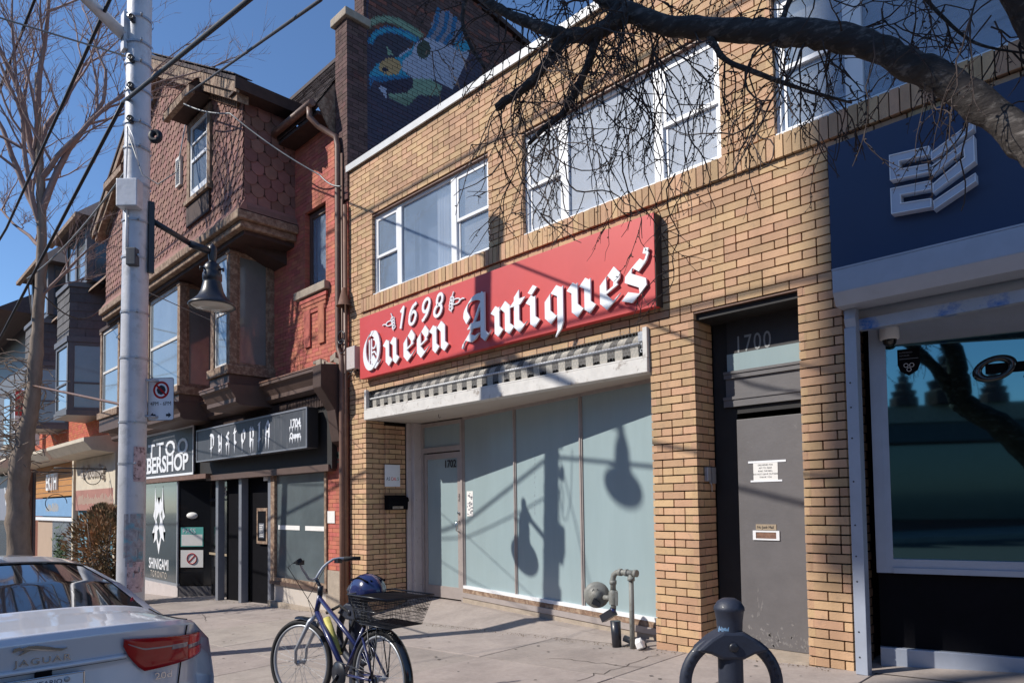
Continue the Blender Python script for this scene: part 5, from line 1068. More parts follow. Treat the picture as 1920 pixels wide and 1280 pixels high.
# ---------------------------------------------------------------- houses further left
def canted(parent, xc, w, yf, z0, z1, zs, glassz):
    """canted bay of the slate-clad terrace: shingled upper band, three sashes, sill"""
    b = empty("bay_window", (xc, yf, z0)); put(b, parent); x0, x1 = xc - w / 2, xc + w / 2; k = 0.45
    pl = [(x0 - k, 0.05), (x0, yf), (x1, yf), (x1 + k, 0.05)]
    q = MB(); q.prism([(x, y, zs) for x, y in pl], (0, 0, z1 - zs)); q.build("upper_band", M['grey_shingle'], b)
    q = MB(); q.prism([(xc + (x - xc) * 1.06, y - 0.08 if y < 0 else y, zs - 0.16) for x, y in pl], (0, 0, 0.159)); q.build("head_moulding", M['door_grey'], b)
    q = MB(); q.prism([(xc + (x - xc) * 1.04, y - 0.06 if y < 0 else y, z1 + 0.001) for x, y in pl], (0, 0, 0.14)); q.build("cornice", M['door_grey'], b)
    q = MB(); q.prism([(xc + (x - xc) * 1.05, y - 0.07 if y < 0 else y, z0 - 0.16) for x, y in pl], (0, 0, 0.16)); q.build("sill", M['door_grey'], b)
    q = MB(); q.prism([(xc + (x - xc) * 0.97, y + 0.05 if y < 0 else y, z0) for x, y in pl], (0, 0, zs - z0 - 0.16)); q.build("core", M['room_dark'], b)
    segs = [(pl[1], pl[2]), (pl[2], pl[3]), (pl[0], pl[1])]
    for (p, r_) in segs:
        a, c = Vector((p[0], p[1], 0)), Vector((r_[0], r_[1], 0)); d = (c - a).normalized(); n = Vector((d.y, -d.x, 0)); L = (c - a).length
        g = b; q = MB()
        for (s0, s1, za, zb_) in ((0.0, 0.13, z0, zs - 0.16), (L - 0.13, L, z0, zs - 0.16), (0.13, L - 0.13, z0, z0 + 0.08), (0.13, L - 0.13, zs - 0.26, zs - 0.16), (0.13, L - 0.13, z0 + (zs - z0) * 0.36, z0 + (zs - z0) * 0.36 + 0.05)):
            q.obox(a + d * ((s0 + s1) / 2) + ZU * ((za + zb_) / 2), d, n, ZU, (s1 - s0) / 2, 0.04, (zb_ - za) / 2)
        q.build("sash", M['door_grey'], g)
        q = MB(); q.obox(a + d * (L / 2) + ZU * ((z0 + zs - 0.16) / 2), d, n, ZU, L / 2 - 0.13, 0.006, (zs - 0.16 - z0) / 2 - 0.05); q.build("pane", M['pane_hazy'], g)
    L2 = []
    a, c = Vector((pl[2][0], pl[2][1], zs)), Vector((pl[3][0], pl[3][1], zs)); d = (c - a).normalized()
    scallops(L2, a, d, (0, 0, 1), (d.y, -d.x, 0), (c - a).length, z1 - zs - 0.2, w=0.42, h=0.26, shape='flat', off=0.02, seed=71)
    scallops(L2, (pl[1][0], pl[1][1], zs), (1, 0, 0), (0, 0, 1), (0, -1, 0), w, z1 - zs - 0.2, w=0.30, h=0.26, shape='flat', off=0.02, seed=72)
    for (vs, fs, s_, t_) in L2: MB().add(vs, fs).build("shingle", M['grey_shingle'], b)
    return b
hs_ = empty("terrace_house", (-27, 0, 0), "slate-clad twin bay terrace with orange brick between and small shops below", "house")
dm('orange_brick', (0.46, 0.14, 0.06), 0.85, 0.15, 8, isl=0.12)
OB = Bricks(h=0.075, bl=0.23, gap=0.007, depth=0.05, rec=0.006); OB.wall((-33.2, 0, 0), (1, 0, 0), 11.8, 3.2, 8.0, (0, -1, 0), [(33.2 - 22.5, 33.2 - 21.6, 4.7, 6.6)], seed=73, halves=0.02); OB.finish(hs_, M['orange_brick'], M['red_mortar'], 120)
box("wall", M['red_mortar'], hs_, -33.2, -21.45, 0.06, 8, -2, 8.6)
box("window", M['room_dark'], hs_, -22.5, -21.6, 0.02, 0.06, 4.7, 6.6); box("stone_sill", M['stone'], hs_, -22.7, -21.5, -0.10, 0.05, 4.48, 4.69)
canted(hs_, -24.4, 1.5, -0.9, 4.35, 8.05, 6.55, 0); canted(hs_, -29.2, 1.6, -0.9, 4.35, 7.9, 6.55, 0)
for (xa, xb_) in ((-26.4, -22.2), (-31.6, -27.2)):  # dormers over the bays with little hipped roofs
    g = empty("dormer", ((xa + xb_) / 2, -0.5, 8)); put(g, hs_); xm = (xa + xb_) / 2
    box("body", M['room_dark'], g, xa + 0.9, xb_ - 0.9, -0.55, 1.5, 8.2, 10.0)
    for x in (xa + 0.85, xm - 0.1, xb_ - 1.05): box("post", M['door_grey'], g, x, x + 0.2, -0.62, -0.45, 8.2, 10.0)
    box("pane", M['pane_hazy'], g, xa + 1.05, xb_ - 1.05, -0.575, -0.565, 8.35, 9.85); box("side_pane", M['film_dark'], g, xb_ - 0.895, xb_ - 0.885, -0.4, 0.8, 8.4, 9.8)
    q = MB(); q.add([(xa + 0.4, -1.0, 9.95), (xb_ - 0.4, -1.0, 9.95), (xb_ - 0.4, 1.8, 9.95), (xa + 0.4, 1.8, 9.95), (xm, 0.2, 11.3), (xm, 1.8, 11.3)], [(0, 1, 4), (1, 2, 5, 4), (3, 0, 4, 5), (0, 3, 2, 1)]); q.build("roof", M['roof_shingle'], g)
    q = MB(); q.box(xa + 0.38, xb_ - 0.38, -1.03, -0.9, 9.84, 9.96); q.build("fascia", M['old_wood'], g)
    q = MB(); q.prism([(xa, -0.5, 7.9), (xb_ + 0.6, -0.5, 7.9), (xb_ + 0.6, 0.4, 8.9), (xa, 0.4, 8.9)], (0, 0.05, 0.12)); q.build("pent_roof", M['old_wood'], g)
q = MB(); q.prism([(-33.2, -0.2, 8.0), (-33.2, 3.0, 10.6), (-33.2, 3.0, 8.0)], (11.8, 0, 0)); q.build("roof", M['roof_shingle'], hs_)
dm('cream_paint', (0.60, 0.53, 0.42), 0.8, 0.15, 2, col2=(0.42, 0.36, 0.28), mask=0.64, mscale=5)
for (a, b_) in ((-26.2, -21.7), (-32.6, -26.8)):
    q = MB(); q.prism([(a, 0.0, 3.55), (a, -0.95, 3.38), (a, -0.95, 3.28), (a, -0.75, 3.05), (a, 0.0, 2.98)], (b_ - a, 0, 0)); q.build("shop_cornice", M['cream_paint'], hs_)
def shop(x0, x1, signs, glass, base, label, cols):
    """one little shop front as parts of the terrace"""
    g = empty("shop_front", ((x0 + x1) / 2, -0.1, -1)); put(g, hs_)
    for (z0, z1, mk) in cols: box("fascia", M[mk], g, x0, x1, -0.16, 0.05, z0, z1)
    for (txt, z, sz, mk, sx) in signs: q = MB(); text(q, txt, sz, ((x0 + x1) / 2, -0.165, z), XR, ZU, 0.03, align='CENTER', sx=sx, bold=0.01); q.build("lettering", M[mk], g)
    for (a, b_, z0, z1, mk) in glass: box("panel", M[mk], g, a, b_, -0.08, 0.04, z0, z1)
    box("pilaster", M['cream_paint'], g, x1 - 0.02, x1 + 0.16, -0.18, 0.05, -1.6, 3.0)
    return g
dm('ochre_wood', (0.48, 0.22, 0.06), 0.7, 0.15, 4, stretch=(1, 1, 5)); dm('sky_blue', (0.18, 0.34, 0.56), 0.6, 0.12, 3); dm('brick_rose', (0.36, 0.17, 0.14), 0.8, 0.15, 3)
dm('teal_drape', (0.10, 0.26, 0.34), 0.8, 0.35, 4, stretch=(6, 6, 0.5)); dm('tan_wall', (0.42, 0.31, 0.23), 0.8, 0.06, 2); dm('sign_grey', (0.30, 0.31, 0.33), 0.6, 0.08, 3); dm('foliage', (0.045, 0.09, 0.03), 0.8, 0.4, 9); dm('lilac_grey', (0.22, 0.23, 0.29), 0.5, 0.08, 3)
shop(-26.0, -21.8, [("& Grooming", 2.38, 0.55, 'soffit', 0.9)],
     [(-26.0, -24.9, -0.75, 1.36, 'teal_drape'), (-24.9, -22.4, -0.75, 1.36, 'film_dark'), (-22.4, -21.8, -0.75, 1.36, 'teal_drape'), (-26.0, -21.8, -1.6, -0.75, 'tan_wall')], 0, '', [(2.0, 2.98, 'cream_paint'), (1.36, 2.0, 'brick_rose')])
sf2 = shop(-32.0, -26.4, [("EKTH", 2.10, 0.84, 'sign_white', 0.8)],
     [(-32.0, -29.6, -1.4, 1.0, 'tan_wall'), (-29.6, -26.4, -0.9, 1.0, 'pane_hazy'), (-29.6, -26.4, -1.6, -0.9, 'tan_wall')], 0, '', [(1.86, 2.98, 'ochre_wood'), (1.16, 1.80, 'sky_blue'), (1.0, 1.12, 'sign_white')])
q = MB(); r = random.Random(74)                     # plants inside the window
for i in range(260):
    c = Vector((-28.3 + r.gauss(0, 0.45), -0.14, -0.2 + r.gauss(0, 0.35))); u = Vector((r.uniform(-1, 1), -0.3, r.uniform(-1, 1))).normalized() * 0.11; w_ = u.cross(Vector((0, 1, 0))).normalized() * 0.04; q.quad(c - u, c - w_, c + u, c + w_)
tag(q.build("window_plants", M['foliage'], sf2), kind="stuff")
for z0, z1 in ((2.0, 2.02), (2.2, 2.22), (2.4, 2.42), (2.62, 2.64)): box("plank_joint", M['brown_paint'], sf2, -32.0, -26.4, -0.163, -0.159, z0, z1)
br = MB(); br.tube([(-22.4, -0.2, 2.55), (-22.4, -1.5, 2.55)], 0.02, 6); br.torus((-22.4, -0.55, 2.30), (0, 1, 0), (0, 0, 1), 0.2, 0.012, 20, 5); br.build("sign_bracket", M['iron'], hs_)
br = MB(); br.tube([(-26.5, -0.2, 2.62), (-26.5, -1.6, 2.62)], 0.02, 6); br.torus((-26.5, -0.6, 1.6), (0, 1, 0), (0, 0, 1), 0.3, 0.012, 20, 5, 0, 4); br.build("sign_bracket", M['iron'], hs_)
# next block: dark gabled house with a grey fascia shop, then a plainer one beyond
h2 = empty("dark_house", (-38, 0, 0), "dark weathered house with a plain slate roof beyond the terrace", "house")
box("wall", M['door_grey'], h2, -45.5, -33.3, 0.0, 9, -3, 9.4)
q = MB(); q.prism([(-46, -1.4, 9.3), (-46, 4.2, 13.0), (-46, 4.2, 9.3)], (12.9, 0, 0)); q.build("roof", M['roof_shingle'], h2)
q = MB(); q.box(-46, -33.1, -1.45, -1.3, 9.0, 9.35); q.build("eave", M['dark_wood'], h2)
for x in (-36.2, -39.8, -43.0): box("window", M['pane_hazy'], h2, x, x + 1.4, -0.05, 0.0, 4.4, 6.6); box("window_sill", M['stone'], h2, x - 0.1, x + 1.5, -0.12, -0.0, 4.22, 4.39)
box("downpipe", M['brown_metal'], h2, -33.6, -33.42, -0.2, -0.02, -1, 9)
box("shop_fascia", M['lilac_grey'], h2, -40.4, -33.8, -0.35, -0.0, 0.95, 2.9)
q = MB(); text(q, "VATE", 1.05, (-34.1, -0.36, 1.62), XR, ZU, 0.05, align='RIGHT', bold=0.03); q.build("lettering", M['sign_white'], h2)
box("shop_window", M['film_dark'], h2, -40.4, -35.2, -0.1, 0.0, -1.8, 0.94); box("shop_door", M['pane_hazy'], h2, -35.1, -34.0, -0.1, 0.0, -1.9, 0.94)
q = MB(); q.prism([(-40.6, 0, 3.9), (-40.6, -1.1, 3.3), (-40.6, -1.1, 3.1), (-40.6, 0, 3.0)], (7.0, 0, 0)); q.build("cornice", M['cream_paint'], h2)
h3 = empty("far_building", (-56, 0, 0), "flat-fronted grey building at the far end of the row", "building")
box("wall", M['brick_rose'], h3, -70, -45.6, 0.0, 9, -4, 8.2); box("shop_band", M['teal_drape'], h3, -70, -45.6, -0.1, 0, -0.6, 1.6); box("lamp_band", M['cream_paint'], h3, -70, -45.6, -0.3, -0.1, 1.61, 2.2)
for x in range(-69, -46, 4): box("window", M['pane_hazy'], h3, x, x + 1.6, -0.05, 0.0, 4.2, 6.4)
hang = empty("banner", (-31.9, -0.5, 3.6), "red and white vertical banner sign between the slate bays", "sign")
box("panel", M['sign_white'], hang, -31.95, -31.85, -0.9, -0.1, 3.9, 6.0); box("red_half", M['sign_red'], hang, -31.848, -31.842, -0.9, -0.1, 5.0, 6.0); box("bracket", M['iron'], hang, -31.95, -31.85, -0.1, 0.0, 5.9, 6.0)

q = MB(); r = random.Random(75)
for i in range(34): x = -25.7 + i * 0.112; q.box(x, x + 0.035, -0.166, -0.161, 1.52 + r.uniform(0, .06), 1.52 + r.uniform(.18, .36))
tag(q.build("faded_script", M['cream_paint'], hs_), kind="stuff")
q = MB()
for i in range(16): x = -30.2 + i * 0.12; q.box(x, x + 0.05, -0.166, -0.161, 1.30 + r.uniform(0, .06), 1.30 + r.uniform(.15, .34))
tag(q.build("faded_script", M['cream_paint'], hs_), kind="stuff")
# ---------------------------------------------------------------- the other side of the street (behind the camera; seen in reflections and as shade)
def block(x0, x1, h, y, wallm, label, nwin, floors, cat="building"):
    b = empty("street_building", ((x0 + x1) / 2, y, gz(x0, 0)), label, cat); zb = gz((x0 + x1) / 2, 0) - 0.5
    box("wall", wallm, b, x0, x1, y - 11, y, zb, h)
    box("cornice", M['stone'], b, x0 - 0.1, x1 + 0.1, y, y + 0.35, h - 0.5, h + 0.1)
    box("shop_glass", M['film_dark'], b, x0 + 0.5, x1 - 0.5, y, y + 0.06, zb + 0.8, zb + 3.4)
    box("shop_fascia", M['char_board'], b, x0 + 0.2, x1 - 0.2, y, y + 0.25, zb + 3.5, zb + 4.3)
    w = (x1 - x0) / nwin
    for f in range(floors):
        for i in range(nwin):
            xc = x0 + w * (i + 0.5); z = zb + 5.0 + f * 3.1
            if z + 1.8 < h - 0.6: box("window", M['film_dark'], b, xc - w * 0.28, xc + w * 0.28, y, y + 0.05, z, z + 1.8); box("window_sill", M['stone'], b, xc - w * 0.32, xc + w * 0.32, y + 0.001, y + 0.14, z - 0.14, z - 0.002)
    return b
block(-60, -44, 8.5, -20, M['brick_rose'], "low rose brick shop row across the street, far end", 5, 2)
block(-43.8, -32, 10.5, -20, M['red_brick'], "three-storey red brick block across the street beside the rose row", 4, 2)
block(-31.8, -20.5, 9.0, -20, M['dark_brick'], "dark brick block across the street beside the tall pale one", 4, 2)
tall = block(-20.3, -7.2, 12.5, -20, M['tan_wall'], "pale tan block across the street carrying an added rooftop billboard", 5, 3)
vb = block(-7.0, 17.0, 4.5, -20, M['dark_brick'], "dark brick building across the street with pinnacles along its roof", 8, 1)
r = random.Random(81)
for i, x in enumerate([-6.2, -4.2, -2.4, -0.4, 1.2, 2.7, 4.3, 5.7, 7.1, 8.8, 10.4, 12.3, 14.5, 16.2]):
    s = 1.35 if i % 3 == 1 else 0.85; q = MB()
    pr = [(0.55, 0), (0.55, 0.35), (0.42, 0.40), (0.50, 0.62), (0.30, 0.68), (0.36, 0.95), (0.18, 1.02), (0.22, 1.25), (0.08, 1.30), (0.16, 1.48), (0.0, 1.62)]
    q.lathe([(a * s, b * s) for a, b in pr], (x, -19.9, 4.59), 8, smooth=False); q.build("pinnacle", M['dark_brick'], vb)
block(17.2, 32, 10.0, -20, M['red_brick'], "red brick block across the street past the pinnacled roof", 5, 2)
bb = empty("shadeboard", (-12, -21, 12.5), "rooftop billboard on steel posts across the street, added to shade the right-hand shop", "shadeboard")  # unseen board, added and sized to throw shade on the right-hand shop
box("panel", M['grey_paint'], bb, -16.17, -8.0, -21.2, -21.0, 21.4, 30.5); box("edge_frame", M['steel'], bb, -16.18, -7.99, -20.99, -20.9, 21.35, 21.6)
for x in (-15.5, -12.0, -8.6): q = MB(); q.tube([(x, -21.4, 12.4), (x, -21.4, 30.0)], 0.16, 8); q.build("post", M['steel'], bb)
# ---------------------------------------------------------------- steel utility pole with lamp, boxes and sign
PX, PY = -8.85, -3.44; pz = gz(PX, PY)
TOPX, TOPY = -8.42, -3.50                           # the pole leans a little
def pole_at(z): t = (z - pz) / (8.4 - pz); return Vector((PX + (TOPX - PX) * t * 0.8, PY + (TOPY - PY) * t * 0.8, z))
up = empty("utility_pole", (PX, PY, pz), "grey steel utility pole with bands, cables and stuck-on poster scraps", "pole")
q = MB(); zs_ = [pz - 0.02, 0.5, 1.5, 3.0, 4.5, 6.0, 7.2, 8.4]; q.tube([pole_at(z) for z in zs_], [0.152, 0.148, 0.146, 0.143, 0.139, 0.134, 0.130, 0.126], 28); q.build("shaft", M['galv'], up)
q = MB(); q.lathe([(0.24, 0), (0.24, 0.03), (0.16, 0.05), (0.155, 0.10)], (PX, PY, pz), 20); q.build("base_flange", M['galv'], up)
for z in (1.927, 2.403, 3.143, 3.671, 4.305, 4.728, 5.151, 5.573, 5.859, 6.239, 6.556, 6.789, 7.084):
    c = pole_at(z); q = MB(); q.lathe([(0.150, -0.012), (0.150, 0.012)], c, 28); q.tube([c + Vector((0.15, -0.02, 0)), c + Vector((0.20, -0.03, 0))], 0.012, 6); q.build("band", M['steel'], up)
for z in (5.859, 6.239, 6.556, 7.021):
    c = pole_at(z) + Vector((0.11, -0.10, 0)); q = MB(); q.obox(c, (0.7, -0.7, 0), (0.7, 0.7, 0), (0, 0, 1), 0.03, 0.02, 0.035); q.torus(c + Vector((0.03, -0.03, 0)), (0.7, 0.7, 0), (0, 0, 1), 0.028, 0.009, 12, 6); q.build("eye_bolt", M['iron'], up)
q = MB(); c = pole_at(4.992) + Vector((0.13, -0.11, 0)); q.obox(c, (0.707, 0.707, 0), (-0.707, 0.707, 0), (0, 0, 1), 0.12, 0.07, 0.16); q.build("junction_box", M['galv'], up, bevel=0.01)
q = MB(); c = pole_at(4.284) + Vector((0.12, -0.06, 0)); q.obox(c, (0.707, 0.707, 0), (-0.707, 0.707, 0), (0, 0, 1), 0.055, 0.06, 0.10); q.build("control_box", M['char_board'], up, bevel=0.008)
q = MB()
q.tube([pole_at(5.151) + Vector((0.10, -0.14, 0)), pole_at(5.679) + Vector((0.09, -0.13, 0)), pole_at(5.785) + Vector((0.12, -0.14, 0)), pole_at(5.626) + Vector((0.20, -0.10, 0)), pole_at(5.309) + Vector((0.22, -0.05, 0.0))], 0.008, 6)
q.tube([pole_at(4.865) + Vector((0.09, -0.13, 0)), pole_at(4.358) + Vector((0.09, -0.12, 0))], 0.014, 6); q.build("conduit", M['white_frame'], up)
q = MB(); pts = [pole_at(5.679) + Vector((0.10, -0.12, 0)), pole_at(5.203) + Vector((0.26, -0.02, 0)), pole_at(5.077) + Vector((0.42, 0.10, 0)), pole_at(5.203) + Vector((0.60, 0.24, 0)), pole_at(5.732) + Vector((0.66, 0.30, 0))]; q.tube(pts, 0.007, 5); q.build("loose_cable", M['wire_grey'], up)
q = MB(); c = pole_at(5.785); q.torus(c + Vector((0.30, 0.10, -0.12)), (0.7, 0.7, 0), (0, 0, 1), 0.05, 0.035, 16, 6); q.build("cable_coil", M['cable'], up)
r = random.Random(91)
dm('poster_mix', (0.34, 0.32, 0.34), 0.9, 0.5, 18, col2=(0.15, 0.28, 0.34), mask=0.55, mscale=9); dm('poster_pink', (0.55, 0.40, 0.40), 0.9, 0.3, 20, col2=(0.10, 0.05, 0.05), mask=0.58, mscale=14)
def wrap(z0, z1, a0, a1, m_, nm, rr=0.1565, rag=0.0, n=10):
    q = MB(); rows = 6
    for i in range(n):
        for j in range(rows):
            if rag and r.random() < rag: continue
            def P(ii, jj):
                z = z0 + (z1 - z0) * jj / rows; a = a0 + (a1 - a0) * ii / n; c = pole_at(z); return c + Vector((math.cos(a) * rr, math.sin(a) * rr, 0))
            q.quad(P(i, j), P(i + 1, j), P(i + 1, j + 1), P(i, j + 1))
    return q.build(nm, m_, up)
A = math.radians
wrap(0.75, 1.35, A(-45), A(35), M['poster_mix'], "poster_scraps", rag=0.10); wrap(0.45, 0.80, A(-30), A(40), M['poster_pink'], "poster_scraps", 0.158, rag=0.12); wrap(1.72, 2.12, A(-12), A(40), M['poster_pink'], "poster", 0.157)
# bracket arm towards the pavement with the bell lamp
sl_ = empty("street_lamp", tuple(pole_at(4.781)), "black bell-shaped street lamp on a short arm from the steel pole", "street lamp")
a0 = pole_at(4.802) + Vector((0.05, 0.12, 0)); L1 = Vector((PX + 0.17, PY + 0.86, 4.62))
q = MB(); q.obox(pole_at(4.569) + Vector((0.10, 0.13, 0)), (1, 0, 0), (0, 1, 0), (0, 0, 1), 0.03, 0.03, 0.42); q.build("mast_plate", M['iron'], sl_)
q = MB(); q.tube([a0, L1 + Vector((-0.02, -0.25, 0.04))], 0.034, 10); q.tube([L1 + Vector((-0.02, -0.27, 0.045)), L1 + Vector((0, -0.02, 0.0))], 0.045, 10); q.build("arm", M['iron'], sl_)
q = MB(); q.lathe([(0.0, 0.12), (0.012, 0.10), (0.05, 0.06), (0.055, 0.0), (0.05, -0.06), (0.04, -0.14)], L1, 14); q.build("knuckle", M['iron'], sl_)
q = MB(); q.lathe([(0.03, -0.10), (0.05, -0.135), (0.075, -0.15), (0.10, -0.19), (0.105, -0.24), (0.10, -0.26), (0.115, -0.28), (0.115, -0.36), (0.105, -0.37), (0.112, -0.40), (0.118, -0.43), (0.135, -0.50), (0.17, -0.57), (0.23, -0.63), (0.275, -0.665), (0.285, -0.685), (0.275, -0.70), (0.25, -0.69)], L1, 32); q.build("bell_shade", M['iron'], sl_)
for k in range(3):
    an = k * 2.1 + 0.6; q = MB(); q.tube([L1 + Vector((math.cos(an) * 0.10, math.sin(an) * 0.10, -0.23)), L1 + Vector((math.cos(an) * 0.155, math.sin(an) * 0.155, -0.225)), L1 + Vector((math.cos(an) * 0.15, math.sin(an) * 0.15, -0.26))], 0.014, 6)
    q.build("clamp", M['iron'], sl_)
q = MB(); q.lathe([(0.25, -0.688), (0.19, -0.715), (0.10, -0.725), (0.0, -0.727)], L1, 28); dm('lens', (0.42, 0.40, 0.36), 0.2, 0.06, 8, coat=0.6); q.build("lens", M['lens'], sl_)
# long arm over the road with its own lamp (its shadow falls on the shop window)
rl = empty("road_lamp", tuple(pole_at(6.894)), "grey outreach arm high on the pole carrying a black bell lamp over the road", "street lamp")
e1 = Vector((PX + 0.05, PY - 2.45, 8.45)); q = MB(); q.obox(pole_at(6.915) + Vector((-0.03, -0.15, 0)), (1, 0, 0), (0, 1, 0), (0, 0, 1), 0.06, 0.02, 0.22); q.build("mast_plate", M['galv'], rl)
q = MB(); q.tube([pole_at(6.873) + Vector((-0.03, -0.15, 0)), e1], [0.066, 0.045], 14); q.build("arm", M['galv'], rl)
q = MB(); q.lathe([(0.03, -0.02), (0.075, -0.15), (0.105, -0.24), (0.115, -0.36), (0.118, -0.43), (0.135, -0.50), (0.17, -0.57), (0.23, -0.63), (0.285, -0.685), (0.0, -0.72)], e1, 24); q.build("bell_shade", M['iron'], rl)
# no-stopping sign
ns_ = empty("parking_sign", (-8.6, -3.2, 2.6), "white no-stopping sign with red ring and 4PM - 6PM on the steel pole", "sign")
cs = Vector((-8.60, -3.20, 2.69)); sr = Vector((0.80, 0.60, 0)).normalized(); sn = Vector((sr.y, -sr.x, 0))
def sp(a, b, o=0.0): return cs + sr * a + ZU * b + sn * o
W_, H_ = 0.165, 0.25; pts = []
for (cx, cz, aa) in ((W_ - .03, H_ - .03, 0), (-W_ + .03, H_ - .03, 90), (-W_ + .03, -H_ + .03, 180), (W_ - .03, -H_ + .03, 270)):
    for k in range(5): an = math.radians(aa + 22.5 * k); pts.append((cx + .03 * math.cos(an), cz + .03 * math.sin(an)))
q = MB(); q.prism([sp(a, b, 0.002) for a, b in pts], -sn * 0.004); q.build("plate", M['sign_white'], ns_)
q = MB(); pr = [sp(a, b, 0.0022) for a, b in pts]; q.tube(pr + [pr[0]], 0.0028, 4, caps=False); q.build("border", M['ink'], ns_)
q = MB(); q.lathe([(0.058, 0.0025), (0.058, 0.0035), (0, 0.0035)], sp(0.005, 0.108), 8, sr, ZU, sn, False); q.build("stop_symbol", M['ink'], ns_)
q = MB(); q.lathe([(0.078, 0.0030), (0.078, 0.0050), (0.103, 0.0050), (0.103, 0.0030)], sp(0.005, 0.108), 36, sr, ZU, sn, False); q.obox(sp(0.005, 0.108, 0.0048), (sr - ZU).normalized(), (sr + ZU).normalized(), sn, 0.085, 0.011, 0.0008); q.build("red_ring", M['lamp_red'], ns_)
q = MB(); text(q, "4PM - 6PM", 0.068, sp(0.0, -0.075, 0.0025), sr, ZU, 0.0006, align='CENTER', sx=0.88); q.build("hours", M['ink'], ns_)
for s_ in (-1, 1):
    q = MB(); q.prism([sp(s_ * 0.135, -0.19, 0.0025), sp(s_ * 0.10, -0.158, 0.0025), sp(s_ * 0.10, -0.222, 0.0025)], sn * 0.001); q.obox(sp(s_ * 0.088, -0.19, 0.003), sr, ZU, sn, 0.02, 0.013, 0.0006)
    q.build("arrow", M['ink'], ns_)
q = MB()
for z in (2.90, 2.48): q.tube([pole_at(z) + Vector((0.1, 0.08, 0)), Vector((cs.x - 0.03, cs.y, z)) - sn * 0.004], 0.016, 6)
q.build("clip", M['steel'], ns_)

# ---------------------------------------------------------------- overhead cables
wk = 0
def cable(pts, rad, label, m_=None, sag=0.0, nm="overhead_cable", group=None):
    P = []
    for a, b in zip(pts[:-1], pts[1:]):
        a, b = Vector(a), Vector(b)
        for k in range(12): t = k / 12; P.append(a.lerp(b, t) - ZU * (sag * 4 * t * (1 - t)))
    P.append(Vector(pts[-1])); o = MB().tube(P, rad, 7).build(nm, m_ or M['cable']); return tag(o, label, "cable", group)
def PR(x, y, d): return CAM + (FW + RT * ((x - 960) / FPX) + UP * ((CYPX - y) / FPX)) * d   # a point seen in direction (x, y) at depth d
at_ = pole_at(6.154) + Vector((-0.12, -0.12, 0))
cable([at_, (-4.95, -3.74, 5.30), (4.0, -3.9, 4.75)], 0.021, "thick black cable bundle climbing from the steel pole over the pavement")
cable([at_, (-15.7, -3.72, 4.60), (-30, -3.8, 4.5)], 0.022, "thick black cable running left from the steel pole along the street")
cable([(2.0, -4.1, 7.4), (-8.18, -3.85, 7.06), (-15.25, -3.72, 6.55), (-34, -3.7, 6.2)], 0.020, "black cable passing behind the top of the steel pole")
cable([(-2, -3.9, 9.9), (-13.1, -3.72, 9.68), (-16.2, -3.72, 9.6), (-36, -3.7, 9.3)], 0.022, "highest black cable crossing in front of the bare street tree")
cable([pole_at(6.704) + Vector((-0.12, -0.06, 0)), (-11.6, -12.0, 7.4), (-12.5, -15.8, 8.0)], 0.010, "thin grey span wire from the steel pole across the road", M['wire_grey'])
cable([(-12.98, -1.40, 9.02), (-5.26, -3.0, 5.82), (-1.5, -3.9, 5.2)], 0.016, "spliced black service cable from the gable hood towards the street")
cable([(-13.0, -1.42, 8.86), (-11.6, -1.15, 8.2), (-10.24, -0.2, 6.95), (-9.70, -0.12, 6.6)], 0.013, "slack service cable from the gable window to the downpipe", M['wire_grey'], sag=0.06)
cable([pole_at(5.520) + Vector((-0.14, 0, 0)), (-14.0, -3.6, 5.35), (-26, -1.1, 5.2)], 0.012, "pale twisted drop cable from the steel pole to the slate bays", M['wire_grey'], sag=0.15)
cable([pole_at(2.614) + Vector((-0.14, 0, 0)), (-14.2, -3.45, 3.55), (-16.0, -3.4, 3.6)], 0.018, "brown cable strung from the steel pole to the street tree", M['brown_metal'])
cable([pole_at(3.935) + Vector((0.12, 0.05, 0)), (-12.95, -0.95, 4.9), (-13.1, -0.90, 4.95)], 0.006, "thin wire from the steel pole to the wooden bay", M['wire_grey'])
cable([pole_at(3.882) + Vector((-0.12, 0.05, 0)), (-22.0, -0.15, 6.3)], 0.007, "thin black wire from the steel pole to the orange brickwork", None, sag=0.1)
cable([(-14.1, -3.4, 5.2), (-22.2, -0.3, 7.4)], 0.014, "black drop wire from the street tree to the slate dormer", None, sag=0.5)
# ---------------------------------------------------------------- bare weeping tree on the right
tr = empty("street_tree", (1.55, -3.35, gz(1.55, -3.35)), "large bare weeping tree whose black limb arches before the yellow upper windows", "tree")
r = random.Random(101)
def limb(pts, rad, nm, n=14, wob=0.01, m_=None):
    P, R_ = [], []
    pts = [Vector(p) for p in pts]; k = len(pts)
    for i in range(k - 1):
        p0, p1, p2, p3 = pts[max(i - 1, 0)], pts[i], pts[i + 1], pts[min(i + 2, k - 1)]
        for j in range(6):
            t = j / 6; P.append(0.5 * ((2 * p1) + (-p0 + p2) * t + (2 * p0 - 5 * p1 + 4 * p2 - p3) * t * t + (-p0 + 3 * p1 - 3 * p2 + p3) * t ** 3)); R_.append(rad[i] + (rad[i + 1] - rad[i]) * t)
    P.append(pts[-1]); R_.append(rad[-1])
    R_ = [x * (1 + r.uniform(-0.09, 0.10)) for x in R_]; P = [p_ + Vector((r.gauss(0, .06), r.gauss(0, .06), r.gauss(0, .06))) * q_ for p_, q_ in zip(P, R_)]
    MB().tube(P, R_, n).build(nm, m_ or M['bark'], tr); return P
gz0 = gz(1.55, -3.35)
limb([(1.55, -3.35, gz0 - 0.05), (1.45, -3.30, gz0 + 0.6), (1.05, -3.05, 1.4), (0.35, -2.70, 2.15), (-0.10, -2.53, 2.45), (-0.30, -2.51, 2.62)], [0.25, 0.19, 0.17, 0.15, 0.13, 0.11], "trunk", 18)
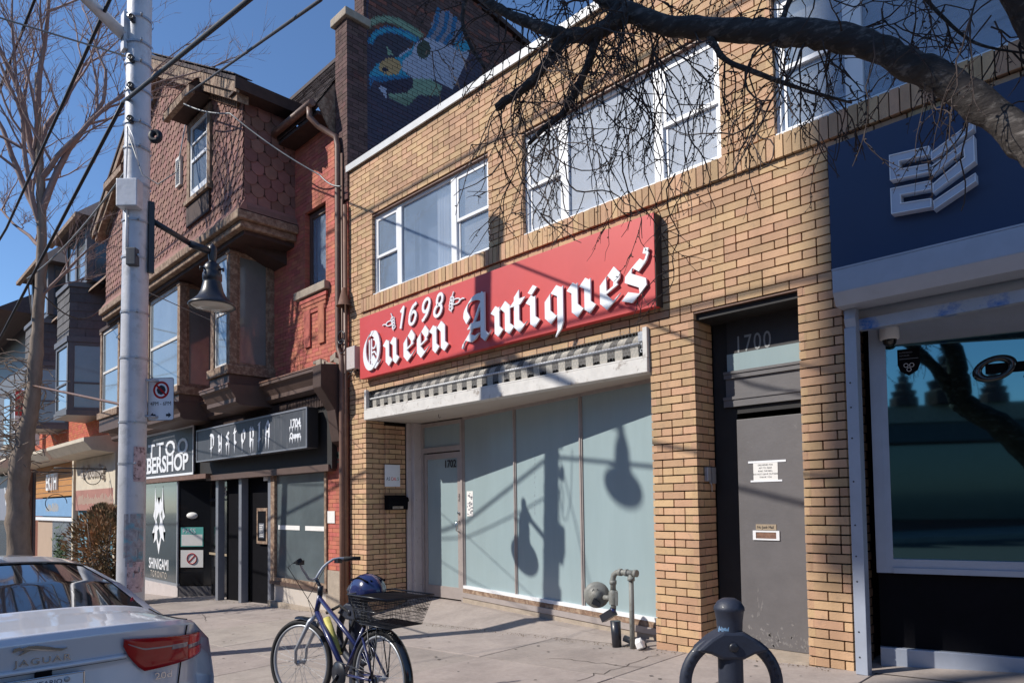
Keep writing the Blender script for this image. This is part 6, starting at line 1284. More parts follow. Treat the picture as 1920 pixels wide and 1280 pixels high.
main = limb([(-0.30, -2.51, 2.60), (-0.34, -2.51, 2.69), (-0.46, -2.49, 2.89), (-0.67, -2.51, 3.19), (-0.83, -2.53, 3.35), (-0.99, -2.56, 3.51), (-1.22, -2.59, 3.67), (-1.46, -2.63, 3.79), (-1.73, -2.69, 3.91), (-2.02, -2.78, 4.05), (-2.25, -2.81, 4.25), (-2.47, -2.83, 4.53), (-2.6, -2.8, 5.0)],
             [0.078, 0.075, 0.070, 0.064, 0.061, 0.060, 0.064, 0.059, 0.057, 0.053, 0.047, 0.041, 0.033], "limb")
stem = limb([(-0.24, -2.50, 2.50), tuple(PR(2030, 240, 2.75)), tuple(PR(2000, 110, 2.78)), tuple(PR(1925, -30, 2.8)), tuple(PR(1860, -150, 2.85)), (-0.55, -2.6, 5.2), (-0.7, -2.4, 6.6)], [0.12, 0.11, 0.10, 0.095, 0.09, 0.07, 0.03], "limb")
bA = limb([(-2.15, -2.80, 4.18), (-2.37, -2.91, 4.10), (-2.51, -2.98, 4.12), (-2.61, -3.01, 4.02), (-2.74, -3.06, 3.90), (-2.95, -3.12, 3.83)], [0.05, 0.042, 0.036, 0.032, 0.029, 0.025], "branch", 10)
bB = limb([(-2.45, -2.95, 4.10), (-2.51, -2.98, 4.13), (-2.74, -3.09, 4.28), (-2.95, -3.16, 4.47), (-3.10, -3.19, 4.69)], [0.035, 0.034, 0.030, 0.026, 0.022], "branch", 10)
bC = limb([(-2.20, -2.82, 4.24), (-2.26, -2.84, 4.20), (-2.35, -2.89, 4.08), (-2.43, -2.89, 3.93), (-2.59, -2.90, 3.75), (-2.71, -2.95, 3.67), (-2.82, -2.98, 3.60)], [0.034, 0.032, 0.028, 0.024, 0.020, 0.016, 0.010], "branch", 8)
bD = limb([(-3.02, -3.24, 4.62), (-3.07, -3.28, 4.39), (-3.05, -3.25, 4.23), (-2.98, -3.18, 4.06)], [0.014, 0.013, 0.012, 0.008], "branch", 8)
bE = limb([(-1.75, -2.70, 3.88), (-1.67, -2.69, 3.72), (-1.53, -2.62, 3.61), (-1.36, -2.51, 3.50), (-1.15, -2.4, 3.38)], [0.018, 0.015, 0.013, 0.010, 0.005], "branch", 8)
bF = limb([(-1.40, -2.62, 3.80), (-1.32, -2.60, 3.95), (-1.10, -2.55, 3.98), (-0.9, -2.5, 3.86), (-0.75, -2.45, 3.60), (-0.62, -2.40, 3.42), (-0.40, -2.36, 3.28)], [0.014, 0.013, 0.011, 0.010, 0.008, 0.006, 0.004], "branch", 7)
tw_ = MB()
def twig(p, d, L, rad, depth=0):
    p = Vector(p); d = Vector(d).normalized(); n = max(5, int(L / 0.055)); pts = [p.copy()]; kink = r.uniform(0.16, 0.36)
    for i in range(n):
        d = (d + Vector((r.gauss(0, kink), r.gauss(0, kink), r.gauss(0, kink * 0.8) - 0.10))).normalized(); p = p + d * (L / n); pts.append(p.copy())
    if pts[-1].y > -0.35: return
    tw_.tube(pts, [rad * 1.18 * (1 - 0.58 * i / n) for i in range(n + 1)], 4, caps=False)
    for i in range(1, n):                            # buds sit alternately along the twig
        if rad < 0.0042 and r.random() < 0.5:
            q = pts[i]; o = Vector((r.uniform(-1, 1), r.uniform(-1, 1), r.uniform(-.6, .2))).normalized(); b = 0.012 + r.random() * 0.009; w = 0.0046
            s1 = o.orthogonal().normalized() * w; s2 = o.cross(s1).normalized() * w; c = q + o * (b * 0.45)
            n0 = len(tw_.v); tw_.v += [tuple(q), tuple(c + s1), tuple(c + s2), tuple(c - s1), tuple(c - s2), tuple(q + o * b)]
            tw_.f += [(n0, n0 + 1, n0 + 2), (n0, n0 + 2, n0 + 3), (n0, n0 + 3, n0 + 4), (n0, n0 + 4, n0 + 1), (n0 + 5, n0 + 2, n0 + 1), (n0 + 5, n0 + 3, n0 + 2), (n0 + 5, n0 + 4, n0 + 3), (n0 + 5, n0 + 1, n0 + 4)]; tw_.sm += [False] * 8
    if depth < 2:
        for k in range(r.randint(1, 3)):
            i = r.randint(1, max(1, n - 2)); dd = (d + Vector((r.uniform(-1, 1), r.uniform(-.8, .8), r.uniform(-1.0, .25)))).normalized(); twig(pts[i], dd, L * r.uniform(0.3, 0.6), rad * 0.72, depth + 1)
def spray(path, cnt, L0, L1, rad, side=0.6, lo=0.0, hi=1.0):
    for k in range(cnt):
        q = path[int((lo + (hi - lo) * r.random()) * (len(path) - 1))]; twig(q, (r.uniform(-side, side), r.uniform(-.5, .5), r.uniform(-1.1, 0.3)), r.uniform(L0, L1), rad * r.uniform(0.8, 1.25))
spray(main, 18, 0.45, 1.05, 0.0046, lo=0.50, hi=0.88); spray(main, 14, 0.35, 0.8, 0.0040, lo=0.28, hi=0.55); spray(main, 20, 0.4, 0.9, 0.0042, lo=0.85)
spray(bA, 16, 0.35, 0.85, 0.0042); spray(bB, 16, 0.35, 0.8, 0.0042); spray(bC, 15, 0.35, 0.85, 0.0042); spray(bD, 5, 0.2, 0.5, 0.0036); spray(bE, 9, 0.25, 0.55, 0.0036); spray(bF, 9, 0.2, 0.5, 0.0034)
spray(stem, 12, 0.5, 1.0, 0.0042, lo=0.45)
for (x, y) in ((940, 205), (935, 210)): twig(PR(x, y, 4.2), (0.05, 0, -1.2), 0.9, 0.0055, 1)
for k in range(14): twig(PR(r.uniform(960, 1300), r.uniform(140, 330), r.uniform(3.9, 4.5)), (r.uniform(-.5, .5), r.uniform(-.4, .4), r.uniform(-1.4, -.5)), r.uniform(0.45, 0.9), 0.0044)
for k in range(28): twig(PR(r.uniform(960, 1460), r.uniform(40, 170), r.uniform(3.7, 4.4)), (r.uniform(-.7, .7), r.uniform(-.4, .4), r.uniform(-1.3, -.2)), r.uniform(0.5, 1.05), 0.0040)
for k in range(10): twig(PR(r.uniform(1460, 1900), r.uniform(-30, 60), r.uniform(3.1, 3.6)), (r.uniform(-.6, .6), r.uniform(-.4, .4), r.uniform(-1.3, -.4)), r.uniform(0.35, 0.7), 0.0034)
for k in range(26): twig(PR(r.uniform(870, 1420), r.uniform(-80, 20), r.uniform(4.0, 4.6)), (r.uniform(-.7, .7), r.uniform(-.4, .4), r.uniform(-.9, .2)), r.uniform(0.4, 0.9), 0.0040)
tag(tw_.build("twigs", M['twig'], tr), kind="stuff")
# ---------------------------------------------------------------- bare street tree on the left and the shrub
t2 = empty("street_tree", (-14.64, -3.52, gz(-14.64, -3.52)), "tall bare maple with bent trunk standing at the kerb beyond the steel pole", "tree")
tr = t2
tp = limb([(-14.64, -3.52, gz(-14.6, -3.5) - 0.05), (-14.60, -3.56, 1.0), (-14.56, -3.59, 1.93), (-14.47, -3.53, 2.58), (-14.33, -3.44, 3.41), (-14.23, -3.41, 4.52), (-14.13, -3.38, 5.64), (-14.10, -3.40, 6.57), (-14.08, -3.44, 7.50), (-14.05, -3.5, 9.0)], [0.24, 0.185, 0.165, 0.145, 0.115, 0.095, 0.085, 0.075, 0.06, 0.035], "trunk", 16, m_=M['bark_far'])
fb = MB()
def fbr(p, d, L, rad, lv):
    p = Vector(p); d = Vector(d).normalized(); n = max(4, int(L / 0.25)); pts = [p.copy()]
    for i in range(n): d = (d + Vector((r.gauss(0, .10), r.gauss(0, .10), r.gauss(0, .08) + 0.03))).normalized(); p = p + d * (L / n); pts.append(p.copy())
    fb.tube(pts, [rad * (1 - 0.6 * i / n) for i in range(n + 1)], 6 if lv == 0 else 4, caps=False)
    if lv < 4:
        for k in range((5, 5, 4, 3)[lv]):
            i = r.randint(max(1, n // 4), n); a = r.uniform(0, 6.28); dd = (d * 1.0 + Vector((math.cos(a), math.sin(a), r.uniform(-.1, .6))) * r.uniform(0.45, 0.9)).normalized(); fbr(pts[i], dd, L * r.uniform(0.42, 0.66), max(0.0035, rad * 0.42), lv + 1)
for (h, d, L, rad) in ((6.4, (-0.8, -0.5, 1.4), 2.6, 0.06), (6.6, (0.5, 0.5, 1.5), 2.8, 0.06), (6.9, (-0.2, 0.2, 1.8), 3.0, 0.07), (7.2, (0.9, 0.6, 1.0), 2.6, 0.05), (6.3, (0.2, -0.5, 1.7), 2.7, 0.05), (7.8, (-0.4, 0.3, 1.6), 2.4, 0.05), (8.4, (0.3, -0.1, 1.6), 2.2, 0.05), (5.9, (-0.9, -0.2, 0.7), 1.6, 0.035), (5.0, (0.8, 0.5, 0.7), 1.5, 0.03)):
    q = min(tp, key=lambda v: abs(v.z - h)); fbr(q, d, L, rad, 0)
tag(fb.build("branches", M['twig_far'], t2), kind="stuff")
fb = MB()                                            # tangle of shoots on the lower trunk
for k in range(150):
    q = min(tp, key=lambda v: abs(v.z - r.uniform(2.2, 4.1))); a = r.uniform(2.4, 4.6); p = q.copy(); d = Vector((math.cos(a), math.sin(a), r.uniform(-.3, .5))).normalized(); pts = [p.copy()]
    for i in range(6): d = (d + Vector((r.gauss(0, .4), r.gauss(0, .4), r.gauss(0, .35)))).normalized(); p = p + d * r.uniform(0.07, 0.17); pts.append(p.copy())
    fb.tube(pts, 0.008, 4, caps=False)
tag(fb.build("shoots", M['bark_far'], t2), kind="stuff")
sb = empty("shrub", (-16.95, -1.66, gz(-16.95, -1.66)), "rust and green evergreen shrub in a planter beside the steel pole", "shrub")
dm('shrub_leaf', (0.13, 0.105, 0.045), 0.85, 0.45, 5, isl=0.45, col2=(0.36, 0.21, 0.10), mask=0.5, mscale=2.5)
q = MB(); sc0 = Vector((-16.95, -1.66, 0.55))
for k in range(5200):
    a = r.uniform(0, 6.283); u = r.random() ** 0.5; h = r.uniform(-1, 1); rad = 0.72 * math.sqrt(max(0, 1 - h * h)) * (0.8 + 0.25 * math.sin(3 * a + h * 4)); p = sc0 + Vector((math.cos(a) * rad * u, math.sin(a) * rad * u, h * 0.85 + 0.05))
    o = (p - sc0).normalized() + Vector((r.gauss(0, .4), r.gauss(0, .4), r.gauss(0, .4) + .4)); o.normalize(); s = o.orthogonal().normalized() * 0.016; q.quad(p, p + o * 0.05 + s, p + o * 0.12, p + o * 0.05 - s)
tag(q.build("foliage", M['shrub_leaf'], sb), kind="stuff")
q = MB(); gs = gz(-16.95, -1.66)
for k in range(7): a = k * 0.9; q.tube([(-16.95 + 0.05 * math.cos(a), -1.66 + 0.05 * math.sin(a), gs + 0.40), (-16.95 + 0.35 * math.cos(a), -1.66 + 0.35 * math.sin(a), 0.4), (-16.95 + 0.55 * math.cos(a), -1.66 + 0.5 * math.sin(a), 1.1)], [0.025, 0.018, 0.008], 6)
q.build("stems", M['bark_far'], sb)
pl_ = MB(); pl_.box(-17.65, -16.25, -2.1, -1.22, gs - 0.02, gs + 0.45); pl_.build("planter", M['stone'], sb, bevel=0.02)
# ---------------------------------------------------------------- ring-and-post bicycle stands
def ring_post(x, y, ang, label):
    z = gz(x, y); o = empty("bike_stand", (x, y, z), label, "bike stand", "ring and post bicycle stands on the pavement")
    q = MB(); q.lathe([(0.058, -0.02), (0.058, 0.62), (0.058, 0.80), (0.061, 0.86), (0.068, 0.905), (0.072, 0.91), (0.070, 0.925), (0.055, 0.95), (0.03, 0.965), (0, 0.968)], (x, y, z), 24); q.build("post", M['stand'], o)
    d = Vector((math.cos(ang), math.sin(ang), 0)); nrm = Vector((-d.y, d.x, 0)); c = Vector((x, y, z + 0.56))
    q = MB(); q.torus(c, d, ZU, 0.215, 0.030, 48, 10, flat=0.8); q.build("ring", M['stand'], o)
    q = MB(); prof = [(-0.17, 0.165), (-0.10, 0.225), (-0.05, 0.255), (0.05, 0.255), (0.10, 0.225), (0.17, 0.165), (0.10, 0.150), (0.05, 0.125), (-0.05, 0.125), (-0.10, 0.150)]
    q.prism([c + d * a + ZU * b + nrm * 0.066 for a, b in prof], nrm * -0.132); q.build("saddle_clamp", M['stand'], o, bevel=0.015)
    q = MB(); q.lathe([(0.022, 0), (0.022, 0.006), (0.015, 0.010), (0, 0.010)], c + ZU * 0.185 - nrm * 0.067, 12, d, ZU, -nrm); q.build("bolt", M['iron'], o)
    for s_ in (-1, 1):
        q = MB()
        for i, ch in enumerate("TORONTO"):
            a = math.radians(90 - 52 - i * 9) if s_ < 0 else math.radians(90 + 52 + (6 - i) * 9); rad = d * math.cos(a) + ZU * math.sin(a); tg = Vector((0, 0, 0)) + (d * math.sin(a) - ZU * math.cos(a)); text(q, ch, 0.028, c + rad * 0.205 - nrm * 0.0245, tg, rad, 0.001, align='CENTER')
        q.build("cast_lettering", M['iron'], o)
    return o
dm('stand', (0.020, 0.026, 0.045), 0.55, 0.2, 8, 0.15, 60, coat=0.05)
rs1 = ring_post(-1.62, -2.90, math.radians(42), "navy ring and post bicycle stand with a torn sticker, standing alone before the grey door")
rs2 = ring_post(-4.70, -3.02, math.radians(5), "navy ring and post bicycle stand that the bicycle leans on")
q = MB(); c = Vector((-1.62, -2.90, gz(-1.62, -2.9) + 0.80)); rr = random.Random(111)
for i in range(5):
    for j in range(6):
        if rr.random() < 0.25: continue
        a0, a1 = math.radians(-125 + i * 12), math.radians(-113 + i * 12); z0, z1 = -0.07 + j * 0.022, -0.048 + j * 0.022; f = lambda a, z: c + Vector((math.cos(a) * 0.0595, math.sin(a) * 0.0595, z)); q.quad(f(a0, z0), f(a1, z0), f(a1, z1), f(a0, z1))
dm('sticker_blue', (0.10, 0.20, 0.34), 0.6, 0.7, 60, col2=(0.45, 0.30, 0.22), mask=0.6, mscale=40); q.build("torn_sticker", M['sticker_blue'], rs1)

# ---------------------------------------------------------------- bicycle, helmet, basket
bk = empty("bicycle", (-4.64, -3.24, gz(-4.64, -3.24)), "blue city bicycle with swept handlebar leaning on the ring and post stand", "bicycle")
BY = -3.24; RW = 0.34
fx, rx = -5.20, -4.08; fz, rz = gz(fx, BY) + RW, gz(rx, BY) + RW
lean = 0.05
def bp(x, z, o=0.0): return Vector((x, BY + o + (z - gz(-4.6, BY)) * lean, z))
def wheel(xc, zc, turn, nm):
    ct, st = math.cos(turn), math.sin(turn); dx = Vector((ct, st, 0)); dz = Vector((-st * lean, ct * lean, 1)).normalized(); c = bp(xc, zc); ax = dx.cross(dz).normalized()
    w = empty("wheel", tuple(c)); put(w, bk)
    q = MB(); q.torus(c, dx, dz, RW - 0.021, 0.021, 56, 8); q.build("tyre", M['rubber'], w)
    q = MB(); q.torus(c, dx, dz, RW - 0.050, 0.012, 56, 6, flat=1.2); q.build("rim", M['steel'], w)
    q = MB(); q.lathe([(0.0, -0.05), (0.012, -0.05), (0.024, -0.034), (0.024, -0.028), (0.014, -0.02), (0.014, 0.02), (0.024, 0.028), (0.024, 0.034), (0.012, 0.05), (0, 0.05)], c, 14, dx, dz, ax); q.build("hub", M['steel'], w)
    q = MB()
    for k in range(32):
        a = 2 * math.pi * k / 32; b = a + (0.9 if k % 4 < 2 else -0.9); o = ax * (0.031 if k % 2 else -0.031); q.tube([c + (dx * math.cos(b) + dz * math.sin(b)) * 0.022 + o, c + (dx * math.cos(a) + dz * math.sin(a)) * (RW - 0.055)], 0.0013, 4, caps=False)
    tag(q.build("spokes", M['steel'], w), kind="stuff")
    return c, dx, dz, ax
TURN = math.radians(16)
cf, fdx, fdz, fax = wheel(fx, fz, TURN, 'f'); cr, rdx, rdz, rax = wheel(rx, rz, 0.0, 'r')
bbp = bp(-4.53, rz - 0.03); seatc = bp(-4.30, rz + 0.33); ht0 = bp(-4.985, fz + 0.42); ht1 = bp(-4.94, fz + 0.56)
q = MB()
q.tube([ht0 + Vector((0.01, 0, -0.0)), bbp], 0.021, 10); q.tube([ht1 - ZU * 0.03, seatc - ZU * 0.22 + Vector((0.03, 0, 0))], 0.017, 10); q.tube([bbp, seatc], 0.016, 10); q.tube([ht0, ht1], 0.020, 10)
for s_ in (-0.045, 0.045): q.tube([bbp + Vector((0.02, s_ * 0.6, 0)), cr + Vector((0, s_ * 1.25, 0))], 0.010, 8); q.tube([seatc - ZU * 0.06 + Vector((0, s_ * 0.4, 0)), cr + Vector((0, s_ * 1.25, 0))], 0.009, 8)
q.build("frame", M['blue_paint'], bk)
q = MB(); crn = ht0 - (ht1 - ht0).normalized() * 0.03
for s_ in (-1, 1): q.tube([crn, crn + fax * (s_ * 0.055) - fdz * 0.04 - fdx * 0.008, cf + fax * (s_ * 0.058) + fdz * 0.1 - fdx * 0.0, cf + fax * (s_ * 0.055)], [0.017, 0.018, 0.014, 0.010], 9)
q.build("fork", M['grey_silver'] if 'grey_silver' in M else M['steel'], bk)
stt = ht1 + Vector((-0.02, 0, 0.09)); q = MB(); q.tube([ht1, ht1 + Vector((0.008, 0, 0.07))], 0.022, 10); q.tube([ht1 + Vector((0.008, 0, 0.05)), stt + Vector((-0.04, 0, 0.03))], 0.014, 10); q.build("stem", M['iron'], bk)
hb = stt + Vector((-0.06, 0.0, 0.015)); q = MB(); hbp = []
for t in [i / 20 for i in range(21)]:
    s = -1 + 2 * t; a = abs(s); o = 0.33 * (a ** 0.9) * (1 if s > 0 else -1); fwd = 0.03 - 0.20 * max(0, a - 0.35) ** 1.0 * 1.5; zz = 0.17 * min(1, max(0, a - 0.08) / 0.45) ** 0.8
    hbp.append(hb + fax * o - fdx * fwd * 1.0 + fdz * zz)
q.tube(hbp, 0.011, 9); q.build("handlebar", M['steel'], bk)
for s_ in (0, -1):
    i0 = (0, 3) if s_ == 0 else (20, 17); q = MB(); q.tube([hbp[i0[0]] + (hbp[i0[0]] - hbp[i0[1]]) * 0.06, hbp[i0[1]]], 0.017, 10); q.build("grip", M['rubber'], bk)
    q = MB(); m_ = hbp[4 if s_ == 0 else 16]; q.obox(m_ - fdz * 0.02, fax, fdx, fdz, 0.025, 0.02, 0.018); e = hbp[1 if s_ == 0 else 19]; q.tube([m_ - fdz * 0.02 - fdx * 0.02, e - fdx * 0.06 - fdz * 0.02], 0.006, 6); q.build("brake_lever", M['iron'], bk)
    q = MB(); a = m_ - fdx * 0.03; q.tube([a, a - fdx * 0.10 - fdz * 0.06, ht0 - fdx * 0.10 + fdz * 0.1, ht0 + fax * (0.03 if s_ == 0 else -0.03) - fdz * 0.05, cf + fdz * 0.36 - fdx * 0.02], 0.0028, 5); q.build("brake_cable", M['rubber'], bk)
def guard(c, dx, dz, ax, a0, a1, nm):
    q = MB(); n = 30; pts = []; fs = []
    for i in range(n + 1):
        a = math.radians(a0 + (a1 - a0) * i / n); rad = dx * math.cos(a) + dz * math.sin(a)
        for (w_, h_) in ((-0.030, -0.012), (-0.018, 0.004), (0, 0.010), (0.018, 0.004), (0.030, -0.012)): pts.append(c + rad * (RW + 0.016 + h_) + ax * w_)
    for i in range(n):
        for j in range(4): fs.append((i * 5 + j, i * 5 + j + 1, (i + 1) * 5 + j + 1, (i + 1) * 5 + j))
    q.add(pts, fs, True); q.build(nm, M['black_gloss'], bk)
guard(cr, rdx, rdz, rax, -22, 150, "mudguard"); guard(cf, fdx, fdz, fax, 60, 100, "mudguard")
q = MB(); q.lathe([(0, -0.004), (0.088, -0.004), (0.09, 0), (0.088, 0.004), (0, 0.004)], bbp + Vector((0, -0.055, 0)), 28, (1, 0, 0), ZU, (0, 1, 0)); q.torus(bbp + Vector((0, -0.055, 0)), (1, 0, 0), ZU, 0.092, 0.004, 32, 4); q.build("chainring", M['iron'], bk)
q = MB(); q.tube([bbp + Vector((0, -0.065, 0)), bbp + Vector((-0.11, -0.075, -0.13))], 0.010, 6); q.obox(bbp + Vector((-0.115, -0.12, -0.135)), (1, 0, 0), (0, 1, 0), ZU, 0.045, 0.04, 0.012); q.tube([bbp + Vector((0, 0.065, 0)), bbp + Vector((0.11, 0.075, 0.13))], 0.010, 6); q.obox(bbp + Vector((0.115, 0.12, 0.135)), (1, 0, 0), (0, 1, 0), ZU, 0.045, 0.04, 0.012); q.build("crank", M['iron'], bk)
q = MB(); q.tube([bbp + Vector((0, -0.055, 0.092)), cr + Vector((0, -0.055, 0.04))], 0.005, 5); q.tube([bbp + Vector((0, -0.055, -0.092)), cr + Vector((-0.04, -0.055, -0.10)), cr + Vector((0.0, -0.055, -0.04))], 0.005, 5); q.lathe([(0.045, -0.012), (0.045, 0.0), (0.03, 0.012)], cr + Vector((0, -0.055, 0)), 18, (1, 0, 0), ZU, (0, 1, 0)); q.build("chain", M['iron'], bk)
q = MB(); q.tube([cr + Vector((0, -0.06, 0)), cr + Vector((-0.02, -0.065, -0.07)), cr + Vector((-0.05, -0.065, -0.12))], 0.014, 6); q.build("derailleur", M['iron'], bk)
q = MB(); q.tube([seatc, seatc + Vector((0.02, 0, 0.18))], 0.014, 8); q.build("seat_post", M['iron'], bk)
q = MB(); sc_ = seatc + Vector((0.03, 0.0, 0.20)); q.prism([sc_ + Vector((a, b, 0)) for a, b in ((-0.15, 0.012), (-0.05, 0.035), (0.05, 0.09), (0.12, 0.10), (0.14, 0.0), (0.12, -0.10), (0.05, -0.09), (-0.05, -0.035), (-0.15, -0.012))], (0, 0, 0.05)); q.build("saddle", M['rubber'], bk, bevel=0.02)
q = MB(); q.tube([ht0 + Vector((0.10, 0.03, -0.04)), ht0 + Vector((0.28, 0.035, -0.30))], 0.028, 8); dm('lock_yellow', (0.50, 0.45, 0.12), 0.6, 0.3, 30); q.build("lock_sleeve", M['lock_yellow'], bk)
q = MB(); q.tube([ht0 + Vector((0.10, 0.03, 0.0)), ht0 + Vector((0.20, 0.09, 0.06)), ht0 + Vector((0.34, 0.14, -0.02)), ht0 + Vector((0.28, 0.05, -0.30))], 0.013, 7); q.build("cable_lock", M['rubber'], bk)
q = MB(); rk = rz + 0.385
for s_ in (-0.06, 0.06): q.tube([bp(-4.32, rk, s_), bp(-3.92, rk, s_)], 0.006, 6); q.tube([bp(-4.05, rk, s_), cr + Vector((0.0, s_ * 1.1, 0.0))], 0.005, 6); q.tube([bp(-4.18, rk, s_), cr + Vector((0.0, s_ * 1.1, 0.0))], 0.005, 6)
for x in (-4.30, -4.15, -3.95): q.tube([bp(x, rk, -0.06), bp(x, rk, 0.06)], 0.005, 6)
q.build("rack", M['iron'], bk)
bsk = empty("basket", tuple(bp(-4.0, rk + 0.01)), "black wire basket on the rear rack of the bicycle", "basket")
b0, b1, bh = (0.17, 0.14), (0.24, 0.19), 0.20; bc = bp(-3.98, rk + 0.008)
def bpnt(u, v, t): return bc + Vector((u * (b0[0] + (b1[0] - b0[0]) * t), v * (b0[1] + (b1[1] - b0[1]) * t), bh * t))
q = MB()
for t, rd in ((0, 0.004), (1, 0.006), (0.5, 0.003)): q.tube([bpnt(-1, -1, t), bpnt(1, -1, t), bpnt(1, 1, t), bpnt(-1, 1, t), bpnt(-1, -1, t)], rd, 5)
q.build("hoops", M['iron'], bsk)
q = MB(); n = 26
for i in range(n + 1):
    s = -1 + 2 * i / n
    for v in (-1, 1): q.tube([bpnt(s, v, 0), bpnt(s, v, 1)], 0.0016, 4, caps=False); q.tube([bpnt(v, s, 0), bpnt(v, s, 1)], 0.0016, 4, caps=False)
    q.tube([bpnt(s, -1, 0), bpnt(s, 1, 0)], 0.0016, 4, caps=False); q.tube([bpnt(-1, s, 0), bpnt(1, s, 0)], 0.0016, 4, caps=False)
for j in range(1, 9):
    t = j / 9; q.tube([bpnt(-1, -1, t), bpnt(1, -1, t), bpnt(1, 1, t), bpnt(-1, 1, t), bpnt(-1, -1, t)], 0.0014, 4, caps=False)
tag(q.build("mesh", M['iron'], bsk), kind="stuff")
q = MB(); t = 0.93; q.add([bpnt(-1, -1, t), bpnt(1, -1, t), bpnt(1, 1, t), bpnt(-1, 1, t), bpnt(-0.35, -0.3, t + 0.12), bpnt(0.4, 0.1, t + 0.08)], [(0, 1, 5, 4), (1, 2, 5), (2, 3, 4, 5), (3, 0, 4)]); q.build("cover_cloth", M['black'], bsk)
hm = empty("helmet", tuple(sc_ + Vector((0.02, 0, 0.05))), "shiny blue cycle helmet resting on the bicycle saddle", "helmet")
q = MB(); hc = sc_ + Vector((0.03, -0.01, 0.07)); n, m_ = 24, 10; vs = []
for j in range(m_ + 1):
    ph = math.radians(-18 + 108 * j / m_)
    for i in range(n):
        th = 2 * math.pi * i / n; rg = 1 + 0.05 * math.cos(6 * th) * math.cos(ph); vs.append(hc + Vector((0.155 * rg * math.cos(th) * math.cos(ph), 0.115 * rg * math.sin(th) * math.cos(ph), 0.12 * math.sin(ph))))
q.add(vs, [(j * n + i, j * n + (i + 1) % n, (j + 1) * n + (i + 1) % n, (j + 1) * n + i) for j in range(m_) for i in range(n)], True); dm('helmet_blue', (0.018, 0.026, 0.10), 0.25, 0.3, 9, coat=0.8); q.build("shell", M['helmet_blue'], hm)
q = MB()
for k in range(5): y = -0.07 + 0.035 * k; q.tube([hc + Vector((-0.11, y, 0.072)), hc + Vector((0, y * 1.05, 0.122 - abs(y) * 0.35)), hc + Vector((0.11, y, 0.072))], 0.007, 6)
q.build("vents", M['black'], hm)
q = MB(); q.tube([hc + Vector((-0.05, -0.11, -0.02)), hc + Vector((-0.02, -0.09, -0.20)), hc + Vector((0.03, -0.06, -0.24)), hc + Vector((0.06, -0.10, -0.03))], 0.006, 5); q.build("strap", M['rubber'], hm)
# ---------------------------------------------------------------- silver saloon parked at the kerb, seen from behind
CXR, CYC = -3.50, -5.29
cb = empty("parked_car", (CXR, CYC, gz(CXR, -4.1) - 0.15), "silver grey saloon car parked at the kerb, seen from behind", "car")
SL = 0.045
def cw_(u, v, w):                                   # car frame: u forward from the tail, v to the kerb side, w up
    x = CXR - u; return Vector((x, CYC + v * 0.92, gz(CXR, -4.1) - 0.085 - SL * u + w))
def lerp_tab(tab, x):
    for (a, b) in zip(tab[:-1], tab[1:]):
        if x <= b[0]:
            t = (x - a[0]) / (b[0] - a[0]); t = max(0, min(1, t)); t = t * t * (3 - 2 * t) * 0.35 + t * 0.65
            return [p + (q_ - p) * t for p, q_ in zip(a[1:], b[1:])]
    return list(tab[-1][1:])
# centre line: a, u, w, half width V, how far the edge runs forward (cu), how far it drops (cw)
T = [(0, .20, .22, .74, .30, .00), (1, .03, .34, .80, .36, .00), (2, .00, .50, .82, .38, .00), (3, .02, .66, .83, .36, .00), (4, .085, .74, .83, .32, .00), (5, .10, .90, .82, .28, .00), (6, .055, 1.055, .79, .28, .03), (6.4, .075, 1.09, .77, .26, .05), (7, .20, 1.105, .76, .20, .07),
     (8, .50, 1.13, .735, .10, .09), (9, .64, 1.145, .70, .02, .07), (10, 1.00, 1.27, .62, .06, .045), (11, 1.42, 1.375, .555, .06, .055), (12, 1.80, 1.412, .555, .0, .06), (13, 2.30, 1.42, .56, .0, .06), (14, 2.75, 1.40, .56, -.02, .06), (15, 3.20, 1.20, .63, -.10, .06), (16, 3.62, 1.00, .72, -.16, .05), (17, 4.10, .92, .74, -.18, .08), (18, 4.50, .80, .70, -.22, .10), (19, 4.64, .62, .66, -.30, .05), (20, 4.66, .40, .66, -.30, .0), (21, 4.55, .24, .64, -.25, .0)]
def top(a, b):                                      # b from -1 to 1 across the car
    u, w, Vv, cu, cw2 = lerp_tab(T, a); s = abs(b); return cw_(u + cu * (0.25 * s ** 2 + 0.75 * s ** 6), b * Vv, w - cw2 * (0.35 * s ** 2 + 0.65 * s ** 5))
def edge(a):
    u, w, Vv, cu, cw2 = lerp_tab(T, a); return u + cu, Vv, w - cw2
ROWS = [(1.0, .0), (.985, .835), (.93, .885), (.84, .90), (.72, .918), (.60, .915), (.42, .905), (.30, .88), (.20, .83)]
def side(a, k):                                     # k row index from the edge downwards
    ue, ve, we = edge(a)
    if k == 0: return (ue, ve, we)
    w, v = ROWS[k]; taper = 1 - 0.10 * max(0, (0.55 - ue) / 0.55) ** 2 - 0.10 * max(0, (ue - 3.9) / 0.75) ** 2
    v = max(v * taper, ve); 
    if w > we - 0.01: w = we - 0.002 * k; v = max(ve, ve + 0.004 * k)
    return (ue, v, w)
def patch(fn, a0, a1, na, b0, b1, nb, nm, m_, off=0.0, parent=None):
    vs = [fn(a0 + (a1 - a0) * i / na, b0 + (b1 - b0) * j / nb) for i in range(na + 1) for j in range(nb + 1)]
    fs = [(i * (nb + 1) + j, i * (nb + 1) + j + 1, (i + 1) * (nb + 1) + j + 1, (i + 1) * (nb + 1) + j) for i in range(na) for j in range(nb)]
    q = MB(); q.add(vs, fs, True); o = q.build(nm, m_, parent or cb)
    if off: md = o.modifiers.new("s", 'SOLIDIFY'); md.thickness = off; md.offset = 1
    return o
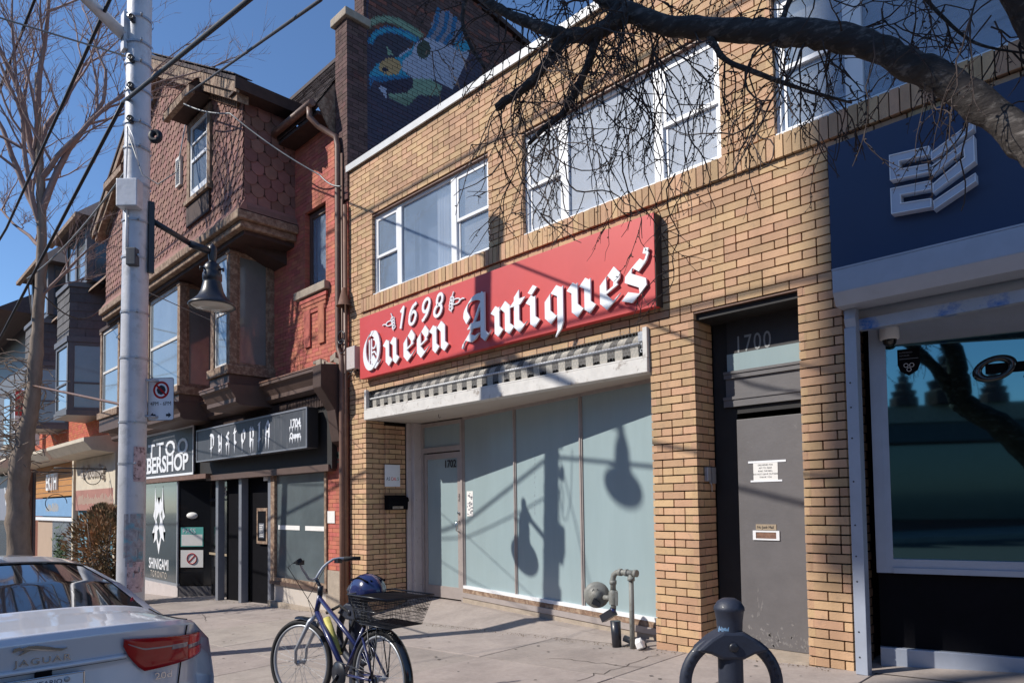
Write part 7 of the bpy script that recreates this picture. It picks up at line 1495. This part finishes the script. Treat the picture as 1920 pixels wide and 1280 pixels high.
# painted shell: everything but the glass areas
bod = MB()
def grid(fn, a0, a1, na, bs_):
    nb = len(bs_) - 1; vs = [fn(a0 + (a1 - a0) * i / na, b) for i in range(na + 1) for b in bs_]
    bod.add(vs, [(i * (nb + 1) + j, i * (nb + 1) + j + 1, (i + 1) * (nb + 1) + j + 1, (i + 1) * (nb + 1) + j) for i in range(na) for j in range(nb)], True)
full = [-1 + i / 12 for i in range(25)]
grid(top, 0, 9.05, 110, full)                       # bumper, boot lid
lft = [-1, -.97, -.93, -.90]; rgt = [.90, .93, .97, 1]
grid(top, 9.05, 11.15, 24, lft); grid(top, 9.05, 11.15, 24, rgt)
grid(top, 11.15, 14.05, 36, full); grid(top, 14.05, 16.0, 22, lft); grid(top, 14.05, 16.0, 22, rgt); grid(top, 16.0, 21, 50, full)
def sidep(sgn):
    na = 200; a_s = [i * 21 / na for i in range(na + 1)]
    def P(a, k): u, v, w = side(a, k); return cw_(u, sgn * v, w)
    vs = [P(a, k) for a in a_s for k in range(9)]; fs = []
    for i in range(na):
        for k in range(8):
            if k == 0 and 10.1 < a_s[i] < 15.3: continue      # side glass opening
            fs.append((i * 9 + k, i * 9 + k + 1, (i + 1) * 9 + k + 1, (i + 1) * 9 + k))
    bod.add(vs, fs, True)
    g = MB(); aa = [a for a in a_s if 10.0 < a < 15.4]
    vs = [];
    for a in aa:
        p, q_ = P(a, 0), P(a, 1); inn = Vector((0, -sgn * 0.012, 0)); vs += [p + inn, q_ + inn]
    g.add(vs, [(2 * i, 2 * i + 1, 2 * i + 3, 2 * i + 2) for i in range(len(aa) - 1)], True); g.build("side_window", M['car_glass'], cb)
sidep(1); sidep(-1)
bod.build("body", M['car_paint'], cb)
q = MB(); q.add([cw_(u, v, 0.20) for u, v in ((0.3, -.8), (4.5, -.8), (4.5, .8), (0.3, .8))], [(0, 1, 2, 3)]); q.build("underside", M['black'], cb)
patch(lambda a, b: top(a, b) - ZU * 0.004, 9.05, 11.15, 24, -.90, .90, 24, "rear_window", M['car_glass'])
patch(lambda a, b: top(a, b) - ZU * 0.004, 14.05, 16.0, 22, -.90, .90, 24, "windscreen", M['car_glass'])
patch(lambda a, b: top(a, b) + ZU * 0.002, 10.97, 11.16, 4, -.93, .93, 24, "roof_seal", M['rubber'])
for sgn in (1, -1):
    for uw in (0.98, 3.82):
        c = cw_(uw, sgn * 0.80, 0.275); ay = Vector((0, sgn, 0)); w = empty("wheel", tuple(c)); put(w, cb)
        q = MB(); q.lathe([(0.23, -0.10), (0.31, -0.11), (0.335, -0.08), (0.337, 0.07), (0.31, 0.10), (0.235, 0.095)], c, 32, (1, 0, 0), ZU, ay); q.build("tyre", M['rubber'], w)
        q = MB(); q.lathe([(0.235, 0.09), (0.22, 0.07), (0.21, 0.02), (0.05, 0.05), (0.0, 0.055)], c, 32, (1, 0, 0), ZU, ay); q.build("rim", M['chrome'], w)
        q = MB(); q.torus(cw_(uw, sgn * 0.905, 0.335), (1, 0, 0), ZU, 0.352, 0.02, 30, 6, -0.2, math.pi + 0.2, flat=0.6); q.lathe([(0.0, 0), (0.345, 0.0)], cw_(uw, sgn * 0.903, 0.335), 32, (1, 0, 0), ZU, (0, sgn, 0)); q.build("wheel_arch", M['black'], cb)
# tail lamps: a wedge from the boot lid round the corner
def fascia(v, w):                                   # point on the tail at lateral v and height w
    lo, hi = 2.0, 6.4
    for _ in range(24):
        m_ = (lo + hi) / 2; u_, w_, V_, cu_, cw2_ = lerp_tab(T, m_); s = min(1, abs(v) / V_); ww = w_ - cw2_ * (0.35 * s ** 2 + 0.65 * s ** 5)
        if ww < w: lo = m_
        else: hi = m_
    u_, w_, V_, cu_, cw2_ = lerp_tab(T, lo); s = abs(v) / V_
    if s <= 1: return (u_ + cu_ * (0.25 * s ** 2 + 0.75 * s ** 6), v, w)
    return (u_ + cu_ + (abs(v) - V_) * 2.2, math.copysign(V_ + (abs(v) - V_) * 0.75, v), w)
def lamp(sgn):
    L_ = empty("tail_lamp", (0, 0, 0)); put(L_, cb)
    def P(t, s, o=0.0):                             # t along the lamp from the inner tip, s from bottom to top
        v = 0.335 + 0.60 * t; zt = 1.020 - 0.060 * t; zb_ = 0.985 - 0.135 * min(1, t / 0.17) ** 0.8 + 0.010 * max(0, t - 0.2)
        u, vv, w = fascia(v, zb_ + (zt - zb_) * s); n = Vector((1 - max(0, t - 0.5) * 1.2, 0.25 + 1.5 * max(0, t - 0.5), 0.0)).normalized(); p = cw_(u, sgn * vv, w); return p + Vector((n.x, sgn * n.y, 0)) * (0.010 + o)
    def strip_(t0, t1, s0, s1, nm, m_, o=0.0, n=22):
        vs = []; k = 6
        for i in range(n + 1):
            for j in range(k + 1): vs.append(P(t0 + (t1 - t0) * i / n, s0 + (s1 - s0) * j / k, o))
        fs = [(i * (k + 1) + j, i * (k + 1) + j + 1, (i + 1) * (k + 1) + j + 1, (i + 1) * (k + 1) + j) for i in range(n) for j in range(k)]
        q = MB(); q.add(vs, fs, True); ob = q.build(nm, m_, L_); md = ob.modifiers.new("s", 'SOLIDIFY'); md.thickness = 0.012; md.offset = -1
    strip_(0, 1.0, 0, 1, "lens", M['lamp_red']); strip_(0.60, 0.99, 0.55, 0.97, "bright_lens", M['lamp_red2'], 0.002); strip_(0.60, 0.98, 0.05, 0.40, "bright_lens", M['lamp_red2'], 0.002)
    strip_(0.03, 0.58, 0.66, 0.71, "light_bar", M['lamp_clear'], 0.002); strip_(0.42, 0.58, 0.55, 0.72, "reverse_lens", M['lamp_clear'], 0.0025); strip_(0.60, 0.97, 0.46, 0.60, "reverse_lens", M['lamp_clear'], 0.003)
lamp(1); lamp(-1)
def seam(pts, nm="shut_line"): q = MB(); q.tube(pts, 0.0035, 5); q.build(nm, M['black'], cb)
for sgn in (1, -1):
    sp_ = [top(a, sgn * 0.93) + Vector((0.002, 0, 0.002)) for a in [9.0 - 0.1 * i for i in range(27)]]; lowr = []
    for w in (1.03, 0.98, 0.92, 0.86, 0.80, 0.74, 0.70): u, v, ww = fascia(0.70 + 0.0 * w - (1.03 - w) * 0.20, w); lowr.append(cw_(u, sgn * v, ww) + Vector((0.004, 0, 0)))
    seam(sp_); seam(lowr)
seam([cw_(*fascia(v, 0.925)) + Vector((0.003, 0, 0)) for v in [-0.36 + 0.03 * i for i in range(25)]])
q = MB(); c0 = [cw_(*fascia(v, 0.925)) for v in [-0.36 + 0.03 * i for i in range(25)]]
q.tube([p + Vector((0.012, 0, 0.012)) for p in c0], 0.012, 6); q.build("boot_lip", M['car_paint'], cb)
# lettering frame on the tail: right = towards the kerb, up
RV = Vector((0, 1, 0))
def tail(v, w, o=0.004): u, vv, ww = fascia(v, w); return cw_(u, vv, ww) + Vector((o, 0, 0))
q = MB(); cat_ = [(-.125, .010), (-.118, .026), (-.095, .030), (-.085, .022), (-.055, .030), (-.015, .026), (.03, .016), (.075, .002), (.118, -.006), (.128, -.001), (.128, -.007), (.10, -.016), (.068, -.012), (.03, -.004), (-.01, .004), (-.045, .006), (-.075, -.008), (-.098, -.012), (-.085, -.002), (-.07, .010), (-.10, .012), (-.122, .004)]
q.prism([tail(-0.02 + a * 0.85, 1.022 + b * 0.85, 0.004) for a, b in cat_], Vector((0.012, 0, 0))); q.build("leaping_cat_badge", M['chrome'], cb)
q = MB(); text(q, "JAGUAR", 0.040, tail(-0.115, 0.962, 0.006), RV, ZU, 0.003, sx=1.25, spacing=1.2); q.build("name_badge", M['chrome'], cb)
q = MB(); text(q, "20d", 0.045, tail(0.50, 0.800, 0.012), RV, ZU, 0.003, sx=1.2); q.build("model_badge", M['chrome'], cb)
q = MB(); pc = tail(0, 0.828, 0.020)
q.obox(pc, (0, 1, 0), (1, 0, 0), ZU, 0.155, 0.006, 0.078); q.build("plate_frame", M['chrome'], cb, bevel=0.004)
q = MB(); q.obox(pc + Vector((0.0065, 0, 0)), (0, 1, 0), (1, 0, 0), ZU, 0.147, 0.001, 0.070); q.build("number_plate", M['sign_white'], cb)
q = MB(); text(q, "ONTARIO", 0.030, pc + Vector((0.008, 0, 0.038)), RV, ZU, 0.0005, align='CENTER'); text(q, "CJAF 274", 0.075, pc + Vector((0.008, 0, -0.030)), RV, ZU, 0.0005, align='CENTER', sx=0.86, bold=0.001); q.build("plate_lettering", M['blue_paint'], cb)
q = MB()
for v in (-0.10, 0.085): q.lathe([(0.012, 0), (0.012, 0.003), (0.006, 0.005), (0, 0.005)], pc + Vector((0.0078, v, 0.052)), 12, RV, ZU, (1, 0, 0))
q.build("plate_screw", M['steel'], cb)
q = MB(); q.obox(tail(0.0, 0.915, 0.012), (0, 1, 0), (1, 0, 0), ZU, 0.03, 0.014, 0.014); q.build("reversing_camera", M['black'], cb)
q = MB(); fb_ = cw_(1.62, 0.0, 1.40); q.prism([fb_ + Vector((0.10, -0.03, 0)), fb_ + Vector((0.10, 0.03, 0)), fb_ + Vector((-0.10, 0.02, 0.01)), fb_ + Vector((-0.10, -0.02, 0.01))], (-0.02, 0, 0.055)); q.build("antenna_fin", M['car_paint'], cb, bevel=0.012)
q = MB(); q.lathe([(0, 0), (0.02, 0.03), (0.0, 0.06)], cw_(0.78, 0.60, 1.10), 8); q.build("interior_marker", M['lamp_red'], cb)
for sgn in (1, -1):
    q = MB(); c = cw_(3.05, sgn * 0.95, 1.02); q.obox(c, (1, 0, 0), (0, 1, 0), ZU, 0.06, 0.09, 0.06); q.build("door_mirror", M['car_paint'], cb, bevel=0.03)
